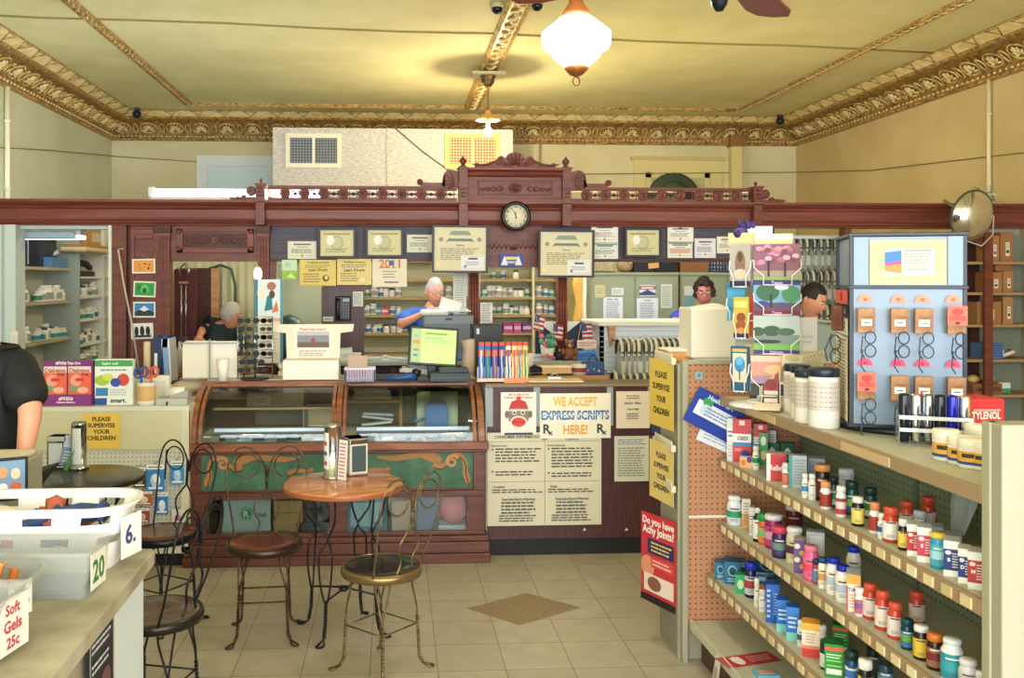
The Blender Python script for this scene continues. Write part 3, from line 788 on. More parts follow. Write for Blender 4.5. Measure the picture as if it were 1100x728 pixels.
# ------------------------------------------------------------------ certificates
GB = '#9aa08c'; INK = '#6d6f66'; CR = '#ece3c4'; WH = '#f4f2ea'
def cert(seed, head=INK, seal='#c9a94a', bg=None):
    it = [('r', .04, .04, .96, .045, head), ('r', .04, .955, .96, .96, head), ('r', .03, .05, .035, .95, head), ('r', .965, .05, .97, .95, head)]
    it += [('r', .2, .78, .8, .86, head), ('r', .3, .66, .7, .69, INK), ('l', .12, .3, .88, .58, 5, INK), ('r', .12, .16, .4, .175, INK), ('r', .6, .16, .88, .175, INK)]
    if seal: it.append(('e', .5, .18, .05, .08, seal))
    return it
YC = 7.6
def diploma(hasslip=True):
    it = [('e', .13, .72, .045, .05, '#8a8f86'), ('e', .87, .72, .045, .05, '#8a8f86'), ('p', [(.28, .82), (.72, .82), (.66, .92), (.34, .92)], '#8c9c94'), ('r', .3, .68, .7, .74, '#6c7f80'), ('p', [(.22, .66), (.3, .76), (.3, .68)], '#6c7f80'), ('p', [(.78, .66), (.7, .76), (.7, .68)], '#6c7f80'), ('t', 'Diploma', .5, .59, .04, INK),
          ('l', .12, .24, .88, .53, 7, '#8b8668'), ('e', .07, .13, .045, .05, '#f0e68a')]
    if hasslip: it += [('r', .52, .02, .97, .36, '#e8e8e6'), ('r', .55, .33, .94, .335, '#8e98a8'), ('r', .55, .05, .94, .055, '#8e98a8'), ('r', .66, .26, .84, .3, '#3d4560'), ('l', .6, .12, .9, .22, 3, '#8b8f98'), ('e', .6, .1, .03, .03, '#6f7fae')]
    return it
sheet('framed_diploma', 464, 242, 524, 293, 7.56, '#ded5b2', diploma(), 'large black framed diploma hanging just left of the wall clock', 'diploma', frame=m('#08080a', .4), tilt=R(.5))
sheet('framed_diploma', 578, 247, 638, 298, 7.56, '#ded5b2', diploma(), 'large black framed diploma hanging just right of the wall clock', 'diploma', frame=m('#08080a', .4), tilt=R(.5))
for a, b, c, d, lab in ((342, 245, 382, 277, 'black framed certificate, first from the left above the phone'), (393, 245, 433, 276, 'black framed certificate between a framed one and small slip'), (671, 245, 710, 276, 'black framed certificate above the grey metal cabinets')):
    sheet('framed_certificate', a, b, c, d, 7.7, '#d8d0a0', [('r', .1, .82, .9, .88, '#9a9470'), ('e', .5, .5, .2, .3, '#b9b58c'), ('e', .5, .5, .14, .22, '#c9c59c'), ('e', .3, .6, .12, .2, '#eef0e4'), ('l', .15, .12, .85, .3, 3, '#8b8668')], lab, 'certificate', frame=m('#08080a', .4))
for k, (a, b, c, d, bg, lab) in enumerate((
    (309, 259, 340, 278, '#e6e6cc', 'small pale certificate taped left of the first black frame'),
    (437, 252, 465, 271, '#e8e8d0', 'small pale certificate tucked beside the large left diploma'),
    (635, 241, 664, 260.5, WH, 'white certificate, upper of the pair right of the diploma'),
    (636, 261, 664, 278, '#e9ede0', 'white certificate, lower of the pair right of the diploma'),
    (717, 243, 745, 259.5, WH, 'white certificate, upper of the pair right of small frame'),
    (717, 260, 744, 277, '#eceae4', 'white certificate with red band, lower of the right pair'),
    (746, 256, 769, 277, '#e8e6f0', 'white bordered certificate near the postcard rack'),
    (770, 254, 792, 272, '#efeee0', 'white certificate half hidden behind the postcard rack'))):
    it = cert(k)
    if k == 5: it += [('r', .1, .35, .9, .6, '#e0b0a0'), ('r', .05, .9, .95, .97, '#3f5f50')]
    if k in (2, 4): it += [('p', [(.35, .8), (.5, .95), (.65, .8)], '#3f5f90')]
    if k == 3: it += [('r', .03, .88, .97, .95, '#5f9a78')]
    sheet('certificate', a, b, c, d, 7.77, bg, it, lab, 'certificate', seed=k)
sheet('certificate', 322, 279, 361, 307, 7.76, '#e8cf72', [('t', 'Certificate of Award', .5, .9, .07, '#4a4a32'), ('t', "Lee's Drugs", .5, .62, .11, '#55553c'), ('l', .15, .68, .85, .82, 2, '#8b8150'), ('l', .1, .12, .6, .5, 4, '#8b8150'), ('e', .72, .3, .09, .13, '#2f3a20'), ('e', .73, .32, .05, .09, '#e8d890'), ('r', .02, .02, .98, .035, '#c2a23c')], 'yellow award certificate, left of two over the phone board', 'certificate')
sheet('certificate', 362, 278, 399, 306, 7.76, '#ead38a', [('t', 'Certificate of Award', .5, .88, .07, '#4a4a32'), ('t', "Lee's Drugs", .5, .58, .12, '#55553c'), ('l', .12, .66, .88, .8, 2, '#8b8150'), ('l', .1, .12, .65, .48, 4, '#8b8150'), ('e', .75, .2, .07, .1, '#f6e9b0')], 'yellow award certificate, right of two over the phone board', 'certificate')
sheet('certificate', 400, 278, 437, 308, 7.76, '#efe4cc', [('t', '2011', .5, .83, .3, '#e08038', .9), ('e', .55, .85, .07, .1, '#3a6fa8'), ('r', .3, .67, .7, .685, INK), ('l', .3, .3, .7, .6, 3, '#a8a090'), ('r', .35, .14, .75, .19, '#5f6a88')], 'cream sheet headed 2011 in orange numerals', 'certificate')
sheet('leaflet', 303, 279, 319, 300, 7.76, '#cfe6c0', [('r', 0, 0, 1, .45, '#9ccc48'), ('e', .35, .75, .2, .12, '#a8d8b8'), ('p', [(.3, .1), (.6, .35), (.9, .05)], '#dff09a')], 'small green leaflet taped below the small pale certificate', 'leaflet')
sheet('sticker', 537, 273, 562, 286, 7.73, '#2f55b8', [('p', [(.05, .1), (.2, .9), (.35, .1)], WH), ('p', [(.95, .1), (.8, .9), (.65, .1)], WH), ('r', .25, .55, .75, .8, '#e6d98a'), ('t', 'PHARMACY', .5, .35, .2, WH, .5)], 'blue and white sticker below the carved block', 'sticker')
tag(MB().card(.09, .045, '#e6b264', [], T=Matrix.Rotation(-.1, 4, 'Y')).build('sticky_note', loc=(x8(700), 7.73, z8(288))), 'orange sticky note at the panel edge under the black frame', 'note')
# photo cards on the left side panel
sheet('photo_card', 142, 278, 167, 293.5, 7.755, '#efe9d6', [('r', .07, .1, .93, .9, '#e79a4a'), ('e', .3, .6, .03, .04, '#5a2e1a'), ('e', .55, .65, .05, .06, '#5a2e1a'), ('e', .75, .6, .04, .05, '#5a2e1a'), ('e', .7, .35, .05, .08, '#5a2e1a'), ('e', .35, .35, .03, .04, '#6a3a1a')], 'orange desert photo card, topmost on the wooden jamb', 'photo', 'photo cards on the wooden jamb', tilt=R(-1))
sheet('photo_card', 143, 302, 167, 319, 7.755, '#efe9d6', [('r', .07, .1, .93, .9, '#2f9a4a'), ('e', .5, .5, .2, .3, '#5fc45c'), ('e', .5, .4, .1, .18, '#1c5a30'), ('e', .25, .6, .1, .15, '#1f7a3a')], 'green forest photo card, second on the wooden jamb', 'photo', 'photo cards on the wooden jamb', tilt=R(2))
sheet('photo_card', 143, 324, 167, 341, 7.755, '#efe9d6', [('r', .07, .1, .93, .9, '#3b8ac8'), ('p', [(.08, .3), (.5, .75), (.92, .3)], '#e8ecf2'), ('p', [(.07, .1), (.07, .35), (.3, .5), (.5, .38), (.7, .5), (.93, .33), (.93, .1)], '#283848')], 'snowy mountain photo card under blue sky on the jamb', 'photo', 'photo cards on the wooden jamb')
sheet('photo_card', 141, 347, 165, 364, 7.755, '#ecece8', [('e', .25, .5, .09, .3, '#1d2026'), ('e', .5, .5, .1, .33, '#1d2026'), ('e', .76, .5, .1, .3, '#1d2026'), ('r', .1, .1, .9, .25, '#3a3e44')], 'photo card of three dark figures, lowest on the jamb', 'photo', 'photo cards on the wooden jamb', tilt=R(-2))
# ================================================================== BEHIND THE SCREEN
ORD = ['first', 'second', 'third', 'fourth', 'fifth', 'sixth', 'seventh', 'eighth', 'ninth', 'tenth', 'eleventh', 'twelfth', 'thirteenth', 'fourteenth', 'fifteenth', 'sixteenth', 'seventeenth', 'eighteenth', 'nineteenth', 'twentieth', 'twenty-first', 'twenty-second', 'twenty-third', 'twenty-fourth', 'twenty-fifth', 'twenty-sixth', 'twenty-seventh', 'twenty-eighth', 'twenty-ninth', 'thirtieth', 'thirty-first', 'thirty-second', 'thirty-third', 'thirty-fourth', 'thirty-fifth']
_SB = {}
def stock_bottle(body, cap, label, r, h, tall=1):
    """small dispensing bottle: body with a label band and a cap, origin at its base"""
    k = (body, cap, label, round(r, 3), round(h, 3))
    mb = MB(); ch = h * .22
    mb.lathe([(r * .9, 0), (r, r * .15), (r, h * .64), (r * .62, h * .76), (r * .6, h * .8)], 12, m(body, .35))
    mb.lathe([(r * 1.015, h * .12), (r * 1.015, h * .55)], 12, m(label, .5), caps=False)
    o = mb.build('pill_bottle')
    c = MB().lathe([(r * .72, h * .78), (r * .74, h * .98), (r * .66, h)], 12, m(cap, .4)).build('cap', o)
    return o
def bottle_row(kinds, pts, cat, labelf, group, facing=1.0):
    """kinds: list of prototype keys; first use builds, later ones copy"""
    for i, (p, kk) in enumerate(zip(pts, kinds)):
        lab = labelf(i, kk)
        if kk not in _SB:
            o = stock_bottle(*kk); _SB[kk] = o; o.location = p
        else:
            o = dup(_SB[kk], p, rnd.uniform(-.3, .3))
        o['label'] = lab; o['category'] = cat; o['group'] = group
        o.scale = (facing, facing, facing)
CN = {'#f0eee6': 'white', '#e8e4d4': 'cream', '#3a78b8': 'blue', '#2f9a98': 'teal', '#3c8a5a': 'green', '#9a9c98': 'grey', '#c8504a': 'red', '#4a5a68': 'dark grey'}
K = [('#f0eee6', '#f0eee6', '#e8e4d4', .032, .085), ('#f0eee6', '#e8e4d4', '#9a9c98', .04, .1), ('#f0eee6', '#f0eee6', '#3a78b8', .034, .09), ('#e8e4d4', '#f0eee6', '#2f9a98', .038, .075), ('#f0eee6', '#f0eee6', '#9a9c98', .045, .12), ('#f0eee6', '#4a5a68', '#e8e4d4', .034, .095), ('#e8e4d4', '#f0eee6', '#3c8a5a', .036, .08)]
def kname(k): 
    return ('white' if k[0] == '#f0eee6' else 'cream') + ', ' + CN[k[2]].replace(' ', '-') + '-labelled bottle'
def fill_shelf_y(X, Ya, Yb, z, n, shelfname, group, dens=1.0, tall=1):
    pts = []; ks = []
    for i in range(n):
        y = Ya + (Yb - Ya) * (i + .5) / n; pts.append((X + rnd.uniform(-.03, .03), y, z)); ks.append(rnd.choice(K))
    bottle_row(ks, pts, 'bottle', lambda i, k: '%s, %s from doorway on %s' % (kname(k), ORD[i], shelfname), group, 1.3)
def fill_shelf_x(Y, Xa, Xb, z, n, shelfname, group, sk=None):
    pts = []; ks = []
    for i in range(n):
        x = Xa + (Xb - Xa) * (i + .5) / n
        if sk and sk[0] < i < sk[1]: continue
        pts.append((x + rnd.uniform(-.01, .01), Y + rnd.uniform(-.03, .03), z)); ks.append(rnd.choice(K))
    bottle_row(ks, pts, 'bottle', lambda i, k: '%s, %s from the left on %s' % (kname(k), ORD[i], shelfname), group)
# ---- shelving along the left wall (seen through the far left opening)
XF = -3.36
def zx(px, py, X=XF): return WX(px, py, X).z
def yx(px, X=XF): return WX(px, 300, X).y
sh = thing('wall_shelving', 'brown-posted pale stock shelves on left wall through the opening', 'shelving', (XF, yx(22), 0))
def lp(mb, name, root, **k):
    L = root.location; mb.v = [(a - L.x, b - L.y, c - L.z) for a, b, c in mb.v]; return mb.build(name, root, **k)
Ya, Yb, Yc = yx(20), yx(43), yx(84.5, -3.3) - .05
lp(MB().box(XL + .005, XL + .03, Ya, Yc, 0, 2.15, '#c9cdb8'), 'back_board', sh)
for py in (287, 323, 364, 410, 455):
    z = zx(60, py)
    lp(MB().box(XL + .03, XF, Ya, Yc, z - .03, z, '#b8ae92'), 'shelf', sh)
    if py in (323, 364):
        fill_shelf_y(XF - .09, Ya + .05, Yb - .06, z, 6, 'the %s left-wall shelf, doorway bay' % ('upper' if py == 323 else 'middle'), 'stock bottles on the left wall shelves')
        fill_shelf_y(XF - .07, Yb + .1, Yc - .1, z, 11, 'the %s left-wall shelf, inner bay' % ('upper' if py == 323 else 'middle'), 'stock bottles on the left wall shelves')
    if py == 410:
        fill_shelf_y(XF - .09, Ya + .05, Yb - .06, z, 5, 'the lower left-wall shelf, doorway bay', 'stock bottles on the left wall shelves')
for y in (Ya, Yb, Yc):
    lp(MB().box(XF - .01, XF + .025, y - .03, y + .03, 0, zx(px, 250), 'wood'), 'post', sh)
z = zx(60, 287)
y = yx(30); q = thing('file_binder', 'tall dark blue binder on the top left-wall shelf', 'binder', (XF - .02, y, z + .001))
MB().box(-.24, 0, -.09, .05, 0, .27, '#23406a').build('cover', q, bevel=.006); MB().box(-.2, .004, .052, .06, .02, .24, '#d8d8d0').build('label_strip', q)
q = thing('parts_bin', 'blue plastic bin of gadgets on top left-wall shelf', 'bin', (XF - .13, yx(66), z + .001))
g = MB(); g.box(-.11, .11, -.22, .22, 0, .008, '#5c8cc0').box(-.11, -.1, -.22, .22, 0, .1, '#5c8cc0').box(.1, .11, -.22, .22, 0, .1, '#5c8cc0').box(-.1, .1, -.22, -.21, 0, .1, '#5c8cc0').box(-.1, .1, .21, .22, 0, .1, '#5c8cc0'); g.build('tray', q, bevel=.003)
g = MB().tube([(0, -.15, .08), (.02, -.05, .14), (0, .1, .1)], .03, '#2f5f90', 8).tube([(-.02, 0, .1), (.05, .12, .16)], .025, '#c9d6e4', 8).ball((.04, -.1, .12), .04, '#283848', 10); g.build('gadgets', q)
tag(MB().box(-.1, .1, -.25, .25, 0, .16, '#2a2d36').box(.1, .104, -.2, .2, .03, .13, '#3a3f4c').build('radio', bevel=.01, loc=(XF - .2, yx(62), z + .12)), 'black radio set standing behind the blue bin', 'radio')
bpy.data.objects['radio'].location.z = z + .001; bpy.data.objects['radio'].scale = (1, 1, 1.8)
# ---- white shelving further in
XG = -3.3
sg = thing('stock_shelving', 'white stock shelves beyond the brown posts near back corner', 'shelving', (XG, yx(84, XG), 0))
Ya, Yb, Yc = yx(84.5, XG), yx(111, XG), yx(118.5, XG)
Yc = min(Yc, YB - .05)
lp(MB().box(XL + .005, XL + .03, Ya, Yc, 0, zx(100, 243, XG), '#d9d8b0'), 'back_board', sg)
for k, py in enumerate((272, 297, 318, 342, 368, 388)):
    z = zx(100, py, XG); lp(MB().box(XL + .03, XG, Ya, Yc, z - .02, z, '#eef0e8'), 'shelf', sg)
    if k >= 2: 
        nm = ['', '', 'third', 'fourth', 'fifth', 'sixth'][k]
        fill_shelf_y(XG - .07, Ya + .08, Yb - .08, z, 10, 'the %s white corner shelf' % nm, 'stock bottles on the white corner shelves')
for y, c in ((Ya, '#a9b5ac'), (Yb, '#eef0e8'), (Yc, '#eef0e8')): lp(MB().box(XL + .03, XG + .01, y - .015, y + .015, 0, zx(100, 243, XG), c), 'upright', sg)
z = zx(100, 297, XG)
q = thing('telephone', 'dark desk phone on the second white corner shelf', 'phone', (XG - .12, yx(96, XG), z))
MB().box(-.09, .09, -.3, .3, 0, .06, '#33373c').build('body', q, bevel=.02); MB().tube([(.02, -.3, .12), (.02, -.1, .15), (.02, .2, .14), (.02, .32, .1)], .035, '#22252a', 10).build('handset', q)
z = zx(100, 272, XG)
tag(MB().box(-.14, .14, -.5, .5, 0, .02, '#c9a86a').box(-.13, .13, -.45, .4, .02, .05, '#e4dfc8').box(-.13, .12, -.4, .42, .05, .08, '#b98a50').build('folder_stack', loc=(XG - .02, yx(96, XG), z), bevel=.003), 'tan folders stacked on the top white corner shelf', 'folders')
tag(MB().box(-.15, .15, -.25, .25, 0, .2, '#c99a5c').box(.15, .152, -.1, .2, .05, .15, '#dcdcd0').build('carton', loc=(XG - .17, yx(104, XG), z + .081), bevel=.004), 'cardboard carton on the tan folders in the back corner', 'box')
bpy.data.objects['carton'].location = (XG - .17, yx(104, XG), z + .081)
q0 = W(22, 246, 8.3); q1 = W(88, 249, 8.3)
tl = thing('ceiling_troffer', 'pale blue fluorescent housing hanging inside the left opening', 'light fixture', ((q0.x + q1.x) / 2, 8.05, 2.1))
MB().box(-.35, .3, -.1, .1, 0, .06, '#a9c2d0').build('housing', tl, bevel=.01)
# ---- cream drug shelving straight ahead
YD = 9.9
def zd(py, px=450): return EYE - (py - 301) / 1000 * DEP(PX(px, YD), YD)
ds = thing('drug_shelving', 'cream drug shelves behind the white-haired man', 'shelving', (PX(450, YD), YD, 0))
xa, xb = PX(350, YD), PX(602, YD)
lp(MB().box(xa, xb, YD + .28, YD + .3, 0, 1.98, '#d3d2a4'), 'back_board', ds)
for k, py in enumerate((279, 299.5, 319, 338, 357.5, 380)):
    z = zd(py); lp(MB().box(xa, xb, YD, YD + .28, z - .028, z, '#a88f5a'), 'shelf', ds)
for px in (353, 512, 573, 600):
    x = PX(px, YD); lp(MB().box(x - .012, x + .012, YD - .01, YD + .28, 0, 1.98, '#dcd9ae'), 'upright', ds)
G1 = 'drug bottles on the cream shelves'
for py, nm in ((299.5, 'top'), (319, 'second'), (338, 'third'), (357.5, 'bottom')):
    z = zd(py)
    if nm != 'top': fill_shelf_x(YD + .08, PX(358, YD), PX(432, YD), z, 11, 'the %s cream shelf by the phone board' % nm, G1, sk=(6, 9) if nm == 'third' else None)
    if nm == 'top': fill_shelf_x(YD + .08, PX(525, YD), PX(560, YD), z, 3, 'the top cream shelf right of column', G1)
    elif nm == 'bottom': fill_shelf_x(YD + .08, PX(517, YD), PX(537, YD), z, 3, 'the bottom cream shelf right of column', G1)
    else: fill_shelf_x(YD + .08, PX(517, YD), PX(570, YD), z, 9, 'the %s cream shelf right of column' % nm, G1)
    if nm in ('second', 'third'): fill_shelf_x(YD + .08, PX(577, YD), PX(597, YD), z, 3, 'the %s cream shelf, narrow end bay' % nm, G1)
    fill_shelf_x(YD + .08, PX(478, YD), PX(500, YD), z, 3, 'the %s cream shelf behind the man' % nm, G1) if nm != 'top' else None
def pack(px0, py0, px1, py1, Y, c, label, name='medicine_box', d=.08, stripe='#f0f0ea', group=None):
    a, b = W(px0, py1, Y), W(px1, py0, Y); w, h = b.x - a.x, abs(b.z - a.z)
    g = MB().box(-w/2, w/2, 0, d, 0, h, c); g.card(w, h, None, [('r', .1, .35, .9, .65, stripe), ('l', .2, .4, .8, .6, 2, c)])
    o = g.build(name, loc=((a.x + b.x) / 2, Y, min(a.z, b.z)), bevel=.002); tag(o, label, 'box', group); return o
zz = zd(338)
for i, (px0, px1, c, cn) in enumerate(((403, 409.5, '#2aa0b0', 'teal'), (410, 417, '#e0506a', 'pink'))):
    o = pack(px0, 330, px1, 338, YD + .04, c, '%s medicine box on the third cream shelf by phone board' % cn); o.location.z = zz
zz = zd(357.5)
for i, (px0, px1, c, cn) in enumerate(((541, 551, '#c03a9a', 'magenta box, left of three'), (552, 560, '#d84aa0', 'pink box, middle of three'), (561, 571, '#7a3a88', 'purple box, right of three'))):
    o = pack(px0, 347, px1, 357, YD + .04, c, '%s on the bottom cream shelf' % cn); o.location.z = zz
# papers and calendar sheets seen hanging behind
sheet('notice_sheet', 487, 281, 501, 345, 7.87, '#dfe2d6', [('l', .1, .05, .9, .95, 22, '#9aa0a0')], 'long printed sheet hanging behind the left column', 'paper')
sheet('notice_sheet', 562, 293, 573, 318, 9.5, '#e2e4da', [('l', .1, .05, .9, .95, 10, '#9aa0a0')], 'printed sheet hanging right of the left column', 'paper') if 0 else None
sheet('notice_sheet', 516, 325, 529, 347, 9.88, '#e0e4e4', [('l', .1, .05, .9, .95, 9, '#7f8890')], 'small printed sheet hanging just right of the left column', 'paper')
sheet('paper_sheet', 501, 281, 516, 318, 7.87, '#dfe0d8', [('l', .1, .05, .9, .95, 9, '#a0a49c')], 'pale sheet hanging behind the top of the left column', 'paper')
# board panels behind the phone opening
tag(MB().box(PX(297, 8.5), PX(345, 8.5), 8.5, 8.53, 0, 1.9, '#aab08a').box(PX(297, 8.5) , PX(299, 8.5), 8.48, 8.5, 0, 1.9, '#c4c8a8').build('divider_panel'), 'sage green divider panel behind the jug and calendar', 'panel')
# phone on plum board
xq, zq = PX(367.5, 7.86), z8(331)
ph = thing('wall_phone', 'black wall phone on the dark wooden board', 'phone', (PX(368, 7.86), 7.86, z8(344)))
MB().box(-.06, .07, -.045, .0, 0, .205, m('#1b1d22', .35)).build('body', ph, bevel=.01)
g = MB()
for i in range(3):
    for j in range(5): g.box(.005 + i * .02, .017 + i * .02, -.05, -.045, .03 + j * .024, .045 + j * .024, '#6c7482')
g.box(.005, .06, -.05, -.045, .16, .185, '#a8b4c0'); g.build('keypad', ph)
MB().tube([(-.035, -.06, .02), (-.035, -.075, .05), (-.035, -.075, .15), (-.035, -.06, .18)], [.022, .014, .014, .022], m('#101216', .3), 10).build('handset', ph)
sheet('notice_sheet', 379, 313, 390, 329, 7.85, '#d2d4ca', [('l', .1, .1, .9, .9, 6, '#8a8e88')], 'small printed notice right of the wall phone', 'paper')
sheet('name_card', 347, 340, 358, 345, 7.85, '#c9cdc6', [('r', .1, .3, .9, .6, '#8a8e88')], 'small white name card left of the wall phone', 'card')
# ---- grey-green metal cabinets
def cabinet(px0, px1, label, doors=2):
    Y = 9.2; a, b = PX(px0, Y), PX(px1, Y); w = b - a; h = 1.83
    t = thing('metal_cabinet', label, 'cabinet', ((a + b) / 2, Y, 0), 0, 'grey-green metal cabinets')
    MB().box(-w/2, w/2, 0, .5, 0, h, '#99a284').box(-w/2 - .005, w/2 + .005, -.02, .5, h - .03, h, '#a6ae92').build('body', t, bevel=.006)
    n = doors; dw = w / n
    for i in range(n):
        d = MB().box(-w/2 + i * dw + .01, -w/2 + (i + 1) * dw - .01, -.018, -.001, .06, h - .05, '#a0a98c').build('door', t, bevel=.006)
        s = 1 if i == 0 else -1
        xx = -w/2 + i * dw + (dw - .06 if i == 0 else .06)
        MB().box(xx - .012, xx + .012, -.04, -.018, .9, 1.05, '#8a8f84').build('handle', d, bevel=.004)
    return t
cabinet(634, 729, 'grey-green metal cabinet covered in notices left of the woman')
cabinet(731, 830, 'grey-green metal cabinet directly behind the curly-haired woman')
YN = 9.17
sheet('notice_sheet', 639, 306, 650, 320, YN, '#d6d09a', [('l', .15, .3, .85, .8, 3, '#a9a478')], 'curled yellowed note at the top of the left cabinet door', 'paper')
sheet('notice_sheet', 657, 309, 670, 317, YN, '#e4e8e6', [('l', .1, .2, .9, .8, 3, '#9aa6aa')], 'small white slip high on the left cabinet door', 'paper')
sheet('notice_sheet', 648, 319, 669, 346, YN, '#e8edf0', [('r', .2, .9, .45, .93, '#333a44'), ('r', .55, .9, .75, .93, '#333a44'), ('l', .15, .1, .85, .85, 12, '#8a96a4')], 'long typed notice on the left cabinet door', 'paper', seed=3)
sheet('notice_sheet', 684, 320, 707, 346, YN, '#e8edf0', [('t', 'NOTICE', .5, .9, .06, '#333a44', .3), ('l', .15, .1, .85, .82, 12, '#7a88a0')], 'long typed notice under the red and blue card', 'paper', seed=4)
sheet('printed_card', 687, 306, 704, 318, YN, '#e8e8ee', [('r', 0, .6, 1, .9, '#a04058'), ('r', 0, .08, 1, .3, '#38407a'), ('p', [(.1, .3), (.5, .6), (.9, .3)], '#485088'), ('r', .1, .68, .9, .8, WH)], 'red and blue printed card on the cabinet door', 'card')
sheet('notice_sheet', 710, 305, 722, 331, YN, '#dbe2d0', [('l', .1, .08, .9, .92, 12, '#9aa898')], 'narrow pale list at the right edge of cabinet door', 'paper')
sheet('notice_sheet', 735, 307, 745, 330, YN, '#dfe6e0', [('r', 0, 0, 1, .55, '#7ab0a8')], 'pale and teal sheet on the cabinet behind the woman', 'paper')
# things on top of the cabinets
def boxat(name, px0, py0, px1, py1, Y, d, mt, label, cat, extra=None, z=None, bevel=.004):
    a, b = W(px0, py1, Y), W(px1, py0, Y); w, h = b.x - a.x, abs(b.z - a.z); z0 = min(a.z, b.z) if z is None else z
    g = MB().box(-w/2, w/2, 0, d, 0, h, mt)
    if extra: g.card(w, h, None, extra)
    o = g.build(name, loc=((a.x + b.x) / 2, Y, z0), bevel=bevel); tag(o, label, cat); return o
def crate(px0, py0, px1, py1, Y, d, mt, label, z, rows=2, cols=6):
    a, b = W(px0, py1, Y), W(px1, py0, Y); w, h = b.x - a.x, abs(b.z - a.z)
    t = thing('plastic_crate', label, 'crate', ((a.x + b.x) / 2, Y, z))
    g = MB().box(-w/2, w/2, 0, d, 0, .01, mt)
    for yy in (0, d - .012):
        for k in range(rows + 1): zz = h * k / rows; g.box(-w/2, w/2, yy, yy + .012, max(0, zz - .012), max(.012, zz), mt)
        for k in range(cols + 1): xx = -w/2 + w * k / cols; g.box(xx - .006, xx + .006, yy, yy + .012, 0, h, mt)
    for xx in (-w/2, w/2 - .012):
        for k in range(rows + 1): zz = h * k / rows; g.box(xx, xx + .012, 0, d, max(0, zz - .012), max(.012, zz), mt)
        for k in range(4): yy = d * k / 3; g.box(xx, xx + .012, max(0, yy - .01), max(.01, yy), 0, h, mt)
    g.build('lattice', t); return t
ZC1 = 1.831
crate(638, 280, 661, 294, 9.25, .3, '#d8d4b4', 'cream lattice crate on top of the left metal cabinet', ZC1)
o = MB(); o.ball((0, 0, .06), .075, '#b09a78', 14, (1.15, .9, .85)).ball((.05, -.01, .1), .035, '#c4b08c', 10); tag(o.build('cloth_bag', loc=(PX(671, 9.35), 9.35, ZC1)), 'crumpled tan cloth bag on the left metal cabinet', 'bag')
boxat('black_case', 681, 283, 703, 294, 9.3, .25, '#23262c', 'flat black case on the metal cabinet beside the tan bag', 'case', z=ZC1)
boxat('black_case', 704, 281, 728, 294, 9.3, .25, '#1e2126', 'taller black case on the metal cabinet beside brown carton', 'case', z=ZC1)
boxat('carton', 731, 281, 761, 294, 9.3, .25, '#9a6a44', 'brown carton on top of the right metal cabinet', 'box', [('r', 0, .85, 1, 1, '#b08258')], z=ZC1)
crate(763, 281, 790, 294, 9.3, .3, '#3f5f9a', 'blue lattice basket on top of the right metal cabinet', ZC1, 3, 8)
# ---- slatwall counter with will-call bags
YW = 7.5
a, b = PX(645, YW), PX(905, YW)
sw = thing('slatwall_counter', 'white slatwall counter with cream top below the woman', 'counter', ((a + b) / 2, YW, 0))
w = b - a
g = MB(); g.box(-w/2, w/2, 0, .04, 0, 1.38, '#d3dde4')
for i in range(30): z = .1 + i * .0425; g.box(-w/2 - .001, w/2, -.0015, .0, z, z + .005, '#a9b6c2')
g.build('slat_front', sw)
MB().box(-w/2 - .03, w/2, -.06, .7, 1.38, 1.41, '#dcdcc8').build('top', sw, bevel=.005)
MB().box(-w/2, -w/2 + .03, 0, .65, 0, 1.38, '#cfd6d8').build('end_panel', sw)
g = MB(); xx = PX(656, YW) - (a + b) / 2; g.prism([(xx - .03, 1.38), (xx + .03, 1.38), (xx + .015, 1.24), (xx - .015, 1.22)], -.05, -.002, 'oak'); g.build('wood_bracket', sw)
_bag = []
def bag_proto():
    t = thing('hanging_bag', '', 'bag')
    g = MB(); n = 12
    # arched card hanger band
    for s in (0, 1):
        pass
    arc = [(0, -.07 * math.cos(PI * i / n * 1.0), .0 + .07 * math.sin(PI * i / n)) for i in range(n + 1)]
    vs = []; fs = []
    for (x, y, z) in arc: vs += [(-.014, y * .75, z), (.014, y * .75, z)]
    vs += [(-.014, .052, -.06), (.014, .052, -.06)]
    vs = [(-.014, -.052, -.07), (.014, -.052, -.07)] + vs
    fs = [(2*i, 2*i+1, 2*i+3, 2*i+2) for i in range(len(vs)//2 - 1)]
    g.add(vs, fs, '#ddd6ba', None, True); g.add([(a + .013, b * .9, c * .9 - .003) for a, b, c in vs], fs, '#39423f', None, True); g.build('hanger_band', t)
    g = MB(); g.tube([(0, 0, -.03), (.004, -.02, -.09), (.008, -.022, -.15), (.0, -.015, -.22), (-.004, 0, -.26)], [.012, .03, .042, .036, .014], M['clearbag'], 10)
    g.build('bag', t)
    g = MB(); g.box(-.012, .026, -.062, -.058, -.2, -.11, '#cfcfc0').box(-.01, .012, -.06, -.05, -.05, -.035, '#3c4650'); g.build('label_tag', t)
    return t
bagp = bag_proto(); used_bag = [False]
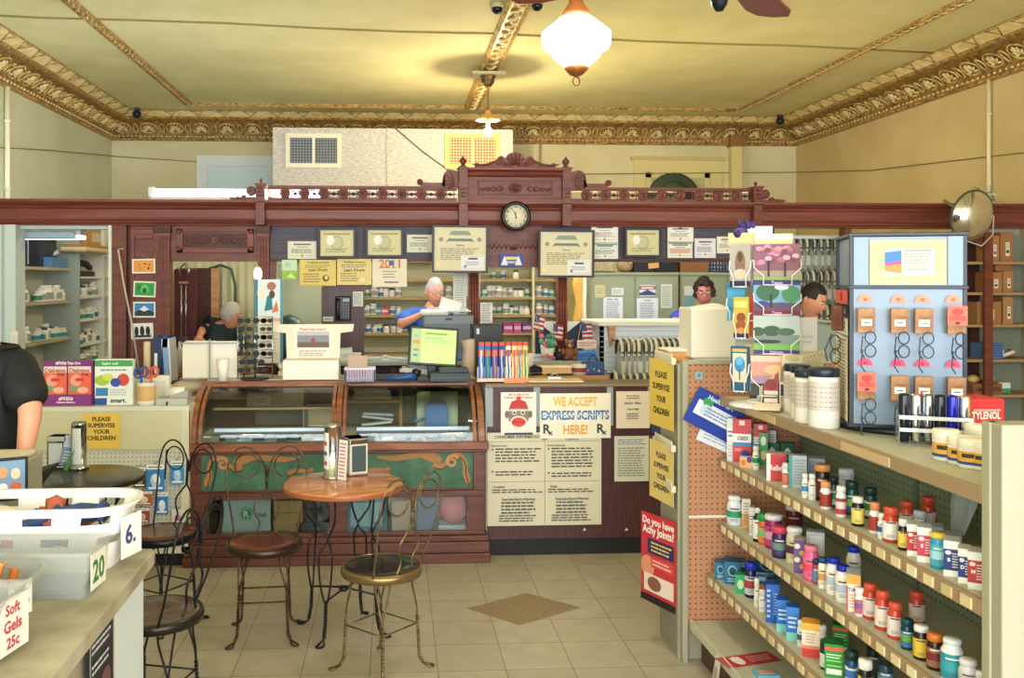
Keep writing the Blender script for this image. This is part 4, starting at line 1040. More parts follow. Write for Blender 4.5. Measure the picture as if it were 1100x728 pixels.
def bags(px0, px1, py, Y, n, rowname, rng=None):
    z = EYE - (py - 301) / 1000 * DEP(PX(px0, Y), Y) - .07
    grp = 'bags hanging on the ' + rowname
    x0, x1 = PX(px0, Y), PX(px1, Y)
    rail = tag(MB().tube([(x0 - .03, Y + .0, z + .055), (x1 + .03, Y + .0, z + .055)], .008, 'steel', 8).tube([(x0, Y, z + .055), (x0, Y + .3 if Y > 7.9 else YW, z + .055)], .006, 'steel', 6).tube([(x1, Y, z + .055), (x1, Y + .3 if Y > 7.9 else YW, z + .055)], .006, 'steel', 6).build('hanging_rail'), 'steel rail carrying the ' + rowname, 'rail')
    for i in range(n):
        p = (x0 + (x1 - x0) * (i + .5) / n, Y, z); lab = 'clear prescription bag, %s from left on the %s' % (ORD[i], rowname)
        if not used_bag[0]: bagp.location = p; bagp['label'] = lab; bagp['group'] = grp; used_bag[0] = True; o = bagp
        else: o = dup(bagp, p, rnd.uniform(-.12, .12), lab, grp)
        o.rotation_euler = (0, 0, R(24) + rnd.uniform(-.15, .15))
bags(661, 742, 363, 7.32, 13, 'upper rail of the slatwall')
bags(655, 742, 398, 7.3, 12, 'lower rail of the slatwall')
# tall bag rack behind the young man
YR = 8.2
a, b = PX(834, YR), PX(905, YR); w = b - a
rk = thing('bag_rack', 'tall white rack behind the young man full of bags', 'rack', ((a + b) / 2, YR, 0))
MB().box(-w/2, w/2, .3, .32, 0, 2.14, '#a8b3ae').box(-w/2, w/2, -.12, .32, 2.12, 2.15, '#dde2da').build('back_board', rk)
g = MB(); g.box(-w/2, -w/2 + .02, -.1, .3, 0, 2.12, '#cfd6d0').box(w/2 - .02, w/2, -.1, .3, 0, 2.12, '#cfd6d0'); g.build('side_frame', rk)
bags(837, 903, 253, YR - .02, 9, 'top rail behind the young man')
bags(837, 903, 289, YR - .02, 9, 'middle rail behind the young man')
bags(837, 903, 326, YR - .02, 9, 'low rail behind the young man')
# ---- shelves of cartons at far right
YQ = 7.5
a, b = PX(1038, YQ), XR - .03
wr = thing('stock_shelving', 'brown-posted shelving of cartons at far right below mirror', 'shelving', (a, YQ, 0))
zq = lambda py: EYE - (py - 301) / 1000 * 7.78
lp(MB().box(a, b, YQ + .29, YQ + .3, 0, 2.15, '#7c8474'), 'back_board', wr)
zs = [zq(v) for v in (281, 314, 348.5, 386, 424, 470, 510)]
for z in zs: lp(MB().box(a, b, YQ, YQ + .29, z - .022, z, '#a4835c'), 'shelf', wr)
c = PX(1060, YQ); lp(MB().box(c - .035, c + .035, YQ - .03, YQ, 0, 2.15, 'wood'), 'post', wr)
def carton(px0, px1, z, h, mt, lab, lc='#e8e0cc', it=None):
    x0, x1 = PX(px0, YQ), PX(px1, YQ); w = x1 - x0
    t = thing('carton', lab, 'box', ((x0 + x1) / 2, YQ + .04, z), 0, 'cartons on the right shelving')
    MB().box(-w/2, w/2, 0, .2, 0, h, mt).build('box', t, bevel=.003)
    MB().card(w * .3, h * .45, lc, it or [('r', .15, .2, .85, .45, '#3a3a36'), ('l', .1, .55, .9, .9, 3, '#6a6a60')], TR(w * .05, -.002, h * .2)).build('label', t)
carton(1066, 1077, zs[0], .22, '#a87448', 'narrow brown carton with white label on top right shelf')
carton(1078, 1092, zs[0], .25, '#9c6a40', 'larger brown carton with white label on the top right shelf')
carton(1065, 1080, zs[1], .17, '#a4713f', 'brown carton on the second right shelf next to post')
carton(1081, 1092, zs[1], .18, '#a87448', 'brown carton on the second right shelf near wall')
tag(MB().box(-.07, .07, 0, .02, 0, .09, '#a06a3e').build('carton_flap', loc=(PX(1086, YQ), YQ + .1, zs[1] + .182)), 'upright brown flap standing on the second shelf cartons', 'cardboard')
carton(1053.5, 1079, zs[2], .19, '#a06e40', 'brown carton with yellow picture label on third right shelf', '#e2c878', [('e', .3, .6, .15, .2, '#5a7a9a'), ('e', .6, .6, .15, .2, '#5a7a9a'), ('l', .1, .1, .9, .35, 3, '#6a6a60')])
carton(1081, 1092, zs[2], .23, '#a87850', 'tall brown carton with rounded top on third right shelf')
q = thing('parts_box', 'blue ridged plastic box on the fourth right shelf', 'bin', (PX(1071, YQ), YQ + .06, zs[3]))
g = MB(); g.box(-.09, .09, 0, .16, 0, .13, '#4f74a8'); [g.box(-.092, .092, -.004, .0, .02 + .022 * i, .03 + .022 * i, '#3b5c90') for i in range(5)]; g.build('body', q, bevel=.006)
g = MB(); [g.tube([(rnd.uniform(-.08, .08), rnd.uniform(-.05, .05), .02), (rnd.uniform(-.08, .08), rnd.uniform(-.05, .05), .06), (rnd.uniform(-.1, .1), 0, .03)], .018, c_, 7) for c_ in ('#d8d8d0', '#b05a48', '#c9a070', '#e0e0e0', '#8a8a88')]
tag(g.build('supplies_heap', loc=(PX(1088, YQ), YQ + .12, zs[3])), 'loose bagged supplies beside the blue box on the fourth shelf', 'supplies')
q = thing('open_carton', 'open brown carton lettered LOADABLE BOTTLE on fifth right shelf', 'box', (PX(1066, YQ), YQ + .02, zs[4]))
MB().box(-.15, .1, 0, .2, 0, .09, '#8a5a38').build('tray', q, bevel=.003)
g = MB(); g.text('LOADABLE BOTTLE', -.025, .045, .03, '#2c1c14', -.003, .22); g.build('lettering', q)
for i, (dx, s) in enumerate(((-.09, .045), (.03, .05))):
    tag(MB().ball((0, 0, s * .8), s, '#c9a870', 12, (1.2, 1, .8)).build('wrapped_roll', loc=(PX(1066, YQ) + dx, YQ + .12, zs[4] + .085)), 'round tan wrapped roll in the open carton, %s one' % ('left' if i == 0 else 'right'), 'roll')
tag(MB().box(-.05, .05, 0, .06, 0, .04, '#3a9a78').box(-.05, .05, 0, .06, .04, .09, '#d8e8e0').build('medicine_box', loc=(PX(1088, YQ), YQ + .1, zs[4]), bevel=.003), 'white and green packet right of the open carton', 'box')
# convex mirror
p = W(1044, 232, 7.15)
cm = thing('convex_mirror', 'round convex security mirror hanging in front of the cornice', 'mirror', p)
T = Matrix.Rotation(R(14), 4, 'Z') @ Matrix.Rotation(R(90 + 12), 4, 'X')
rr = .205; pr = []
for i in range(13):
    q = (PI / 2) * (1 - i / 12) * .62; pr.append((rr * math.sin(q) / math.sin(PI / 2 * .62), rr * .52 * (math.cos(q) - math.cos(PI / 2 * .62)) / (1 - math.cos(PI / 2 * .62))))
MB().lathe(pr, 48, 'chrome', T, caps=False).build('mirror_dome', cm)
MB().tube([T @ Vector((rr * math.cos(2 * PI * i / 40), rr * math.sin(2 * PI * i / 40), 0)) for i in range(40)], .009, m('#4a4a44', .4), 8, closed=True).lathe([(rr, -.002), (.02, -.02)], 40, m('#55584f', .5), T).build('rim', cm)
MB().tube([(0, .02, 0), (.03, .3, .1), (.03, .42, .16)], .012, m('#8a8a80', .4), 8).build('bracket', cm)
g = MB()
for k in range(7):
    a0 = rnd.uniform(0, .5)
    g.tube([(.04 + .02 * k, .12, .12 + .01 * k), (.08 + .035 * k, .1, .25 - .012 * k), (.16 + .03 * k, .14, .2 - .015 * k), (.26, .2, .16 - .004 * k), (.36, .3, .16)], .005, ['#b8b49a', '#7f8a70', '#d0ccb4'][k % 3], 5)
g.tube([(.05, .1, .1), (.18, .0, 0), (.16, -.02, -.15), (.06, -.03, -.24), (-.06, -.03, -.2)], .005, '#c4c4b4', 5)
tag(g.build('cable_bundle', loc=p), 'bundle of loose cables draped around the convex mirror', 'cable')
# ================================================================== CURVED-GLASS SHOWCASE
xa, xb = PX(203, 5.8), PX(521, 5.8)
case = thing('showcase', 'antique mahogany showcase with curved glass and green scrollwork panels', 'display case', ((xa + xb) / 2, 5.8, 0))
w = xb - xa; hw = w / 2
MB().box(-hw - .03, hw + .03, -.06, .75, 0, .06, 'case').box(-hw - .025, hw + .025, -.05, .75, .06, .13, 'case').box(-hw - .02, hw + .02, -.04, .75, .13, .165, 'case').build('plinth', case, bevel=.006)
# lower window storey
g = MB()
g.box(-hw, hw, -.01, .02, .165, .19, 'case').box(-hw, hw, -.01, .02, .4, .44, 'case')
for c, q in ((-hw, .12), (-.055, .11), (hw - .12, .12)): g.box(c, c + q, -.01, .02, .19, .4, 'case')
g.box(-hw, -hw + .02, .02, .75, .165, .73, 'case').box(hw - .02, hw, .02, .75, .165, .73, 'case').box(-hw, hw, .73, .75, .165, .73, 'case')
g.build('lower_frame', case, bevel=.004)
for c0, c1 in ((-hw + .12, -.055), (.055, hw - .12)):
    MB().box(c0, c1, .002, .006, .19, .4, M['glass']).build('lower_pane', case)
# green panels and scrollwork
g = MB(); g.box(-hw, hw, -.0, .02, .44, .46, 'case').box(-hw, -hw + .075, -.015, .02, .44, .7, 'case').box(hw - .075, hw, -.015, .02, .44, .7, 'case').box(-.04, .04, -.015, .02, .44, .7, 'case')
g.build('panel_frame', case, bevel=.004)
GR = noisem('worn_green_paint', '#335a42', '#4a765a', 9, .5, .05, 60)
OCH = m('#a8713c', .45)
def ribbon(g, pts, ws, y, mt):
    n = len(pts); L = []; Rr = []
    for i in range(n):
        a = pts[max(0, i - 1)]; b = pts[min(n - 1, i + 1)]; dx, dz = b[0] - a[0], b[1] - a[1]; l = math.hypot(dx, dz) or 1
        L.append((pts[i][0] - dz / l * ws[i], y, pts[i][1] + dx / l * ws[i])); Rr.append((pts[i][0] + dz / l * ws[i], y, pts[i][1] - dx / l * ws[i]))
    g.add(L + Rr, [(i, i + 1, n + i + 1, n + i) for i in range(n - 1)], mt)
def smooth(pts, k=6):
    out = []
    P = [pts[0]] + list(pts) + [pts[-1]]
    for i in range(1, len(P) - 2):
        p0, p1, p2, p3 = P[i - 1:i + 3]
        for j in range(k):
            t = j / k
            out.append(tuple(.5 * (2 * p1[q] + (p2[q] - p0[q]) * t + (2 * p0[q] - 5 * p1[q] + 4 * p2[q] - p3[q]) * t * t + (3 * p1[q] - p0[q] - 3 * p2[q] + p3[q]) * t ** 3) for q in range(len(p1))))
    out.append(pts[-1]); return out
for s, c0, c1 in ((-1, -hw + .075, -.04), (1, .04, hw - .075)):
    g = MB(); g.box(c0, c1, .0, .015, .455, .705, GR)
    e = c0 if s < 0 else c1        # outer end
    def X(t): return e - s * t
    path = smooth([(X(.60), .655, .006), (X(.5), .645, .016), (X(.4), .655, .018), (X(.33), .665, .02), (X(.26), .65, .03), (X(.2), .625, .016)])
    ribbon(g, [(a, b) for a, b, c in path], [c for a, b, c in path], -.002, OCH)
    path = smooth([(X(.25), .6, .018), (X(.2), .59, .016), (X(.155), .62, .014), (X(.12), .66, .014), (X(.075), .655, .014), (X(.05), .61, .014), (X(.05), .56, .016), (X(.035), .51, .02), (X(.03), .48, .006)])
    ribbon(g, [(a, b) for a, b, c in path], [c for a, b, c in path], -.003, OCH)
    sp_ = []; 
    for i in range(30):
        q = i / 29; a = PI * 2.6 * q; r = .042 * (1 - .8 * q); sp_.append((X(.13) + s * r * math.cos(a + .5), .62 + r * math.sin(a + .5)))
    ribbon(g, sp_, [.011 * (1 - .5 * i / 29) for i in range(30)], -.004, m('#bd8850', .45))
    ribbon(g, [(a + .004, b - .016) for a, b, c in path], [.003] * len(path), -.0035, '#2c2018')
    # ornate letters, half hidden by the chairs and table
    cx = X(.6) 
    for dx, sgn in ((0, 1),):
        ribbon(g, smooth([(cx - .075, .56), (cx - .02, .575), (cx + .06, .57), (cx + .075, .59)]), [.012] * 19, -.002, OCH)
        ribbon(g, smooth([(cx + .065, .565), (cx + .07, .52), (cx + .06, .485)]), [.014] * 13, -.002, OCH)
        ribbon(g, smooth([(cx - .045, .56), (cx - .05, .52), (cx - .03, .49), (cx + .03, .48), (cx + .075, .475)]), [.014] * 25, -.002, OCH)
        ribbon(g, smooth([(cx - .03, .53), (cx + .02, .53)]), [.012] * 7, -.002, OCH)
    g.build('scroll_panel', case)
# waist rail
MB().box(-hw - .02, hw + .02, -.045, .05, .7, .745, 'caseband').box(-hw - .01, hw + .01, -.03, .05, .68, .7, 'case').build('waist_rail', case, bevel=.005)
MB().box(-hw, hw, .0, .74, .715, .735, '#d8d4c4').build('display_floor', case)
# curved glass storey
def arcp(t, o=0):    # t 0..1 from the waist to the top; returns y,z
    q = t * PI / 2
    return (.0 - o * math.cos(q) + .42 * (1 - math.cos(q)) , .745 + .315 * math.sin(q) + o * math.sin(q)) if True else None
N = 14
for c0, c1 in ((-hw + .05, -.03), (.03, hw - .05)):
    vs = []; 
    for i in range(N + 1):
        y, z = arcp(i / N); vs += [(c0, y, z), (c1, y, z)]
    MB().add(vs, [(2*i, 2*i+1, 2*i+3, 2*i+2) for i in range(N)], M['glass'], None, True).build('curved_pane', case)
def rib(c, wd, name='glass_rib'):
    g = MB(); vs = []
    for i in range(N + 1):
        y, z = arcp(i / N, .012); y2, z2 = arcp(i / N, -.022); vs += [(c - wd/2, y, z), (c + wd/2, y, z), (c + wd/2, y2, z2), (c - wd/2, y2, z2)]
    fs = []
    for i in range(N):
        for k in range(4): fs.append((4*i+k, 4*i+(k+1)%4, 4*i+4+(k+1)%4, 4*i+4+k))
    fs += [(3, 2, 1, 0), (4*N, 4*N+1, 4*N+2, 4*N+3)]
    g.add(vs, fs, 'caseband'); g.build(name, case, bevel=.003)
for c, wd in ((-hw + .022, .04), (-hw + .065, .022), (-.035, .022), (.0, .035), (.035, .022), (hw - .065, .022), (hw - .022, .04)): rib(c, wd)
MB().box(-hw - .0, hw + .0, .36, .46, 1.04, 1.075, 'caseband').box(-hw, hw, .4, .78, 1.06, 1.085, 'caseband').build('top_rail', case, bevel=.005)
MB().box(-hw + .02, hw - .02, .46, .76, 1.085, 1.09, '#b9b8a8').build('top_board', case)
g = MB()
for c in (-hw, hw - .02):
    pts = [(0, .745)] + [arcp(i / N) for i in range(N + 1)] + [(.74, 1.06), (.74, .745)]
for c in (-hw + .004, hw - .012):
    pp = [arcp(i / N, -.02) for i in range(N + 1)] + [(.74, 1.05), (.74, .745)]
    n = len(pp); vs = [(c, y, z) for y, z in pp] + [(c + .008, y, z) for y, z in pp]
    g.add(vs, [tuple(range(n)), tuple(reversed(range(n, 2*n)))] + [(i, (i+1) % n, n + (i+1) % n, n + i) for i in range(n)], M['glass'])
g.build('side_pane', case)
# back of the case: board with shelves and openings
MB().box(-hw, hw, .74, .76, .745, 1.06, '#6b6353').build('back_board', case)
MB().box(-hw + .06, -.03, .45, .73, .89, .905, '#cfae84').box(.03, .38, .45, .73, .93, .945, '#cfae84').box(.38, .4, .45, .47, .745, 1.05, '#a5713f').box(-.26, -.24, .5, .74, .745, 1.05, '#5a5a50').build('inner_shelf', case)
cl = case.location
def inc(mb, name, x, y, z, label, cat, **k):
    o = mb.build(name, loc=(cl.x + x, cl.y + y, z), **k); tag(o, label, cat); return o
inc(MB().box(-.12, .12, 0, .1, 0, .09, '#cfc8ac').card(.11, .06, '#efece0', [('l', .1, .2, .9, .8, 3, '#7a7468')], TR(-.02, -.003, .01)), 'display_box', -.52, .5, .906, 'tan box with a white card on the left shelf in showcase', 'box', bevel=.003)
inc(MB().box(-.07, .07, 0, .08, 0, .12, '#ddd6c0').ball((0, .04, .12), .06, '#d0c8b0', 10, (1, .6, .4)), 'paper_bundle', -.33, .5, .906, 'cream paper bundle beside the tan box in showcase', 'papers', bevel=.01)
q = thing('picture_tray', 'framed pale tray leaning at the right of left showcase bay', 'tray', (cl.x - .15, cl.y + .55, .9))
MB().box(-.11, .11, 0, .015, -.0, .13, '#b6a684').build('panel', q); g = MB(); g.box(-.12, .12, -.006, .02, -.01, .0, '#dcdccc').box(-.12, .12, -.006, .02, .13, .14, '#dcdccc').box(-.12, -.11, -.006, .02, 0, .13, '#dcdccc').box(.11, .12, -.006, .02, 0, .13, '#dcdccc'); g.build('frame', q)
q.location.z = .77
for k, (c0, c1, n, nm) in enumerate(((-.78, -.09, 9, 'left'), (.1, .8, 8, 'right'))):
    for i in range(n):
        x = c0 + (c1 - c0) * (i + .5) / n + rnd.uniform(-.02, .02); cc = ['#24303c', '#38485a', '#8fa8bc', '#e4e8ea', '#2c3a30', '#5f7f9a'][rnd.randrange(6)]
        cn = {'#24303c': 'black', '#38485a': 'slate', '#8fa8bc': 'pale blue', '#e4e8ea': 'white', '#2c3a30': 'dark green', '#5f7f9a': 'blue'}[cc]
        g = MB().box(-.035, .035, -.03, .03, 0, .02, cc); g.box(-.03, .03, -.025, .025, .02, .024, '#c9ced2').tube([(-.02, 0, .03), (0, -.01, .035), (.02, 0, .03)], .003, '#dfe6ea', 6)
        o = inc(g, 'jewelry_box', x, .15 + rnd.uniform(-.03, .05), .736, 'small %s trinket box, %s from left in %s showcase bay' % (cn, ORD[i], nm), 'trinket box', bevel=.003)
        o['group'] = 'trinket boxes on the showcase floor'; o.rotation_euler.z = rnd.uniform(-.4, .4)
for k, (c0, c1, nm) in enumerate(((-.82, -.08, 'left'), (.1, .84, 'right'))):
    t = thing('display_light', 'blue-white strip light low inside the %s showcase bay' % nm, 'light fixture', (cl.x + (c0 + c1) / 2, cl.y + .33, .775))
    L = c1 - c0
    MB().tube([(-L/2, 0, 0), (L/2, 0, 0)], .012, emitm('#dfeaff', .35), 10).build('tube', t)
    MB().box(-L/2, L/2, .012, .03, -.035, .0, '#4a5c70').build('housing', t)
inc(MB().box(-.13, .13, 0, .05, 0, .035, '#d9d2b8').box(-.12, .12, 0, .05, .036, .06, '#e6e0cc').box(-.13, .1, 0, .05, .061, .085, '#cfc6a8'), 'paper_stack', .2, .48, .946, 'stack of cream papers on the right showcase shelf', 'papers')
inc(MB().box(-.11, .09, 0, .05, 0, .014, '#c9cdd4', TR(ry=-.1)).box(-.11, .1, 0, .05, .0, .014, '#b4b8c4', TR(z=.035, ry=.12)).box(-.1, .1, 0, .05, .0, .014, '#a0a6ae', TR(z=.06, ry=.06)), 'magazine_stack', .24, .42, .79, 'slanting magazines under the right showcase shelf', 'magazines')
q = thing('blue_fan_display', 'blue rounded hand fan display standing in right showcase bay', 'display', (cl.x + .63, cl.y + .44, .8))
pts = [(-.075, 0), (-.08, .09), (-.07, .14), (-.045, .16), (.045, .16), (.07, .14), (.08, .09), (.075, 0)]
MB().prism(list(reversed(pts)), 0, .012, m('#4674b4', .35)).build('face', q, bevel=.003); MB().tube([(-.07, .006, .065), (-.12, .006, .05), (-.15, .0, .055)], [.008, .006, .018], m('#4674b4', .35), 8).build('handle', q)
q.location.z = .745; q.scale = (1, 1, 1.25)
inc(MB().box(-.14, .14, 0, .01, 0, .24, '#c3d4ae').box(-.12, .12, -.002, 0, .02, .22, '#d4e2c2'), 'backing_card', .64, .56, .75, 'pale green backing card behind the blue fan display', 'card')
# behind the lower panes
def low(mb, name, x, label, cat, **k): return inc(mb, name, x, .1, .166, label, cat, **k)
low(MB().card(.3, .22, '#b9c2c4', [('e', .5, .55, .14, .2, '#2f7a4a'), ('e', .5, .55, .12, .17, '#e6ece6'), ('e', .5, .55, .11, .15, '#3a8a56'), ('t', 'R', .5, .55, .18, '#e6ece6'), ('t', 'Hall', .82, .52, .12, '#3a4a44')], t=.01), 'display_card', -.58, 'grey display card with a green round R emblem', 'card')
low(MB().box(-.09, .09, 0, .15, 0, .2, '#b98a58').box(-.09, .09, -.001, .1, .12, .13, '#94683c'), 'carton', -.32, 'tan carton behind the lower left showcase window', 'box', bevel=.003)
low(MB().box(-.12, .12, 0, .1, 0, .06, '#26323c').ball((0, .05, .08), .05, '#3a4a58', 10, (1.6, 1, .6)), 'camera_case', -.15, 'dark equipment behind the lower left showcase window', 'equipment')
low(MB().box(-.13, .13, 0, .1, 0, .21, '#4c7c92').box(-.1, .1, -.003, 0, .03, .18, '#8cb0bc'), 'carton', .17, 'blue carton behind the lower right showcase window', 'box', bevel=.003)
low(MB().box(-.07, .07, 0, .1, 0, .19, '#c0946a'), 'carton', .4, 'small tan carton behind the lower right showcase window', 'box', bevel=.003)
low(MB().box(-.07, .07, 0, .1, 0, .21, '#35507c'), 'carton', .56, 'navy carton beside the red ball in lower showcase', 'box', bevel=.003)
low(MB().ball((0, .06, .13), .1, '#e8606a', 18).box(-.13, .13, .0, .12, 0, .03, '#d8dce0'), 'toy_ball', .72, 'coral red ball behind the lower right showcase window', 'ball')

# ------------------------------------------------------------------ things on the showcase
ZT = 1.09
YT = 6.3
def on(px, Y=YT): return PX(px, Y)
# sunglass rack
q = thing('glasses_rack', 'wire counter rack of dark sunglasses on the showcase left end', 'rack', (on(274), YT, ZT))
g = MB(); g.lathe([(.1, 0), (.1, .008), (.02, .015)], 24, m('#3a3d44', .2, .5)); g.build('base', q)
g = MB()
for dx in (-.115, -.075, .115): g.tube([(dx, 0, .0), (dx, 0, .42)], .004, 'steel', 6)
for k in range(8): g.tube([(-.115, 0, .03 + k * .055), (.115, 0, .03 + k * .055)], .003, 'steel', 6)
g.tube([(0, 0, .01), (0, .0, .43)], .006, 'steel', 8)
g.build('wire_frame', q)
def specs(parent, x, y, z, mt='#15161a', s=1.0, rim='#22242a'):
    g = MB()
    for k in (-1, 1):
        cx = x + k * .029 * s
        g.add([(cx + .024 * s * math.cos(a), y, z + .018 * s * math.sin(a)) for a in [2 * PI * i / 10 for i in range(10)]], [tuple(range(10))], mt)
        g.tube([(cx + .024 * s * math.cos(a), y, z + .018 * s * math.sin(a)) for a in [2 * PI * i / 10 for i in range(10)]], .0025 * s, rim, 5, closed=True)
    g.tube([(x - .007 * s, y, z), (x + .007 * s, y, z)], .002 * s, rim, 5)
    return g.build('sunglasses', parent) if parent else g
for r_ in range(7):
    for c_ in range(2 if r_ in (5, 6) else 3):
        if r_ == 1 and c_ == 1: continue
        xx = [-.05, .03, .085][c_] if r_ % 2 else [-.06, .045, .09][c_]
        g = specs(None, 0, 0, 0, '#14161c', .72 if c_ == 2 else .85)
        o = g.build('sunglasses', loc=(q.location.x + xx - .01, YT - .015, ZT + .06 + .055 * (6 - r_) + .0))
        tag(o, 'dark sunglasses, %s in row %s of the counter rack' % (['left pair', 'middle pair', 'right pair'][c_], ['one', 'two', 'three', 'four', 'five', 'six', 'seven'][r_]), 'sunglasses', 'sunglasses on the counter rack')
# calendar / poster behind the rack
sheet('wall_calendar', 273, 300, 304, 390, 6.75, '#efe6d2', [('r', 0, 0, .13, 1, '#3a7a96'), ('r', .9, 0, 1, 1, '#4f93a8'), ('r', .13, .55, .9, 1, '#d9e4e6'), ('e', .25, .84, .14, .07, '#f2e0cc'), ('e', .6, .92, .16, .05, '#a86a52'), ('p', [(.35, .62), (.45, .8), (.6, .82), (.65, .64)], '#1f7f86'), ('e', .62, .82, .1, .05, '#5a3226'), ('p', [(.6, .6), (.78, .75), (.85, .62)], '#d8704a'), ('l', .2, .05, .85, .48, 10, '#c9c2b0'), ('r', .13, .5, .9, .54, '#e0b0a0'), ('t', 'NOV', .07, .3, .03, WH, .12)], 'illustrated calendar with blue border standing behind sunglass rack', 'calendar')
bpy.data.objects['wall_calendar'].location.z = 1.09 if False else bpy.data.objects['wall_calendar'].location.z
# open white donation box
q = thing('display_carton', 'open white counter carton with a photo panel and notice', 'box', (on(335), 6.22, ZT))
ww = .185
MB().box(-ww, ww, 0, .2, 0, .13, '#efeadd').build('base', q, bevel=.003)
g = MB().prism([(-ww * .95, 0), (-ww, .3), (-ww * 1.45, .31), (-ww * 1.5, .36), (-ww * 1.1, .36), (ww * 1.1, .36), (ww * 1.5, .36), (ww * 1.45, .31), (ww, .3), (ww * .95, 0)][::-1], .19, .2, '#eddfca', TR(z=.0))
g.build('back_flap', q)
MB().card(.27, .33, '#f0e2d2', [('t', 'Please help support', .5, .93, .05, '#c8705c'), ('r', .1, .55, .9, .88, '#8a8a92'), ('r', .1, .55, .9, .66, '#6a5a50'), ('e', .5, .68, .05, .08, '#a04848'), ('r', .1, .8, .9, .88, '#b8bcc8'), ('l', .15, .36, .85, .5, 3, '#9a9088'), ('t', 'Donations', .5, .24, .06, '#7a6a64', .5), ('t', '$5', .5, .1, .07, '#c8503c')], TR(y=.185, z=.02)).build('notice_panel', q)
# white folders, cup, bags at left end
q = thing('brochure_holder', 'clear holder of cream folders at showcase left end', 'brochure holder', (on(228), 6.35, ZT))
g = MB(); [g.box(-.2 + .003 * i, .0 + .003 * i, -.03 + .018 * i, -.02 + .018 * i, 0, .24 + .004 * i, '#e9e2d0') for i in range(4)]; [g.box(.0, .17, -.02 + .02 * i, -.01 + .02 * i, 0, .25, '#efe9da') for i in range(3)]
g.build('folders', q)
g = MB().box(-.21, .18, -.05, -.046, 0, .012, M['clearbin']).box(-.02, -.012, -.06, -.046, 0, .27, m('#8c9090', .3)).box(-.21, .18, -.05, .06, 0, .004, M['clearbin']).box(-.2, .17, -.052, -.046, .235, .245, '#a8aca4'); g.build('stand', q)
g = MB().lathe([(.028, 0), (.042, .145), (.039, .145), (.026, .005)], 20, '#f0ece0'); tag(g.build('paper_cup', loc=(on(243), 6.18, ZT)), 'white paper cup beside the clear brochure holder', 'cup')
o = MB().ball((0, 0, .045), .1, '#d6c6a2', 14, (1.4, .8, .5)).ball((.1, -.01, .05), .06, '#cbb98f', 10, (1.2, .8, .6)).ball((-.12, 0, .03), .06, '#e0d4b6', 10, (1.3, .8, .5)); tag(o.build('cloth_pouch', loc=(on(203), 6.42, 1.0)), 'crumpled tan cloth pouch on the oak shelf', 'pouch')
o = MB().tube([(-.12, 0, .03), (-.05, -.02, .05), (0, .01, .03), (.05, 0, .06), (.11, .02, .03)], .035, '#4a3f5a', 8); tag(o.build('dark_pouch', loc=(on(192), 6.52, 1.0)), 'dark purple fabric pouch left of the tan pouch', 'pouch')
o = MB().box(-.1, .1, 0, .12, 0, .03, '#e4dcc2').box(-.09, .09, 0, .12, .03, .055, '#d2c090').box(-.1, .08, .01, .12, .055, .08, '#efe8d6'); tag(o.build('paper_stack', loc=(on(311), 6.5, ZT)), 'stack of papers and envelopes right behind sunglass rack', 'papers')
# monitor
q = thing('computer_monitor', 'tilted black monitor with a pale green screen on showcase', 'monitor', (on(464), 6.2, ZT), R(4))
T = TR(0, 0, .09, ry=R(4), rx=R(-8)) 
MB().box(-.165, .165, 0, .035, 0, .26, m('#1c2420', .35), T).build('bezel', q, bevel=.006)
sc_ = MB().card(.3, .225, m('#a9cf6e', .3, 0, .5), [('r', .0, 0, .22, 1, '#b4cf9a'), ('r', .03, .55, .19, .66, '#e89a4a'), ('r', .05, .75, .17, .83, '#a8c0b0'), ('r', .05, .35, .17, .4, '#b87a6a'), ('r', .05, .18, .15, .24, '#6a90b0'), ('r', .3, .84, .8, .9, '#7fb86a'), ('r', .3, .72, .7, .76, '#9cc48a'), ('r', .26, .6, .97, .61, '#7a9a6a'), ('l', .3, .64, .9, .7, 2, '#8aa87a')], T @ TR(0, -.002, .018))
sc_.build('display', q)
MB().box(-.03, .03, .03, .05, .0, .16, m('#1c2420', .35)).box(-.11, .11, -.08, .1, 0, .02, m('#1c2420', .35)).build('stand', q, bevel=.004)
q = thing('cash_drawer', 'dark green keyboard and scanner base below the monitor', 'terminal', (on(470), 6.13, ZT))
MB().box(-.11, .15, -.06, .06, 0, .055, m('#27343a', .4)).box(-.1, .14, -.065, -.06, .015, .035, '#43565e').box(-.05, .14, -.03, .09, .055, .085, m('#1f2a30', .4)).build('body', q, bevel=.008)
q.location = (on(478), 6.06 + .05, ZT); 
q = thing('keyboard', 'black keyboard lying left of the monitor base', 'keyboard', (on(412), 6.24, ZT), R(-3))
MB().box(-.22, .2, -.06, .06, 0, .02, m('#20242a', .4)).build('tray', q, bevel=.004)
g = MB(); [g.box(-.2 + i * .026, -.18 + i * .026, -.05 + j * .025, -.03 + j * .025, .02, .03, m('#34383e', .4)) for i in range(15) for j in range(4)]; g.build('keys', q)
q = thing('barcode_scanner', 'blue and black handheld scanner lying before the keyboard', 'scanner', (on(430), 6.12, ZT), R(6))
MB().tube([(-.1, 0, .02), (0, 0, .02), (.05, 0, .03), (.1, .0, .03)], [.014, .016, .026, .03], m('#2b4f8c', .35), 10).build('body', q); MB().tube([(.08, .0, .05), (.1, 0, .055), (.13, 0, .045)], [.02, .028, .024], m('#16181c', .35), 10).build('head', q)
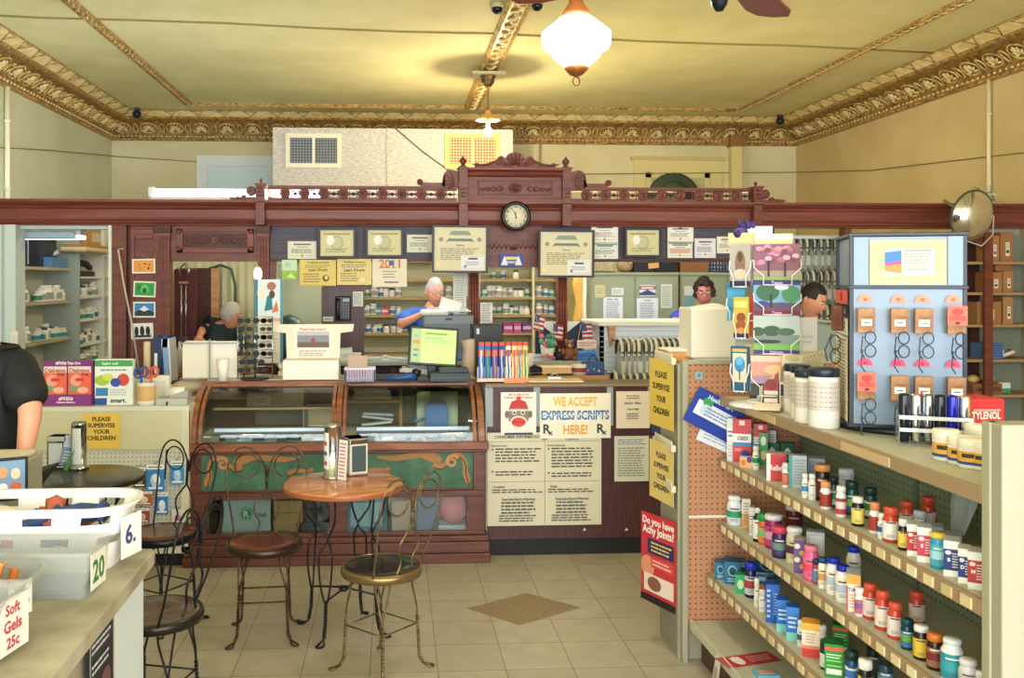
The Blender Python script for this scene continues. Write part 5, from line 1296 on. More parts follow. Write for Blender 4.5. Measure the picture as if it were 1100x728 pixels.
# lilac basket with card
q = thing('small_basket', 'small lilac plastic basket holding a tan card', 'basket', (on(388), 6.1, ZT))
g = MB(); [g.box(-.095 + .19 * i / 11 - .004, -.095 + .19 * i / 11 + .004, -.05, -.044, 0, .085, '#b9aed0') for i in range(12)]
g.box(-.1, .1, -.052, -.042, .08, .095, '#d6cfe6').box(-.1, .1, .045, .055, 0, .095, '#d6cfe6').box(-.1, -.092, -.05, .05, 0, .09, '#cfc6e0').box(.092, .1, -.05, .05, 0, .09, '#cfc6e0').box(-.1, .1, -.05, .05, 0, .008, '#c4bada'); g.build('lattice', q)
tag(MB().box(-.065, .06, 0, .004, 0, .14, '#bd9f88').build('tan_card', loc=(on(386), 6.085, ZT + .03)), 'plain tan card standing in the lilac basket', 'card')
tag(MB().box(-.25, .22, -.035, .02, 0, .004, '#3c4a48').build('counter_mat', loc=(on(412), 6.1 - .03, ZT + .001)), 'thin dark green mat along the showcase top edge', 'mat')
o = MB().box(-.09, .09, 0, .12, 0, .03, '#e4e6e2', TR(ry=.1)).box(-.1, .1, .01, .12, .02, .04, '#cfd4d8', TR(ry=-.15)).box(-.06, .1, 0, .1, .04, .055, '#9aa4ac', TR(ry=.2)); tag(o.build('paper_stack', loc=(on(446), 6.42, ZT + .02)), 'loose grey papers heaped behind the monitor', 'papers')
# paper bag and black box at right of monitor
yb = 6.5
q = thing('paper_bag', 'crumpled pale paper bag standing right of monitor', 'bag', (PX(503, yb), yb, ZT - .02))
MB().tube([(0, 0, .01), (0, 0, .1), (.005, 0, .2), (-.005, 0, .265)], [.05, .05, .045, .052], '#cdb8a4', 7).build('body', q)
q = thing('file_box', 'tall black box behind the toothbrush stand', 'box', (PX(524, yb), yb + .05, ZT - .02))
MB().box(-.1, .11, 0, .25, 0, .365, m('#181c20', .4)).build('body', q, bevel=.006); MB().box(-.075, -.055, -.003, 0, .3, .34, '#c9d4da').build('tag', q)
# blue tub strip on the ledge
sheet('ledge_strip', 480, 357, 538, 372, 7.62, '#7f9cc8', [('l', .02, .3, .98, .8, 2, '#a8c0e0')], 'pale blue printed strip along the ledge behind the black box', 'strip')
# ================================================================== BOARD COUNTER AT THE CENTRE RIGHT
YB2 = 5.9
zb = lambda py: EYE - (py - 301) / 1000 * 5.95
xa, xb = PX(523, YB2), PX(790, YB2)
bc = thing('counter_board', 'dark plum fronted counter covered in notices right of showcase', 'counter', ((xa + xb) / 2, YB2, 0)); w = xb - xa
MB().box(-w/2, w/2, 0, .22, .1, 1.07, 'plum').build('front_board', bc)
MB().box(-w/2 - .004, w/2, -.006, .3, 0, .1, '#1a1a1c').build('toe_kick', bc)
MB().box(-w/2 - .01, w/2, -.02, .24, 1.07, 1.09, '#8a7a64').build('top', bc, bevel=.004)
g = MB()
for px in (526, 576.5, 655, 699): x = PX(px, YB2) - (xa + xb) / 2; MB().box(x - .02, x + .02, -.008, -.0, .82, 1.07, '#9aa4a8').build('metal_strip', bc)
g.box(-w/2, w/2, -.006, 0, .79, .815, '#9aa4a8') if 0 else None
MB().box(-w/2 - .008, -w/2, -.004, .3, .1, 1.07, '#b8bcb6').build('edge_strip', bc)
def bsh(name, *a, y=5.885, **k): return sheet(name, *a[:4], y, *a[4:], **k)
TX = '#4a4c46'
sheet('consumer_poster', 523.5, 461, 646, 565, 5.888, '#d9d2b8', [('r', 0, .975, .7, 1, '#20304c'), ('t', 'CONSUMER INFORMATION', .27, .93, .03, TX, .42), ('t', 'INFORMACION PARA EL', .74, .95, .026, TX, .36), ('t', 'CLIENTE', .74, .905, .026, TX, .2), ('e', .5, .93, .035, .04, '#7f8680'), ('r', .5, .02, .503, .88, TX), ('r', .02, .88, .98, .883, TX), ('r', .02, .46, .98, .463, TX),
    ('t', 'Generic Drugs', .1, .84, .02, TX, .14), ('l', .07, .66, .48, .82, 5, TX), ('e', .045, .8, .008, .01, TX), ('l', .07, .52, .44, .58, 2, TX), ('e', .045, .57, .008, .01, TX),
    ('t', 'Drogas Genericas', .6, .84, .02, TX, .16), ('l', .56, .6, .97, .82, 7, TX), ('e', .535, .8, .008, .01, TX), ('l', .56, .5, .95, .56, 2, TX), ('e', .535, .55, .008, .01, TX),
    ('t', 'Complaints', .1, .41, .02, TX, .12), ('l', .04, .34, .48, .39, 2, TX), ('t', 'Texas State Board of Pharmacy', .27, .28, .024, TX, .3), ('l', .12, .12, .42, .26, 4, TX), ('l', .1, .04, .45, .12, 3, TX),
    ('t', 'Quejas', .58, .41, .02, TX, .12), ('l', .53, .34, .96, .39, 2, TX), ('t', 'Texas State Board of Pharmacy', .74, .28, .024, TX, .3), ('l', .6, .12, .88, .26, 4, TX), ('l', .56, .04, .93, .12, 3, TX)], 'large cream bilingual poster headed CONSUMER INFORMATION on counter front', 'poster')
sheet('notice_sign', 580, 422, 656, 471, 5.882, '#f2ead8', [('t', 'WE ACCEPT', .5, .82, .2, '#e8b92c', .62), ('t', 'EXPRESS SCRIPTS', .5, .52, .2, '#2f6fb4', .96), ('r', .03, .505, .97, .53, '#bcd8ea'), ('t', 'HERE!', .5, .2, .2, '#e8a92c', .34), ('t', 'R', .1, .22, .2, '#3a4440'), ('t', 'x', .15, .14, .12, '#3a4440'), ('t', 'R', .86, .22, .2, '#3a4440'), ('t', 'x', .91, .14, .12, '#3a4440')], 'white counter sign in yellow and blue capitals with two Rx marks', 'sign')
# sock toy card: generic knitted face with red cap
sheet('knit_toy_card', 538, 421, 576, 467, 5.882, '#f4eee2', [('t', 'Ask Us About Our', .5, .95, .05, '#c03a34', .6), ('t', 'Friendly Comfort Service', .5, .88, .05, '#c03a34', .8), ('e', .5, .46, .3, .3, '#8d7f74'), ('p', [(.22, .6), (.3, .78), (.5, .84), (.7, .78), (.78, .6), (.5, .64)], '#c83a38'), ('e', .5, .86, .07, .05, '#d84844'), ('e', .17, .48, .06, .09, '#7c6e64'), ('e', .83, .48, .06, .09, '#7c6e64'), ('r', .24, .56, .76, .6, '#e8e2d8'), ('e', .38, .52, .06, .05, WH), ('e', .62, .52, .06, .05, WH), ('e', .38, .52, .035, .03, '#1c1c1c'), ('e', .62, .52, .035, .03, '#1c1c1c'), ('e', .5, .3, .24, .15, '#f0e6da'), ('e', .5, .3, .2, .11, '#d8443c'), ('r', .31, .29, .69, .305, '#8a2020'), ('r', .1, .0, .9, .05, '#3a4468')], 'white card with a grey knitted face in a red cap', 'card')
sheet('hours_sheet', 662, 420, 698, 460, 5.882, '#e8d9c4', [('t', 'Store Hours', .5, .88, .05, TX, .4), ('l', .3, .78, .7, .84, 1, TX), ('t', 'MONDAY - FRIDAY', .5, .68, .06, TX, .5), ('t', 'Open Daily', .5, .52, .05, TX, .35), ('l', .3, .24, .72, .42, 3, TX)], 'cream sheet of short centred lines right of the sign', 'paper')
sheet('dark_poster', 699.5, 419, 716, 466, 5.882, '#1f2a4a', [('t', 'A Secret', .5, .93, .05, WH, .8), ('r', .1, .55, .9, .86, '#6a5a66'), ('e', .5, .7, .3, .1, '#b8a8b4'), ('e', .4, .6, .2, .06, '#2c2430'), ('l', .1, .3, .9, .48, 4, '#c8a848'), ('r', .05, .04, .95, .2, '#38486c')], 'narrow navy poster with a car picture at counter right', 'poster')
sheet('typed_notice', 660, 468, 697, 517, 5.888, '#d5d4c4', [('l', .1, .8, .9, .94, 3, '#6a7a88'), ('l', .1, .1, .9, .76, 12, '#7a7c74')], 'typed notice on the plum board below the hours sheet', 'paper', seed=8)
sheet('typed_notice', 701, 468, 730, 515, 5.888, '#d5d4c4', [('l', .1, .1, .9, .92, 13, '#7a7c74')], 'typed notice partly hidden behind the magazine rack', 'paper', seed=9)
for px in (628, 673):
    tag(MB().add([(-.012, 0, 0), (.012, 0, .004), (.0, 0, .02)], [(0, 1, 2)], '#e8e4d8').add([(-.012, .001, 0), (.012, .001, .004), (.0, .001, .02)], [(2, 1, 0)], '#e8e4d8').build('paper_scrap', loc=W(px, 570, 5.89)), 'torn white tape scrap low on the plum board, %s' % ('below the poster corner' if px == 628 else 'below the typed notice'), 'paper')
# service shelf behind the counter (oak), carrying desk things
YO = 6.35
xa, xb = PX(526, YO), PX(653, YO); zo = EYE - (403 - 301) / 1000 * 6.45
os_ = thing('oak_shelf', 'worn oak service shelf behind the notice counter', 'shelf', ((xa + xb) / 2, YO, 0)); w = xb - xa
MB().box(-w/2, w/2, 0, .7, zo - .045, zo, 'oak').build('board', os_, bevel=.005)
MB().box(w/2 - .05, w/2 - .01, .04, .7, 0, zo - .045, 'oak').box(-w/2, -w/2 + .04, .04, .7, 0, zo - .045, 'oak').build('side', os_)
MB().box(-w/2 + .04, w/2 - .05, .1, .12, 0, zo - .045, 'wooddark').build('back', os_)
xa, xb = PX(176, 6.4), PX(222, 6.4)
o2 = thing('oak_shelf', 'oak ledge shelf behind the white display counter', 'shelf', ((xa + xb) / 2, 6.4, 0))
MB().box(-(xb - xa)/2, (xb - xa)/2 + .3, 0, .6, .94, .985, 'oak').build('board', o2, bevel=.005); MB().box(-(xb - xa)/2, (xb - xa)/2 + .3, .1, .14, 0, .94, 'wooddark').build('back', o2)
for n_ in ('cloth_pouch', 'dark_pouch'): bpy.data.objects[n_].location.z = .986
# toothbrush display: two cardboard trays of four brushes each
def brush(c1, c2, cc):
    g = MB().box(-.011, .011, -.006, .006, 0, .185, c1).box(-.011, .011, -.0065, .0065, .12, .15, c2).tube([(0, -.008, .01), (0.002, -.008, .05), (-.002, -.008, .1), (0, -.008, .15)], [.003, .004, .003, .004], cc, 6).box(-.011, .011, -.008, .006, .17, .188, '#e05040')
    return g
yt = 5.98
for k, (px, c1, c2, cc, nm) in enumerate(((518, '#3a78c8', '#e85848', '#f0f4ff', 'blue'), (525, '#2f6ab8', '#e85848', '#4ac08a', 'blue'), (532.5, '#3a58b0', '#e05a50', '#f08a7a', 'blue'), (540, '#34489c', '#e05a50', '#c8d4f0', 'navy'), (547, '#f0e2c8', '#d85a4a', '#3a78c8', 'cream'), (553.5, '#f2d8b0', '#e8a04a', '#d85a4a', 'cream'), (559, '#f0b878', '#e0584a', '#3a9ad0', 'orange'), (565, '#e8d890', '#e8a04a', '#3aa070', 'yellow'))):
    o = brush(c1, c2, cc).build('toothbrush_pack', loc=(PX(px - 1, yt), yt, 1.09 + .0 + (.012)))
    o.scale = (1.55 if k < 4 else 1.4, 1, 1.33); o.rotation_euler.x = 0
    tag(o, '%s toothbrush pack, %s from the left in the counter tray' % (nm, ORD[k]), 'toothbrush', 'toothbrush packs in the counter tray')
q = thing('brush_tray', 'white cardboard tray holding upright toothbrush packs', 'tray', (PX(541, yt), yt, 1.09))
MB().box(-.17, .16, -.025, -.019, 0, .03, '#e6c8b0').box(-.17, .16, .02, .026, 0, .1, '#d8d0c4').box(-.17, .16, -.025, .026, 0, .008, '#d8d0c4').box(.0, .16, -.027, -.025, 0, .03, '#e8946a').build('tray', q)
# clipboard
q = thing('clipboard', 'clipboard with papers lying at the counter edge above the sign', 'clipboard', (PX(598, 5.98), 6.05, 1.091), R(-3))
MB().box(-.2, .19, -.14, .08, 0, .006, '#a8743c').build('board', q, bevel=.002); MB().box(-.18, .17, -.13, .075, .0065, .012, '#efe0bc').build('paper', q)
MB().box(-.045, .045, -.0, .03, .012, .025, 'steel').tube([(-.03, .015, .025), (-.01, .015, .045), (.01, .015, .045), (.03, .015, .025)], .004, 'steel', 6).build('clip', q, bevel=.003)
# foam cups, stapler, tape, pen tray, small box on oak shelf
def osi(mb, name, px, dy, label, cat, z=None, **k):
    o = mb.build(name, loc=(PX(px, YO + dy), YO + dy, (zo if z is None else z) + .001), **k); return tag(o, label, cat)
osi(MB().lathe([(.026, 0), (.04, .13), (.042, .135), (.036, .135), (.024, .005)], 18, '#f0ede2').lathe([(.04, .135), (.043, .15), (.038, .152)], 18, '#e4e0d4'), 'foam_cup', 568, .06, 'white foam cup standing on the oak shelf by the stapler', 'cup')
q = thing('stapler', 'black stapler standing on the oak shelf', 'stapler', (PX(575, YO + .05), YO + .05, zo + .001), R(20))
MB().box(-.05, .05, -.018, .018, 0, .012, '#1a1a1e').build('base', q, bevel=.003); MB().prism([(-.05, .02), (.05, .02), (.045, .055), (-.01, .075), (-.05, .06)], -.016, .016, m('#202126', .3)).build('arm', q, bevel=.004)
osi(MB().box(-.17, .17, 0, .09, 0, .045, '#d2ac74').box(-.16, .15, -.01, .06, .045, .065, '#e6cc98'), 'manila_folder_stack', 597, .08, 'stack of manila folders lying on the oak shelf', 'folders', bevel=.003)
osi(MB().box(-.08, .1, 0, .03, 0, .012, '#1e2228'), 'black_pen_case', 600, .01, 'slim black pen case before the manila folders', 'case', bevel=.003)
osi(MB().lathe([(.05, 0), (.055, .07), (.05, .075)], 18, '#d6ccb8').lathe([(.0515, .02), (.054, .05)], 18, '#8a3a34', caps=False), 'tape_jar', 622, .08, 'white tub with a dark red band on the oak shelf', 'tub')
q = thing('toy_basket', 'small dark blue basket with painted flowers on oak shelf', 'basket', (PX(637, YO + .08), YO + .08, zo + .001))
MB().box(-.075, .075, -.03, .05, 0, .09, '#2b4a7c').card(.14, .08, None, [('e', .2, .4, .05, .1, '#d8604a'), ('e', .5, .5, .05, .1, '#5aa86a'), ('e', .75, .35, .05, .1, '#e0b84a')], TR(y=-.031)).build('body', q, bevel=.01)
MB().tube([(-.03 + .03 * (1 - math.cos(PI * i / 8)), 0, .09 + .045 * math.sin(PI * i / 8)) for i in range(9)], .006, '#2a4470', 6).build('handle', q)
tag(MB().box(-.1, .12, 0, .2, 0, .02, '#cfd4d4').box(-.09, .1, .01, .18, .02, .035, '#e6e8e4').build('paper_stack', loc=(PX(552, 7.75), 7.7, 1.089)), 'grey-white papers stacked on the ledge near right columns', 'papers')
# cards taped on the knee wall
for a, b, c, d, nm, cc in ((372, 380, 386, 389, 'left of three beneath the phone', '#c9d4d6'), (387, 380, 400, 388, 'middle of three beneath the phone', '#c4cca6'), (407, 379, 421, 389, 'right of three beneath the phone', '#dfe2dc'), (571, 376, 592, 388, 'widest one below the flag pot', '#c4cede'), (599, 374, 611, 381, 'small one below the bear', '#dfe2dc'), (612, 377, 624, 387, 'one right of the right column', '#d0d6dc'), (625, 377, 638, 387, 'one at the right end of ledge', '#d0d6dc')):
    sheet('taped_card', a, b + 15 if 0 else b, c, d, 7.79, cc, [('l', .1, .2, .9, .8, 3, '#8f9aa0')], 'pale card taped under the ledge, %s' % nm, 'card')
sheet('taped_card', 620, 365, 641, 374, 7.59, '#e6c8b8', [('l', .1, .2, .9, .8, 2, '#a07a6c')], 'pink card taped on the ledge edge at its right end', 'card')
for o in [o for o in bpy.data.objects if o.name.startswith('taped_card')][:-1]: o.location.z -= .03
# ledge items: envelope, flags, bear, blue bin, bottles
ZL = 1.0885
q = thing('printer', 'grey printer with white paper tray before the white-haired man', 'printer', (PX(485, 7.85), 7.72, ZL))
MB().box(-.21, .21, 0, .4, 0, .37, '#77828c').box(-.23, .0, -.0, .38, .37, .4, '#d6d9d8').build('body', q, bevel=.01)
MB().box(-.2, .2, -.006, 0, .3, .36, '#8c98a4').box(-.03, .03, -.01, -.006, .33, .35, '#4a545c').build('front_panel', q)
MB().box(-.22, .19, .05, .35, .4, .41, '#f2f2f0').build('paper_tray', q)
q.location.x = PX(482, 7.72); 
q = thing('printer_papers', 'white sheets standing up from the grey printer', 'papers', (PX(478, 7.9), 7.85, ZL + .41))
MB().box(-.06, .12, 0, .01, 0, .1, '#f6f6f4', TR(ry=.3)).box(-.02, .1, .03, .04, 0, .08, '#ececea', TR(ry=.15)).build('sheet', q)
bpy.data.objects.remove(bpy.data.objects['ledge_strip'])
q = thing('blue_tray', 'blue plastic tray on the ledge left of column', 'tray', (PX(505, 7.7), 7.66, ZL))
g = MB().box(-.12, .3, 0, .15, 0, .008, '#5c86c4').box(-.12, .3, 0, .006, 0, .07, '#6a94d0').box(-.12, .3, .144, .15, 0, .07, '#6a94d0').box(-.12, -.114, 0, .15, 0, .07, '#6a94d0').box(.294, .3, 0, .15, 0, .07, '#6a94d0'); g.build('body', q)
q = thing('open_envelope', 'large navy folder with a white flap standing behind the column', 'folder', (PX(601, 7.95), 7.92, ZL))
MB().box(-.21, .19, 0, .01, 0, .31, '#24344c').build('back', q); MB().prism([(-.2, .31), (.18, .31), (-.01, .16)], -.006, 0, '#eceee8').build('flap', q)
def flag(px, z, lean, label, y=7.7):
    q = thing('small_flag', label, 'flag', (PX(px, y), y, z), 0, 'small United States flags on the ledge')
    MB().tube([(0, 0, 0), (lean * .6, 0, .2), (lean, 0, .3)], .003, '#c8a868', 5).build('stick', q)
    T = TR(lean, 0, .3, ry=-lean * 2.5)
    g = MB(); 
    for i in range(7): g.add([(-.001, 0, -.13 + .0186 * i), (.085, .004, -.14 + .0186 * i), (.085, .004, -.1214 + .0186 * i), (-.001, 0, -.1114 + .0186 * i)], [(0, 1, 2, 3), (3, 2, 1, 0)], '#c84a4a' if i % 2 == 0 else '#f0e8e4', T)
    g.add([(-.001, -.002, -.065), (.04, .0, -.07), (.04, .0, -.005), (-.001, -.002, 0)], [(0, 1, 2, 3)], '#3a4a80', T); g.build('cloth', q)
flag(583, ZL + .08, -.06, 'small flag leaning left out of the green flower pot')
flag(597, ZL, -.02, 'small flag behind the teddy bear, left of column')
flag(618, ZL, .05, 'small flag leaning right behind the teddy bear')
q = thing('flower_pot', 'white pot of green and pink paper flowers on the ledge', 'pot', (PX(588, 7.7), 7.68, ZL))
MB().lathe([(.05, 0), (.06, .1), (.055, .1), (.045, .01)], 16, '#e4e0d4').build('pot', q)
g = MB(); [g.ball((rnd.uniform(-.055, .055), rnd.uniform(-.02, .02), rnd.uniform(.1, .2)), .024, c_, 8) for c_ in ['#4a9a78', '#3c8468', '#68b08c', '#e07a90', '#e8e4dc'] * 4]
[g.ball((rnd.uniform(-.05, .05), -.055, rnd.uniform(.02, .07)), .016, '#e07a90', 7) for _ in range(5)]; g.build('blooms', q)
def bear(px, s, c1, label, rz=0):
    q = thing('teddy_bear', label, 'soft toy', (PX(px, 7.68), 7.66, ZL), rz)
    g = MB(); g.ball((0, 0, .055 * s), .05 * s, c1, 12, (1, .85, 1.15)).ball((0, -.005, .13 * s), .04 * s, c1, 12)
    for k in (-1, 1): g.ball((k * .03 * s, 0, .163 * s), .014 * s, c1, 8).ball((k * .055 * s, -.02 * s, .07 * s), .02 * s, c1, 8, (1, 1, 1.8)).ball((k * .035 * s, -.055 * s, .02 * s), .022 * s, c1, 8, (1, 1.6, 1))
    g.ball((0, -.036 * s, .12 * s), .018 * s, '#d0a878', 8); g.build('body', q)
    g = MB(); [g.ball((k * .014 * s, -.04 * s, .14 * s), .005 * s, '#101010', 6) for k in (-1, 1)]; g.ball((0, -.054 * s, .125 * s), .006 * s, '#101010', 6); g.build('face', q)
bear(611, 1.0, '#8a5636', 'small brown teddy bear sitting on ledge before right column')
bear(600, .7, '#26262c', 'tiny black soft toy sitting left of the teddy bear')
q = thing('blue_basket', 'blue plastic basket on the ledge right of the flags', 'basket', (PX(630, 7.7), 7.68, ZL))
g = MB(); [g.box(-.08 + .16 * i / 8 - .005, -.08 + .16 * i / 8 + .005, -.05, -.045, 0, .07, '#4a86d0') for i in range(9)]; g.box(-.09, .09, -.052, -.044, .06, .075, '#5a9ae0').box(-.085, .085, -.048, -.044, 0, .02, '#4a86d0').box(-.085, .085, .05, .056, 0, .075, '#4a86d0').box(-.09, -.082, -.05, .05, 0, .07, '#5a9ae0').box(.082, .09, -.05, .05, 0, .07, '#5a9ae0').box(-.085, .085, -.05, .05, 0, .006, '#3f78c0'); g.build('lattice', q)
q = thing('hanging_tubes', 'yellow and cream strips hanging right of the right column', 'strips', (PX(621, 8.2), 8.2, 1.1))
g = MB().tube([(0, 0, 0), (-.01, 0, .3), (.01, 0, .45), (-.005, 0, .62), (.015, 0, .77)], [.035, .04, .03, .05, .03], '#d8a848', 8).tube([(.06, 0, 0), (.05, .0, .4), (.055, 0, .74)], .022, '#e0d6b8', 7).box(-.04, .08, -.01, .02, .74, .78, '#a08850').tube([(.03, .02, .78), (.03, .02, 1.2)], .004, '#777777', 5); g.build('strip_bundle', q)
# notes & bottles on ledge left opening
tag(MB().lathe([(.03, 0), (.03, .1), (.012, .12), (.012, .135)], 14, '#e6ede6').tube([(0, 0, .135), (0, 0, .165), (-.03, -.0, .165)], .006, '#f2f2ee', 6).build('pump_bottle', loc=(PX(318, 7.7), 7.7, ZL)), 'white pump bottle on ledge behind the calendar', 'bottle')
bpy.data.objects['pump_bottle'].scale = (1.3, 1.3, 1.3)
q = thing('water_jug', 'dark green rounded jug on the ledge behind calendar', 'jug', (PX(311, 7.95), 7.95, ZL))
MB().lathe([(.14, 0), (.15, .1), (.14, .25), (.09, .34), (.02, .37)], 20, m('#2c4a44', .35)).build('body', q); MB().box(-.12, -.08, -.17, -.15, .03, .3, '#cfe0e4').build('label_strip', q)
tag(MB().box(-.14, .1, 0, .15, 0, .03, '#e8ecea', TR(ry=.04)).box(-.1, .12, 0, .13, .03, .06, '#dfe4e2').box(-.12, .05, .02, .13, .06, .1, '#eef0ec', TR(ry=-.08)).build('paper_stack', loc=(PX(372, 7.7), 7.68, ZL)), 'stack of white papers on ledge below the wall phone', 'papers')
tag(MB().tube([(-.22, 0, .01), (-.05, 0, .02), (0, 0, .04), (.05, 0, .02), (.25, 0, .01)], .012, '#d4dde0', 6).box(-.2, .2, 0, .15, 0, .01, '#dfe6e4').build('papers_spread', loc=(PX(414, 7.7), 7.66, ZL)), 'flat white papers spread on ledge left of the printer', 'papers')

# ------------------------------------------------------------------ bay behind the old mirror frame, built as an opening with real things behind
q = thing('plank_door', 'brown wooden plank door panel seen through the left opening', 'door panel', (PX(216, 9.2), 9.2, 0))
MB().box(-.24, .16, 0, .05, 0, 1.87, 'wooddark').box(-.24, -.04, -.006, 0, 0, 1.87, noisem('brown_plank', '#6a4228', '#8a5c3a', 6, .5, .1, 30, (1, 1, 6))).box(.1, .17, -.02, .05, 0, 1.87, 'oak').build('planks', q)
q = thing('pleated_divider', 'cream pleated divider panel seen through the left opening', 'divider', (PX(262, 9.35), 9.35, 0))
g = MB(); n = 14; x0, x1 = -.75, .42
vs = []
for i in range(n * 2 + 1): x = x0 + (x1 - x0) * i / (n * 2); y = -.02 if i % 2 else .02; vs += [(x, y, 0), (x, y, 2.05)]
g.add(vs, [(2*i, 2*i+2, 2*i+3, 2*i+1) for i in range(n * 2)], '#d2cfa4').add([(a, b + .01, c) for a, b, c in vs], [(2*i, 2*i+1, 2*i+3, 2*i+2) for i in range(n * 2)], '#d2cfa4'); g.build('pleats', q)
tag(MB().tube([(0, 0, 1.86), (.12, 0, 1.9), (.22, 0, 1.86), (.26, 0, 1.7), (.26, 0, 1.2)], .014, '#3f5a50', 8).build('grey_hose', loc=(PX(224, 9.25), 9.25, 0)), 'dark grey hose arching over the cream divider', 'hose')
q = thing('red_stand_board', 'deep red board with silver rods inside the left opening', 'stand', (PX(199, 8.6), 8.6, 0))
MB().box(-.1, .1, 0, .03, 0, 1.85, '#5c1f20').build('board', q)
g = MB(); [g.tube([(dx, -.02, 1.2), (dx, -.02, 1.72)], .008, 'steel', 8) for dx in (-.03, .01)]; g.box(-.05, .03, -.03, -.01, 1.72, 1.74, 'oak').box(-.055, .04, -.06, -.005, 1.13, 1.24, 'steel').box(-.045, .03, -.07, -.005, 1.0, 1.12, 'steel').tube([(-.03, -.03, 1.78), (-.045, -.03, 1.86), (0, -.03, 1.9), (.04, -.03, 1.84), (.02, -.03, 1.78)], .012, 'steel', 8); g.build('silver_rods', q)
q = thing('white_bottle_group', 'white bottle and papers low in the left opening', 'bottle', (PX(196, 8.3), 8.3, 0)) if 0 else None
sl = thing('inner_shelf', 'low shelf board inside the left opening', 'shelf', (PX(232, 8.2), 8.2, 0))
MB().box(-.4, .42, -.15, .15, .93, .96, 'oak').box(-.4, -.36, -.15, .15, 0, .93, 'wooddark').box(.38, .42, -.15, .15, 0, .93, 'wooddark').build('board', sl)
for px, r_, h_, c_, lab in ((193, .03, .26, '#e8e6dc', 'tall white bottle at the left of inner shelf'), (198, .022, .2, '#d8d6c8', 'slim white bottle beside the tall one on inner shelf')):
    tag(MB().lathe([(r_, 0), (r_, h_ * .7), (r_ * .4, h_ * .85), (r_ * .4, h_)], 12, c_).build('white_bottle', loc=(PX(px, 8.18), 8.18, .961)), lab, 'bottle')
tag(MB().box(-.055, .055, 0, .06, 0, .23, '#8f2f6e').box(-.04, .04, -.002, 0, .1, .2, '#b85a94').build('magenta_box', loc=(PX(206, 8.12), 8.1, .961), bevel=.003), 'magenta box on the inner shelf in the left opening', 'box')
tag(MB().box(-.035, .03, 0, .05, 0, .1, '#a8744c').build('brown_packet', loc=(PX(202, 8.03), 8.03, .961), bevel=.004), 'small brown packet before the magenta box', 'packet')
tag(MB().lathe([(.04, 0), (.07, .05), (.075, .12), (.05, .18), (.02, .2)], 16, emitm('#fff6f0', .6)).build('small_night_lamp', loc=(PX(277, 7.7) , 7.7, z8(301))), 'small glowing white wall lamp at the opening right edge', 'lamp').scale = (.5, .5, .55)
# left shelf end: folders and tube standing on the shelf left of the showcase
ys = 6.5
def sh_(mb, name, px, label, cat, y=ys, z=.986, **k): o = mb.build(name, loc=(PX(px, y), y, z), **k); return tag(o, label, cat)
sh_(MB().lathe([(.024, 0), (.024, .33), (.02, .34)], 14, '#d8c4a0'), 'paper_roll', 158, 'cream paper roll standing behind the magazine displays', 'roll', z=.99)
sh_(MB().box(-.03, .03, 0, .2, 0, .37, '#22345e').box(-.02, .0, -.002, 0, .12, .26, '#e4e4e0'), 'ring_binder', 169, 'navy ring binder with white spine label, left one', 'binder', z=.99, bevel=.004)
sh_(MB().box(-.022, .022, 0, .2, 0, .38, '#2c447c', TR(ry=.05)), 'ring_binder', 174.5, 'navy ring binder leaning, second one', 'binder', z=.99, bevel=.004)
sh_(MB().box(-.028, .028, 0, .2, 0, .36, '#dfe4ea', TR(ry=-.06)).box(-.02, .02, -.002, 0, .05, .3, '#7fa0c8', TR(ry=-.06)), 'white_catalogue', 180.5, 'white and blue catalogue leaning against the binders', 'catalogue', z=.99, bevel=.003)
tag(MB().box(PX(150, 6.4), PX(184, 6.4), 6.4, 6.9, .95, .985, 'oak').box(PX(150, 6.4), PX(184, 6.4), 6.42, 6.46, 0, .95, 'wooddark').build('oak_shelf', loc=(0, 0, 0)), 'short oak shelf under the navy binders', 'shelf')

# ================================================================== WHITE DISPLAY COUNTER AT LEFT
YL = 5.75
zl = lambda py: EYE - (py - 301) / 1000 * 5.62
xa, xb = PX(-75, YL), PX(203, YL); w = xb - xa
dc = thing('display_counter', 'cream display counter with pegboard front left of showcase', 'counter', ((xa + xb) / 2, YL, 0))
CRM = m('#cfc9a4', .5)
MB().box(-w/2, w/2, 0, .5, zl(437) - .03, zl(437), '#d8d6c4').build('top', dc, bevel=.004)
MB().box(-w/2, w/2, .004, .03, zl(484), zl(437) - .03, CRM).build('fascia', dc)
mp = MB().box(-w/2, w/2 - .05, .02, .03, .1, zl(484), 'creampeg').build('pegboard', dc)
MB().box(w/2 - .05, w/2, .0, .5, .09, zl(437) - .03, '#d2cdb0').build('end_post', dc, bevel=.004)
MB().box(-w/2, w/2 - .03, .06, .5, 0, .1, '#17181a').build('toe_kick', dc)
MB().box(-w/2, w/2, .0, .03, .09, .13, '#cfcab0').build('bottom_rail', dc)
zt = zl(437)
sheet('supervise_sign', 89, 444, 129, 482, YL - .005, '#e6bf52', [('t', 'PLEASE', .5, .85, .12, '#2a2410', .62), ('t', 'SUPERVISE', .5, .67, .12, '#2a2410', .86), ('t', 'YOUR', .5, .49, .12, '#2a2410', .5), ('t', 'CHILDREN', .5, .31, .12, '#2a2410', .8)], 'yellow sign reading PLEASE SUPERVISE YOUR CHILDREN on cream counter', 'sign')
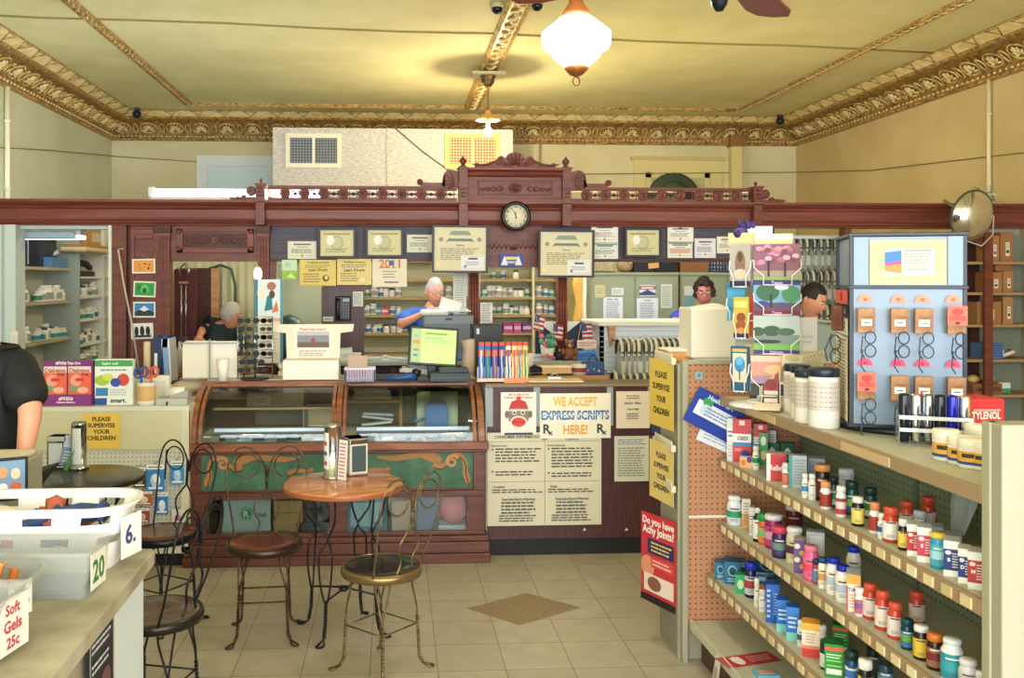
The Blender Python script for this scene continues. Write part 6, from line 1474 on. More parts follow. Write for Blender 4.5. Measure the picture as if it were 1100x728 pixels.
# blister packs hanging on pegboard
def blister(px0, py0, px1, py1, c1, c2, lab):
    a, b = W(px0, py1, YL - .03), W(px1, py0, YL - .03); w_, h_ = b.x - a.x, a.z * 0 + abs(b.z - a.z)
    t = thing('hanging_pack', lab, 'packet', ((a.x + b.x) / 2, YL - .02, min(a.z, b.z)), 0, 'packs hanging on the cream pegboard')
    MB().card(w_, h_, c1, [('r', 0, .82, 1, 1, WH), ('l', .1, .85, .9, .95, 1, '#40506a'), ('e', .5, .4, .28, .26, c2), ('r', .1, .08, .9, .16, WH)], t=.004).build('card', t)
    MB().ball((0, -.006, h_ * .4), min(w_, h_) * .2, c2, 8, (1, .5, 1.3)).build('blister', t)
    MB().tube([(0, .04, h_ + .01), (0, -.03, h_ + .01)], .003, 'steel', 5).build('hook', t)
P_ = [(143, 502, 156, 524, '#2b2f38', '#c88a4a', 'dark'), (157, 499, 176, 528, '#3a82c8', '#e4ecf2', 'blue and white'), (183, 495, 197, 521, '#3a8ac8', '#bcd8ea', 'light blue'), (143, 528, 163, 543, '#b85a40', '#e8d8c0', 'orange-red'), (167, 529, 180, 553, '#2f78c8', '#e8eef4', 'narrow blue'), (143, 546, 160, 562, '#a04a3c', '#d8c0b0', 'dark red'), (184, 548, 197, 562, '#d8d0cc', '#b87a8a', 'pale pink')]
for i, (a, b, c, d, c1, c2, nm) in enumerate(P_): blister(a, b, c, d, c1, c2, '%s pack hanging on cream pegboard behind the chairs' % nm)
# magazine dispensers and desk things on top
def disp(px, wpx, hpx, name, label, cat, build):
    x = PX(px, YL + .06); q = thing(name, label, cat, (x, YL + .06, zt)); build(q, wpx * .0057, hpx * .0057); return q
def d1_(q, w, h):
    MB().box(-w/2, w/2, .02, .1, 0, h, '#7c2f78').box(-w/2, w/2, -.02, .02, 0, h * .25, '#8a3684').build('tray', q, bevel=.003)
    g = MB(); g.card(w, h * .13, '#7c2f78', [('t', '#FREE# Take One', .5, .5, .5, WH, .5)], TR(y=.018, z=h * .9)); g.card(w, h * .25, None, [('t', '#FREE#', .5, .68, .28, WH, .3), ('t', 'Diabetes Magazine', .5, .35, .16, WH, .7)], TR(y=-.021)); g.build('lettering', q)
    for i, s in enumerate((-1, 1)):
        mg = MB().card(w * .46, h * .72, '#e8694a', [('r', 0, .8, 1, 1, '#e6d8d0'), ('t', 'Diabetes', .5, .88, .13, '#b83a3a', .9), ('t', 'free', .75, .76, .1, '#8a2020', .3), ('e', .35, .55, .25, .2, '#f0a088'), ('e', .25, .3, .2, .1, '#7aa078'), ('e', .65, .25, .25, .1, '#f0b8a0'), ('e', .5, .58, .2, .06, '#d83a3a'), ('r', 0, .0, 1, .1, '#f0d8c0')], TR(y=.006), t=.01)
        o = mg.build('magazine', loc=(q.location.x + s * w * .245, q.location.y, zt + h * .17)); tag(o, 'Diabetes magazine in the purple dispenser, %s copy' % ('left' if s < 0 else 'right'), 'magazine', 'magazines in the purple dispenser')
disp(72, 52, 47, 'magazine_dispenser', 'purple counter dispenser of Diabetes magazines', 'magazine rack', d1_)
def d2_(q, w, h):
    MB().box(-w/2, w/2, .03, .08, 0, h, '#e8ece6').build('back', q, bevel=.003)
    MB().card(w * .98, h * .98, '#eef0ea', [('r', 0, .86, 1, 1, '#4aa05a'), ('t', 'Eating well', .4, .93, .06, '#d8f0d0', .5), ('l', .15, .74, .85, .82, 1, '#7aa0b0'), ('e', .2, .55, .2, .12, '#a8c84a'), ('e', .35, .62, .15, .08, '#d8dc5a'), ('e', .75, .56, .16, .14, '#d8503c'), ('e', .55, .5, .14, .1, '#3c50b0'), ('r', .03, .2, .35, .38, '#3a88c0'), ('r', .0, .0, .32, .15, '#2a5a9a'), ('t', 'smart.', .62, .1, .1, '#2a3a44', .45), ('l', .4, .2, .9, .36, 3, '#b0bcc0')], TR(y=.024), t=.006).build('poster', q)
disp(121, 41, 49, 'leaflet_stand', 'white and green leaflet stand reading smart', 'leaflet stand', d2_)
def mug(q, w, h):
    MB().lathe([(.05, 0), (.055, .02), (.055, .14), (.05, .14), (.048, .02)], 20, '#e6e2d4').lathe([(.0562, .03), (.0562, .12)], 20, '#d8b070', caps=False).build('body', q)
    g = MB()
    for c_, dx, rz in (('#3a5fa8', -.03, .3), ('#e0643c', .03, -.4)):
        for k in (-1, 1): g.tube([(dx + k * .02 + .02 * math.cos(a), 0, .2 + .03 * math.sin(a) + k * .004) for a in [2 * PI * i / 12 for i in range(12)]], .008, c_, 6, closed=True)
        g.tube([(dx, 0, .1), (dx, 0, .18)], .008, c_, 6)
    g.build('scissor_handles', q)
disp(157, 14, 20, 'pen_mug', 'decorated mug holding blue and orange scissors', 'mug', mug)
def term(q, w, h):
    MB().box(-.09, .1, -.02, .12, 0, .04, '#b9b8b0').prism([(-.02, .04), (.1, .04), (.1, .09), (.0, .06)], .0, .12, '#a8a8a2').build('body', q, bevel=.004)
    MB().tube([(-.02, .05, .07), (.07, .05, .07)], .035, '#eceae0', 16).build('paper_roll', q)
    MB().tube([(-.02, -.02, .02), (-.02, -.04, -.02), (-.015, -.04, -.25), (-.03, -.04, -.45)], .006, '#2a2a2a', 6).build('cable', q)
disp(184, 20, 12, 'card_terminal', 'grey receipt printer with paper roll at counter right', 'printer', term)
tag(MB().box(-.12, .12, 0, .05, 0, .16, '#ece7da').box(-.1, .1, -.002, 0, .03, .13, '#dcd5c4').build('white_carton', loc=(PX(161, YL + .25), YL + .25, zt), bevel=.004), 'white carton behind the scissors mug', 'box')
# ================================================================== WIRE TABLES AND CHAIRS
def twist(g, pts, r, mt, turns=8, n=6):
    pts = [Vector(p) for p in pts]; out = [[], []]
    N_ = max(24, int(turns * 8)); segs = len(pts) - 1
    for i in range(N_ + 1):
        t = i / N_ * segs; k = min(int(t), segs - 1); f = t - k
        p = pts[k].lerp(pts[k + 1], f); d = (pts[k + 1] - pts[k]).normalized()
        a = d.orthogonal().normalized(); b = d.cross(a); q = 2 * PI * turns * i / N_
        for s in (0, 1): out[s].append(p + (a * math.cos(q + s * PI) + b * math.sin(q + s * PI)) * r)
    for s in (0, 1): g.tube(out[s], r * 1.0, mt, n)
def sm3(pts, k=5): return smooth([tuple(p) for p in pts], k)
def leg_geo(g, a, mt, rt, rb, zt, r=.0045, zmid=.24, tw=9):
    c, s = math.cos(a), math.sin(a)
    def P(rr, z, o=0): return (rr * c - o * s, rr * s + o * c, z)
    rm = rt + (rb - rt) * .25
    for o in (-1, 1): g.tube(sm3([P(rt, zt, o * .035), P(rt - .012, zt - .06, o * .028), P(rm - .004, zmid + .05, o * .008), P(rm, zmid, 0)]), r, mt, 6)
    twist(g, [P(rm, zmid), P(rm + .005, zmid * .6), P(rb - .02, .05), P(rb - .005, .025)], r * .95, mt, tw)
    g.tube([P(rb - .005, .022), P(rb + .02, .008, -.014), P(rb + .04, .006, -.012), P(rb + .046, .006, 0), P(rb + .04, .006, .012), P(rb + .02, .008, .014)], r * 1.1, mt, 6, closed=True)
def wire_chair(label, loc, rz, frame, seatm, rim):
    t = thing('wire_chair', label, 'chair', loc, rz, None)
    MB().lathe([(.001, .452), (.165, .452), (.172, .46), (.165, .468), (.1, .466), (.001, .464)], 36, seatm).build('seat', t)
    MB().lathe([(.168, .43), (.182, .43), (.184, .45), (.18, .468), (.17, .468), (.168, .45)], 36, rim, caps=False).lathe([(.182, .447), (.186, .45), (.182, .454)], 36, rim, caps=False).build('seat_rim', t)
    for k in range(4):
        g = MB(); a = PI / 4 + k * PI / 2; leg_geo(g, a, frame, .15, .19, .44); g.ball((.17 * math.cos(a), .17 * math.sin(a), .44), .009, rim, 8); g.build('leg', t)
    g = MB(); rr = .158; zz = .2
    for k in range(4):
        a = PI / 4 + k * PI / 2; b = a + PI / 2
        g.tube([(rr * math.cos(a), rr * math.sin(a), zz), (rr * math.cos(b), rr * math.sin(b), zz)], .004, frame, 6)
    g.build('stretcher', t)
    g = MB()
    for s in (-1, 1):
        g.tube(sm3([(s * .15, .09, .45), (s * .172, .13, .56), (s * .195, .165, .68), (s * .2, .185, .78), (s * .175, .195, .86), (s * .12, .2, .895), (s * .055, .2, .87), (s * .015, .198, .8), (s * .004, .195, .74)]), .0048, frame, 7)
        g.tube([(s * .1 + .062 * math.cos(q), .197, .8 + .062 * math.sin(q)) for q in [2 * PI * i / 22 for i in range(22)]], .0042, frame, 6, closed=True)
        g.tube(sm3([(0, .18, .675), (s * .03, .175, .64), (s * .06, .168, .6), (s * .058, .16, .56), (s * .035, .15, .52), (s * .045, .145, .48), (s * .07, .14, .45)]), .0048, frame, 7)
    twist(g, [(0, .19, .8), (0, .186, .74), (0, .18, .67)], .0045, frame, 5)
    g.build('back_frame', t)
    return t
SEATR = noisem('worn_red_seat', '#4e2218', '#7c3a28', 9, .2, .03, 60)
SEATD = m('#2b2a2a', .12)
wire_chair('wire chair with a dark red seat, facing out from showcase left', tuple(WZ(284, 582, .46))[:2] + (0,), R(4), 'iron', SEATR, m('#4a3a30', .3, .7))
wire_chair('brassy wire chair with glossy black seat, nearest the diamond tile', tuple(WZ(410, 608, .46))[:2] + (0,), R(-133), 'brasswire', SEATD, m('#8a734c', .3, .7))
wire_chair('dark wire chair with brown seat standing before hanging packs', tuple(WZ(173, 572, .46))[:2] + (0,), R(-32), 'irondark', SEATR, m('#26262a', .3, .7))
wire_chair('dark wire chair with brown seat beside the foreground counter end', tuple(WZ(167, 657, .46))[:2] + (0,), R(-105), 'irondark', noisem('scuffed_brown_seat', '#4a3a32', '#6e5a4e', 9, .25, .02, 60), m('#3a3430', .3, .7))
def wire_table(label, px, py, r, topm, edgem, rz):
    p = WZ(px, py, .74); t = thing('wire_table', label, 'table', (p.x, p.y, 0), rz)
    MB().lathe([(.001, .708), (r - .02, .708), (r - .004, .714), (r, .726), (r - .003, .738), (r - .012, .741), (.001, .741)], 56, topm).build('tabletop', t)
    MB().lathe([(r + .001, .716), (r + .003, .726), (r + .001, .735)], 56, edgem, caps=False).build('edge_band', t)
    for k in range(4):
        g = MB(); a = PI / 4 + k * PI / 2; c, s = math.cos(a), math.sin(a)
        def P(rr, z, o=0): return (rr * c - o * s, rr * s + o * c, z)
        for o in (-1, 1):
            g.tube(sm3([P(.2, .706, o * .06), P(.19, .6, o * .055), P(.165, .53, o * .02), P(.16, .5, 0), P(.162, .47, o * .012), P(.18, .42, o * .035), P(.185, .3, o * .03), P(.18, .2, o * .01)]), .0052, 'irondark', 7)
        twist(g, [P(.18, .2), P(.185, .1), P(.2, .03)], .005, 'irondark', 6)
        g.tube([P(.2, .026), P(.225, .008, -.016), P(.25, .007, -.014), P(.258, .007, 0), P(.25, .007, .014), P(.225, .008, .016)], .0055, 'irondark', 6, closed=True)
        g.build('leg', t)
    g = MB()
    for k in range(2):
        a = PI / 4 + k * PI / 2; g.tube([(.18 * math.cos(a), .18 * math.sin(a), .2), (0, 0, .21 + .008 * k), (-.18 * math.cos(a), -.18 * math.sin(a), .2)], .005, 'irondark', 6)
    g.lathe([(.02, .2), (.024, .21), (.02, .222)], 14, 'irondark').tube([(.14 * math.cos(q), .14 * math.sin(q), .703) for q in [2 * PI * i / 24 for i in range(24)]], .005, 'irondark', 6, closed=True)
    g.build('stretcher', t); return t
wt = wire_table('round polished wood cafe table on dark wire legs before showcase', 369, 518, .3, 'table', m('#a45f38', .25), R(20))
bt = wire_table('round black-topped cafe table on wire legs at left', 88, 511, .31, 'blackstone', m('#1c1e1c', .3), R(10))
def dispenser(px, py, Y, w, h, d, face, side, label, rz=0, tall=False):
    p = WZ(px, py, .742); t = thing('napkin_dispenser', label, 'napkin dispenser', (p.x, p.y, .7415), rz)
    MB().box(-w/2, w/2, -d/2, d/2, 0, h, m(side, .3)).box(-w/2 - .004, w/2 + .004, -d/2 - .004, d/2 + .004, 0, .012, 'steel').box(-w/2 - .002, w/2 + .002, -d/2 - .002, d/2 + .002, h - .03, h, m('#c9ccd0', .12, 1)).build('body', t, bevel=.006)
    MB().box(-w/2 + .012, w/2 - .012, -d/2 - .006, -d/2, .02, h - .035, face).build('face_plate', t, bevel=.003)
    return t
q = thing('straw_holder', 'tall silver cylinder holder with printed wrap on wood table', 'holder', tuple(WZ(357, 513, .742))[:2] + (.7415,))
MB().lathe([(.05, 0), (.052, .01), (.042, .016), (.042, .26), (.044, .262), (.04, .275), (.001, .28)], 28, m('#c6c9cc', .12, 1)).build('cylinder', q)
g = MB().lathe([(.0425, .05), (.0425, .235)], 10, '#e6e6e2', TR(0, 0, 0), caps=False, a0=R(190), a1=R(250)).lathe([(.0428, .07), (.0428, .09)], 8, '#b85a5a', caps=False, a0=R(200), a1=R(235)).lathe([(.0428, .12), (.0428, .14)], 8, '#5a6a8a', caps=False, a0=R(200), a1=R(235)).lathe([(.0428, .17), (.0428, .19)], 8, '#b85a5a', caps=False, a0=R(200), a1=R(235)); g.build('printed_wrap', q)
tag(MB().card(.055, .2, '#e9e6e0', [('l', .1, .05, .9, .95, 10, '#b86a60')], TR(rx=R(-4)), t=.003).build('menu_card', loc=tuple(WZ(367, 515.5, .742))[:2] + (.7425,)), 'narrow white and red card leaning against silver cylinder', 'card')
bpy.data.objects['menu_card'].rotation_euler.z = R(-40)
dispenser(381, 508, 0, .1, .19, .13, m('#4a5a58', .15), '#d9d5c8', 'square silver napkin dispenser with dark face on wood table', R(22))
dispenser(64, 501, 0, .1, .17, .09, m('#cfd6da', .25), '#4a5a5e', 'silver napkin dispenser with pale face on the black table', R(-6))
q = thing('straw_holder', 'silver cylinder holder with dark print on the black table', 'holder', tuple(WZ(85, 503, .742))[:2] + (.7415,))
MB().lathe([(.05, 0), (.052, .01), (.04, .016), (.04, .235), (.042, .237), (.036, .25), (.001, .252)], 24, m('#aeb4b8', .15, 1)).build('cylinder', q)
MB().lathe([(.0405, .03), (.0405, .22)], 12, '#dfe2e0', caps=False, a0=R(230), a1=R(300)).build('printed_wrap', q)
tag(MB().card(.1, .16, '#7c94ac', [('r', 0, .6, 1, 1, '#c8d2da'), ('l', .1, .1, .9, .5, 4, '#e0e6ea')], TR(rx=R(-8)), t=.004).build('menu_card', loc=tuple(WZ(74, 503, .742))[:2] + (.8,)), 'tilted blue menu card between holders on the black table', 'card')
bpy.data.objects['menu_card.001'].rotation_euler = (0, R(14), R(35)); bpy.data.objects['menu_card.001'].location.z = .7745 - .02
g = MB().prism([(-.01, 0), (.012, 0), (.03, .06), (.05, .11), (.02, .07)], 0, .004, '#4a8a50'); tag(g.build('green_leaflet', loc=tuple(WZ(70, 505, .742))[:2] + (.742,)), 'small green leaflet standing at the front of black table', 'leaflet')

# ================================================================== FOREGROUND COUNTER WITH BINS
q = thing('foreground_counter', 'worn beige laminate counter in the near left corner', 'counter', (-1.4, 1.9, 0))
g = MB(); pts = [(-2.3, .9), (-.69, .9), (-.735, 2.92), (-2.3, 2.92)]
vs = [(a + 1.4, b - 1.9, .875) for a, b in pts] + [(a + 1.4, b - 1.9, .92) for a, b in pts]
g.add(vs, [(3, 2, 1, 0), (4, 5, 6, 7)] + [(i, (i + 1) % 4, 4 + (i + 1) % 4, 4 + i) for i in range(4)], 'worktop'); g.build('worktop', q, bevel=.004)
MB().box(-.85, .62, -.95, .95, 0, .874, '#cfcdbb').box(.615, .625, -.95, .55, .05, .86, '#a99c86').build('carcass', q)
MB().box(.62, .64, .55, .98, .0, .86, '#cfdadc').build('end_panel', q)
a = WX(97, 700, -.765); b = WX(123, 660, -.765)
o = MB().card(.2, .32, '#20242c', [('r', .06, .8, .94, .94, '#2c3340'), ('l', .1, .82, .9, .92, 2, '#c8ccd4'), ('l', .1, .66, .9, .76, 2, '#c8ccd4'), ('e', .3, .4, .2, .14, '#8a5a48'), ('e', .65, .5, .22, .12, '#6a4a52'), ('e', .5, .25, .3, .12, '#a8705a'), ('e', .75, .25, .12, .08, '#c8b0a0'), ('r', .0, .0, 1, .08, '#3c2c30'), ('r', 0, 0, .02, 1, '#d8d8d4'), ('r', .98, 0, 1, 1, '#b04848')], t=.003).build('dark_poster', loc=(-.752, 2.45, .545))
o.rotation_euler = (0, 0, R(90)); tag(o, 'dark picture poster taped to the foreground counter side', 'poster')
def rbin(name, loc, w, d, h, r, label, rz=0, mt='clearbin', taper=.85, rimw=.012, slots=False, cat='bin', rimm=None):
    """open rounded-rectangle container with wall thickness"""
    t = thing(name, label, cat, loc, rz)
    def ring(sx, sy, rr, z, n=6):
        out = []
        for cx, cy, a0 in ((1, 1, 0), (-1, 1, 90), (-1, -1, 180), (1, -1, 270)):
            for k in range(n + 1):
                q_ = R(a0 + 90 * k / n); out.append((cx * (sx - rr) + rr * math.cos(q_), cy * (sy - rr) + rr * math.sin(q_), z))
        return out
    W_, D_ = w / 2, d / 2; th = .004
    rings = [ring(W_ * taper, D_ * taper, r * taper, 0), ring(W_, D_, r, h), ring(W_ + rimw, D_ + rimw, r + rimw, h), ring(W_ + rimw, D_ + rimw, r + rimw, h - .008), ring(W_ - th, D_ - th, r, h - .002), ring(W_ * taper - th, D_ * taper - th, r * taper, th)]
    n = len(rings[0])
    g = MB(); vs = sum([rings[0], rings[1]], []); 
    def band(a_, b_, mt_): g.add(rings[a_] + rings[b_], [(i, (i + 1) % n, n + (i + 1) % n, n + i) for i in range(n)], mt_, None, True)
    if not slots:
        band(0, 1, mt)
    else:
        # wall with rows of lens-shaped slots along the long sides
        K = 60; zs_ = [0, .3, .42, .54, .62, .74, .86, 1]
        per = []
        base, top = rings[0], rings[1]
        def along(rg, t_):
            t_ *= n; i = int(t_) % n; f = t_ - int(t_); p0 = Vector(rg[i]); p1 = Vector(rg[(i + 1) % n]); return p0.lerp(p1, f)
        # resample evenly by length
        def resample(rg, K):
            L = [0]; 
            for i in range(n): L.append(L[-1] + (Vector(rg[(i + 1) % n]) - Vector(rg[i])).length)
            out = []
            for k in range(K):
                t_ = L[-1] * k / K; i = 0
                while L[i + 1] < t_: i += 1
                f = (t_ - L[i]) / max(1e-9, L[i + 1] - L[i]); out.append(Vector(rg[i]).lerp(Vector(rg[(i + 1) % n]), f))
            return out
        A, B = resample(base, K), resample(top, K); H = []
        for z_ in zs_: H.append([tuple(A[k].lerp(B[k], z_)) for k in range(K)])
        vs = sum(H, []); fs = []
        for j in range(len(zs_) - 1):
            for k in range(K):
                if j in (2, 4, 6) and False: continue
                if j in (2, 5) and (k + (2 if j == 5 else 0)) % 6 in (0, 1, 2): continue
                fs.append((j * K + k, j * K + (k + 1) % K, (j + 1) * K + (k + 1) % K, (j + 1) * K + k))
        g.add(vs, fs, mt, None, True)
    band(1, 2, rimm or mt); band(2, 3, rimm or mt); 
    if not slots: band(4, 5, mt)
    g.add(rings[0], [tuple(reversed(range(n)))], mt).add(rings[5], [tuple(range(n))], mt)
    g.build('shell', t); return t
CZ = .9205
# white laundry-style basket
WB = m('#ece9e6', .35)
pb = WZ(60, 600, CZ)
wb = rbin('white_basket', (-1.09, 2.79, CZ), .66, .255, .19, .1, 'large white slotted basket with a 6 on its end label', 0, WB, .84, .014, True, 'basket')
MB().card(.1, .12, '#eceaea', [('t', '6.', .45, .55, .45, '#4a3f7a', .8)], TR(.328, -.03, .03, rz=R(72))).build('price_card', wb)
def candies(n, x0, x1, y0, y1, z0, z1, cols, label, grp, L=.07, r=.012, up=False):
    for i in range(n):
        c_, nm = cols[i % len(cols)]
        x, y, z = rnd.uniform(x0, x1), rnd.uniform(y0, y1), z0 + (z1 - z0) * (i / max(1, n - 1))
        g = MB().tube([(-L/2, 0, 0), (-L/2 + .006, 0, 0), (0, 0, .0), (L/2 - .006, 0, 0), (L/2, 0, 0)], [r * 1.1, r * .7, r, r * .7, r * 1.1], c_, 6)
        o = g.build('wrapped_candy', loc=(x, y, z)); o.rotation_euler = (rnd.uniform(-.3, .3), rnd.uniform(-1.3, -.8) if up else rnd.uniform(-.4, .4), rnd.uniform(0, 3))
        tag(o, label % nm, 'candy', grp)
candies(14, -1.3, -.88, 2.73, 2.85, CZ + .07, CZ + .16, (('#c8404a', 'red'), ('#34508c', 'blue'), ('#b8604a', 'rust'), ('#d8d0c0', 'white')), '%s wrapped snack lying inside the white basket', 'snacks in the white basket', .16, .03)
candies(8, -1.38, -1.16, 2.7, 2.82, CZ + .14, CZ + .2, (('#d8b84a', 'yellow'), ('#c87a4a', 'orange'), ('#2f4a8c', 'blue')), '%s striped bar heaped at the left of white basket', 'bars heaped on the white basket', .12, .018)
# clear bin marked 20
b2 = rbin('clear_bin', (-.975, 2.555, CZ), .38, .18, .125, .02, 'clear plastic bin with a green 20 label behind candy tub', R(-2), 'clearbin', .93)
MB().card(.1, .095, '#e8e6d4', [('t', '20', .5, .5, .6, '#3a7a4a', .8)], TR(.192, -.02, .018, rz=R(88))).build('price_card', b2)
tag(MB().box(-.15, .15, -.07, .07, 0, .012, '#5f7486').build('grey_packet_layer', loc=(-.975, 2.555, CZ + .01)), 'slate packet lying flat in the clear 20 bin', 'packet')
tag(MB().tube([(-.03, 0, .0), (0, .01, .01), (.03, 0, 0)], .02, '#b0a094', 8).build('foil_packet', loc=(-1.0, 2.52, CZ + .05)), 'beige foil packet in the front of clear 20 bin', 'packet')
# rounded tub with orange suckers
b3 = rbin('round_tub', (-1.05, 2.335, CZ), .35, .235, .115, .09, 'clear rounded tub full of orange wrapped candies', 0, 'clearbin', .85)
MB().card(.07, .08, '#e2e2dc', [('t', '25', .5, .5, .5, '#5a6a78', .8)], TR(.162, -.06, .03, rz=R(65))).build('price_card', b3)
candies(9, -1.08, -.95, 2.28, 2.38, CZ + .06, CZ + .14, (('#e07a2c', 'orange'), ('#d88a3c', 'amber'), ('#7a3a2c', 'maroon')), '%s wrapped candy sticking up from the round tub', 'candies in the round tub', .1, .014, True)
candies(8, -1.19, -1.1, 2.28, 2.38, CZ + .05, CZ + .13, (('#8a3a2c', 'maroon'), ('#e07a2c', 'orange')), '%s wrapped candy at the left of the round tub', 'candies at left of the round tub', .1, .014, True)
for i in range(5):
    o = MB().box(-.015, .015, -.004, .004, 0, .11, '#ddd6b8').box(-.008, .008, -.005, -.004, .01, .1, '#6a6a54').build('snack_stick', loc=(-1.4 + .045 * i, 2.36 + .005 * i, CZ + .09)); o.rotation_euler = (R(-15), R(-20), R(10))
    tag(o, 'cream wrapped stick, %s from the left behind round tub' % ORD[i], 'snack', 'wrapped sticks behind the round tub')
b5 = rbin('clear_bin', (-1.33, 2.37, CZ), .2, .16, .15, .02, 'small clear bin of cream wrapped sticks', 0, 'clearbin', .93)
# nearest bin with red handwriting
b4 = rbin('clear_bin', (-1.02, 2.115, CZ), .36, .17, .14, .02, 'clear bin nearest the camera with red handwritten label', R(-3), 'clearbin', .9)
MB().card(.12, .12, '#e8e2de', [('t', 'Soft', .5, .8, .2, '#b8404a', .5), ('t', 'Gels', .5, .5, .22, '#b8404a', .6), ('t', '25c', .5, .2, .2, '#b8404a', .5)], TR(.182, .0, .012, rz=R(82))).build('price_card', b4)
candies(5, -1.12, -.98, 2.09, 2.14, CZ + .04, CZ + .07, (('#2f6ac0', 'blue'), ('#3a7ad0', 'bright blue')), '%s packet in the nearest clear bin' , 'blue packets in the nearest bin', .1, .028)
tag(MB().box(-.07, .07, -.05, .05, 0, .03, '#e0a868').build('orange_packet', loc=(-.98, 2.11, CZ + .006), bevel=.004), 'light orange packet on the floor of the nearest bin', 'packet')
tag(MB().ball((0, 0, 0), .035, '#9ac0d0', 12, (1.3, 1, .7)).build('pale_packet', loc=(-.99, 2.11, CZ + .1)), 'pale blue shiny packet on top in the nearest bin', 'packet')
# side cabinet with framed card near the man
q = thing('register_stand', 'grey stand holding papers at far left beside black table', 'stand', (-1.58, 3.35, 0))
MB().box(-.5, .22, 0, .35, 0, 1.08, '#9c9a88').box(-.5, .2, .02, .33, 1.08, 1.1, '#d8cfb8').box(-.5, .05, .04, .3, 1.1, 1.12, '#e6dcc0').build('body', q, bevel=.006)
MB().box(-.5, -.1, -.006, 0, .7, 1.06, '#2c3030').build('dark_panel', q)
q2 = thing('framed_picture', 'small black framed picture propped on grey stand at left', 'picture', (-1.56, 3.2, 1.0), R(28))
q2.location = (-1.665, 3.34, .93)
MB().box(-.06, .06, 0, .012, 0, .15, m('#1e2630', .3)).build('frame', q2, bevel=.003); MB().card(.1, .13, '#7a9ab8', [('e', .3, .7, .15, .15, '#d89a6a'), ('e', .7, .65, .15, .15, '#e8d0b0'), ('e', .3, .3, .15, .12, '#e8e8e8'), ('e', .7, .3, .18, .12, '#c86a4a')], TR(y=-.002, z=.01)).build('picture', q2)
q2.location = (-1.33, 3.31, .985)
# ================================================================== GONDOLA
GX, GB_, Y0, Y1 = 1.5, 1.87, 2.27, 4.2
SZ = [1.219, .933, .641, .406, .195]
gd = thing('gondola', 'two-sided pegboard shop gondola of medicine shelves at right', 'shelving', (1.7, 3.2, 0))
GM = m('#b9b69c', .45); GM2 = m('#a39f88', .45); LIP = m('#a08768', .45); LIPC = m('#d8c9a0', .45)
lp(MB().box(GB_, GB_ + .02, Y0, Y1, .19, 1.19, 'greenpeg'), 'back_panel', gd)
o = gd.children[0]; o.location = (-gd.location.x, -gd.location.y, 0); o.data.transform(Matrix.Translation((gd.location.x, gd.location.y, 0)))
Ym = WX(985, 560, GB_).y
lp(MB().box(GB_ - .008, GB_, Ym - .012, Ym + .012, .19, 1.19, '#6f7a64'), 'slot_strip', gd)
g = MB().box(1.345, 2.35, Y1, Y1 + .012, .17, 1.37, 'orangepeg'); g.build('end_pegboard', gd, loc=(-1.7, -3.2, 0))
lp(MB().box(1.32, 1.345, Y1 - .012, Y1 + .03, 0, 1.385, GM2).box(1.345, 2.37, Y1 - .012, Y1 + .03, 1.365, 1.385, GM2).box(2.35, 2.37, Y1 - .01, Y1 + .03, 0, 1.37, GM2), 'end_frame', gd, bevel=.003)
p = WX(740, 552, 1.345); lp(MB().box(1.35, 1.86, Y1 - .006, Y1, .645 + .015, .66 + .012, '#e2ddd0'), 'cross_rail', gd)
lp(MB().box(1.31, 2.35, Y1 + .03, Y1 + .31, 0, 1.36, GM2).box(1.305, 1.31, Y1 + .02, Y1 + .31, .02, .55, '#8f8c78'), 'end_cap', gd, bevel=.004)
lp(MB().box(1.49, 2.3, Y0 - .07, Y0, 0, 1.395, '#9f9c88').box(1.55, 2.25, Y0 - .078, Y0 - .07, .1, 1.36, '#a5a290').box(1.485, 1.515, Y0 - .03, Y0 + .004, 0, 1.395, '#a7a288'), 'near_end_panel', gd, bevel=.004)
for k, z in enumerate(SZ[:4]):
    x0 = GX if k < 3 else 1.44
    lp(MB().box(x0, GB_ - .002 if k else 2.28, Y0 + .002, Y1 - .014, z - .02, z, GM), 'shelf', gd)
    lp(MB().box(x0 - .014, x0, Y0 + .004, Y1 - .016, z - .036, z + .006, LIP), 'shelf_lip', gd, bevel=.002)
    y = Y1 - .08; i = 0
    while y > Y0 + .06:
        c_ = ['#d9c698', '#e8dcb8', '#cdb888', '#e2d0a4'][rnd.randrange(4)] if k else '#c9ad84'
        w_ = .045 if k else .3
        if k or i % 2: lp(MB().box(x0 - .018, x0 - .014, y - w_ / 2, y + w_ / 2, z - .03, z - .002, c_), 'price_tag', gd)
        y -= .085 if k else .42; i += 1
lp(MB().box(1.36, GB_, Y0, Y1 - .014, .165, .195, GM).box(1.352, 1.36, Y0, Y1 - .014, .155, .2, '#c9c6b0').box(1.41, 1.43, Y0, Y1, 0, .16, '#5a4038'), 'base_deck', gd, bevel=.002)
def YX(px, X): return X / math.tan(TH + math.atan((px - CX) / F))
_rown = ['', 'second', 'third', 'fourth', 'bottom']
SEEN = {}
def uniq(lab, shelf):
    base = '%s on the %s gondola shelf' % (lab, _rown[shelf]) if shelf else lab
    SEEN[base] = SEEN.get(base, 0) + 1
    return base, SEEN[base]
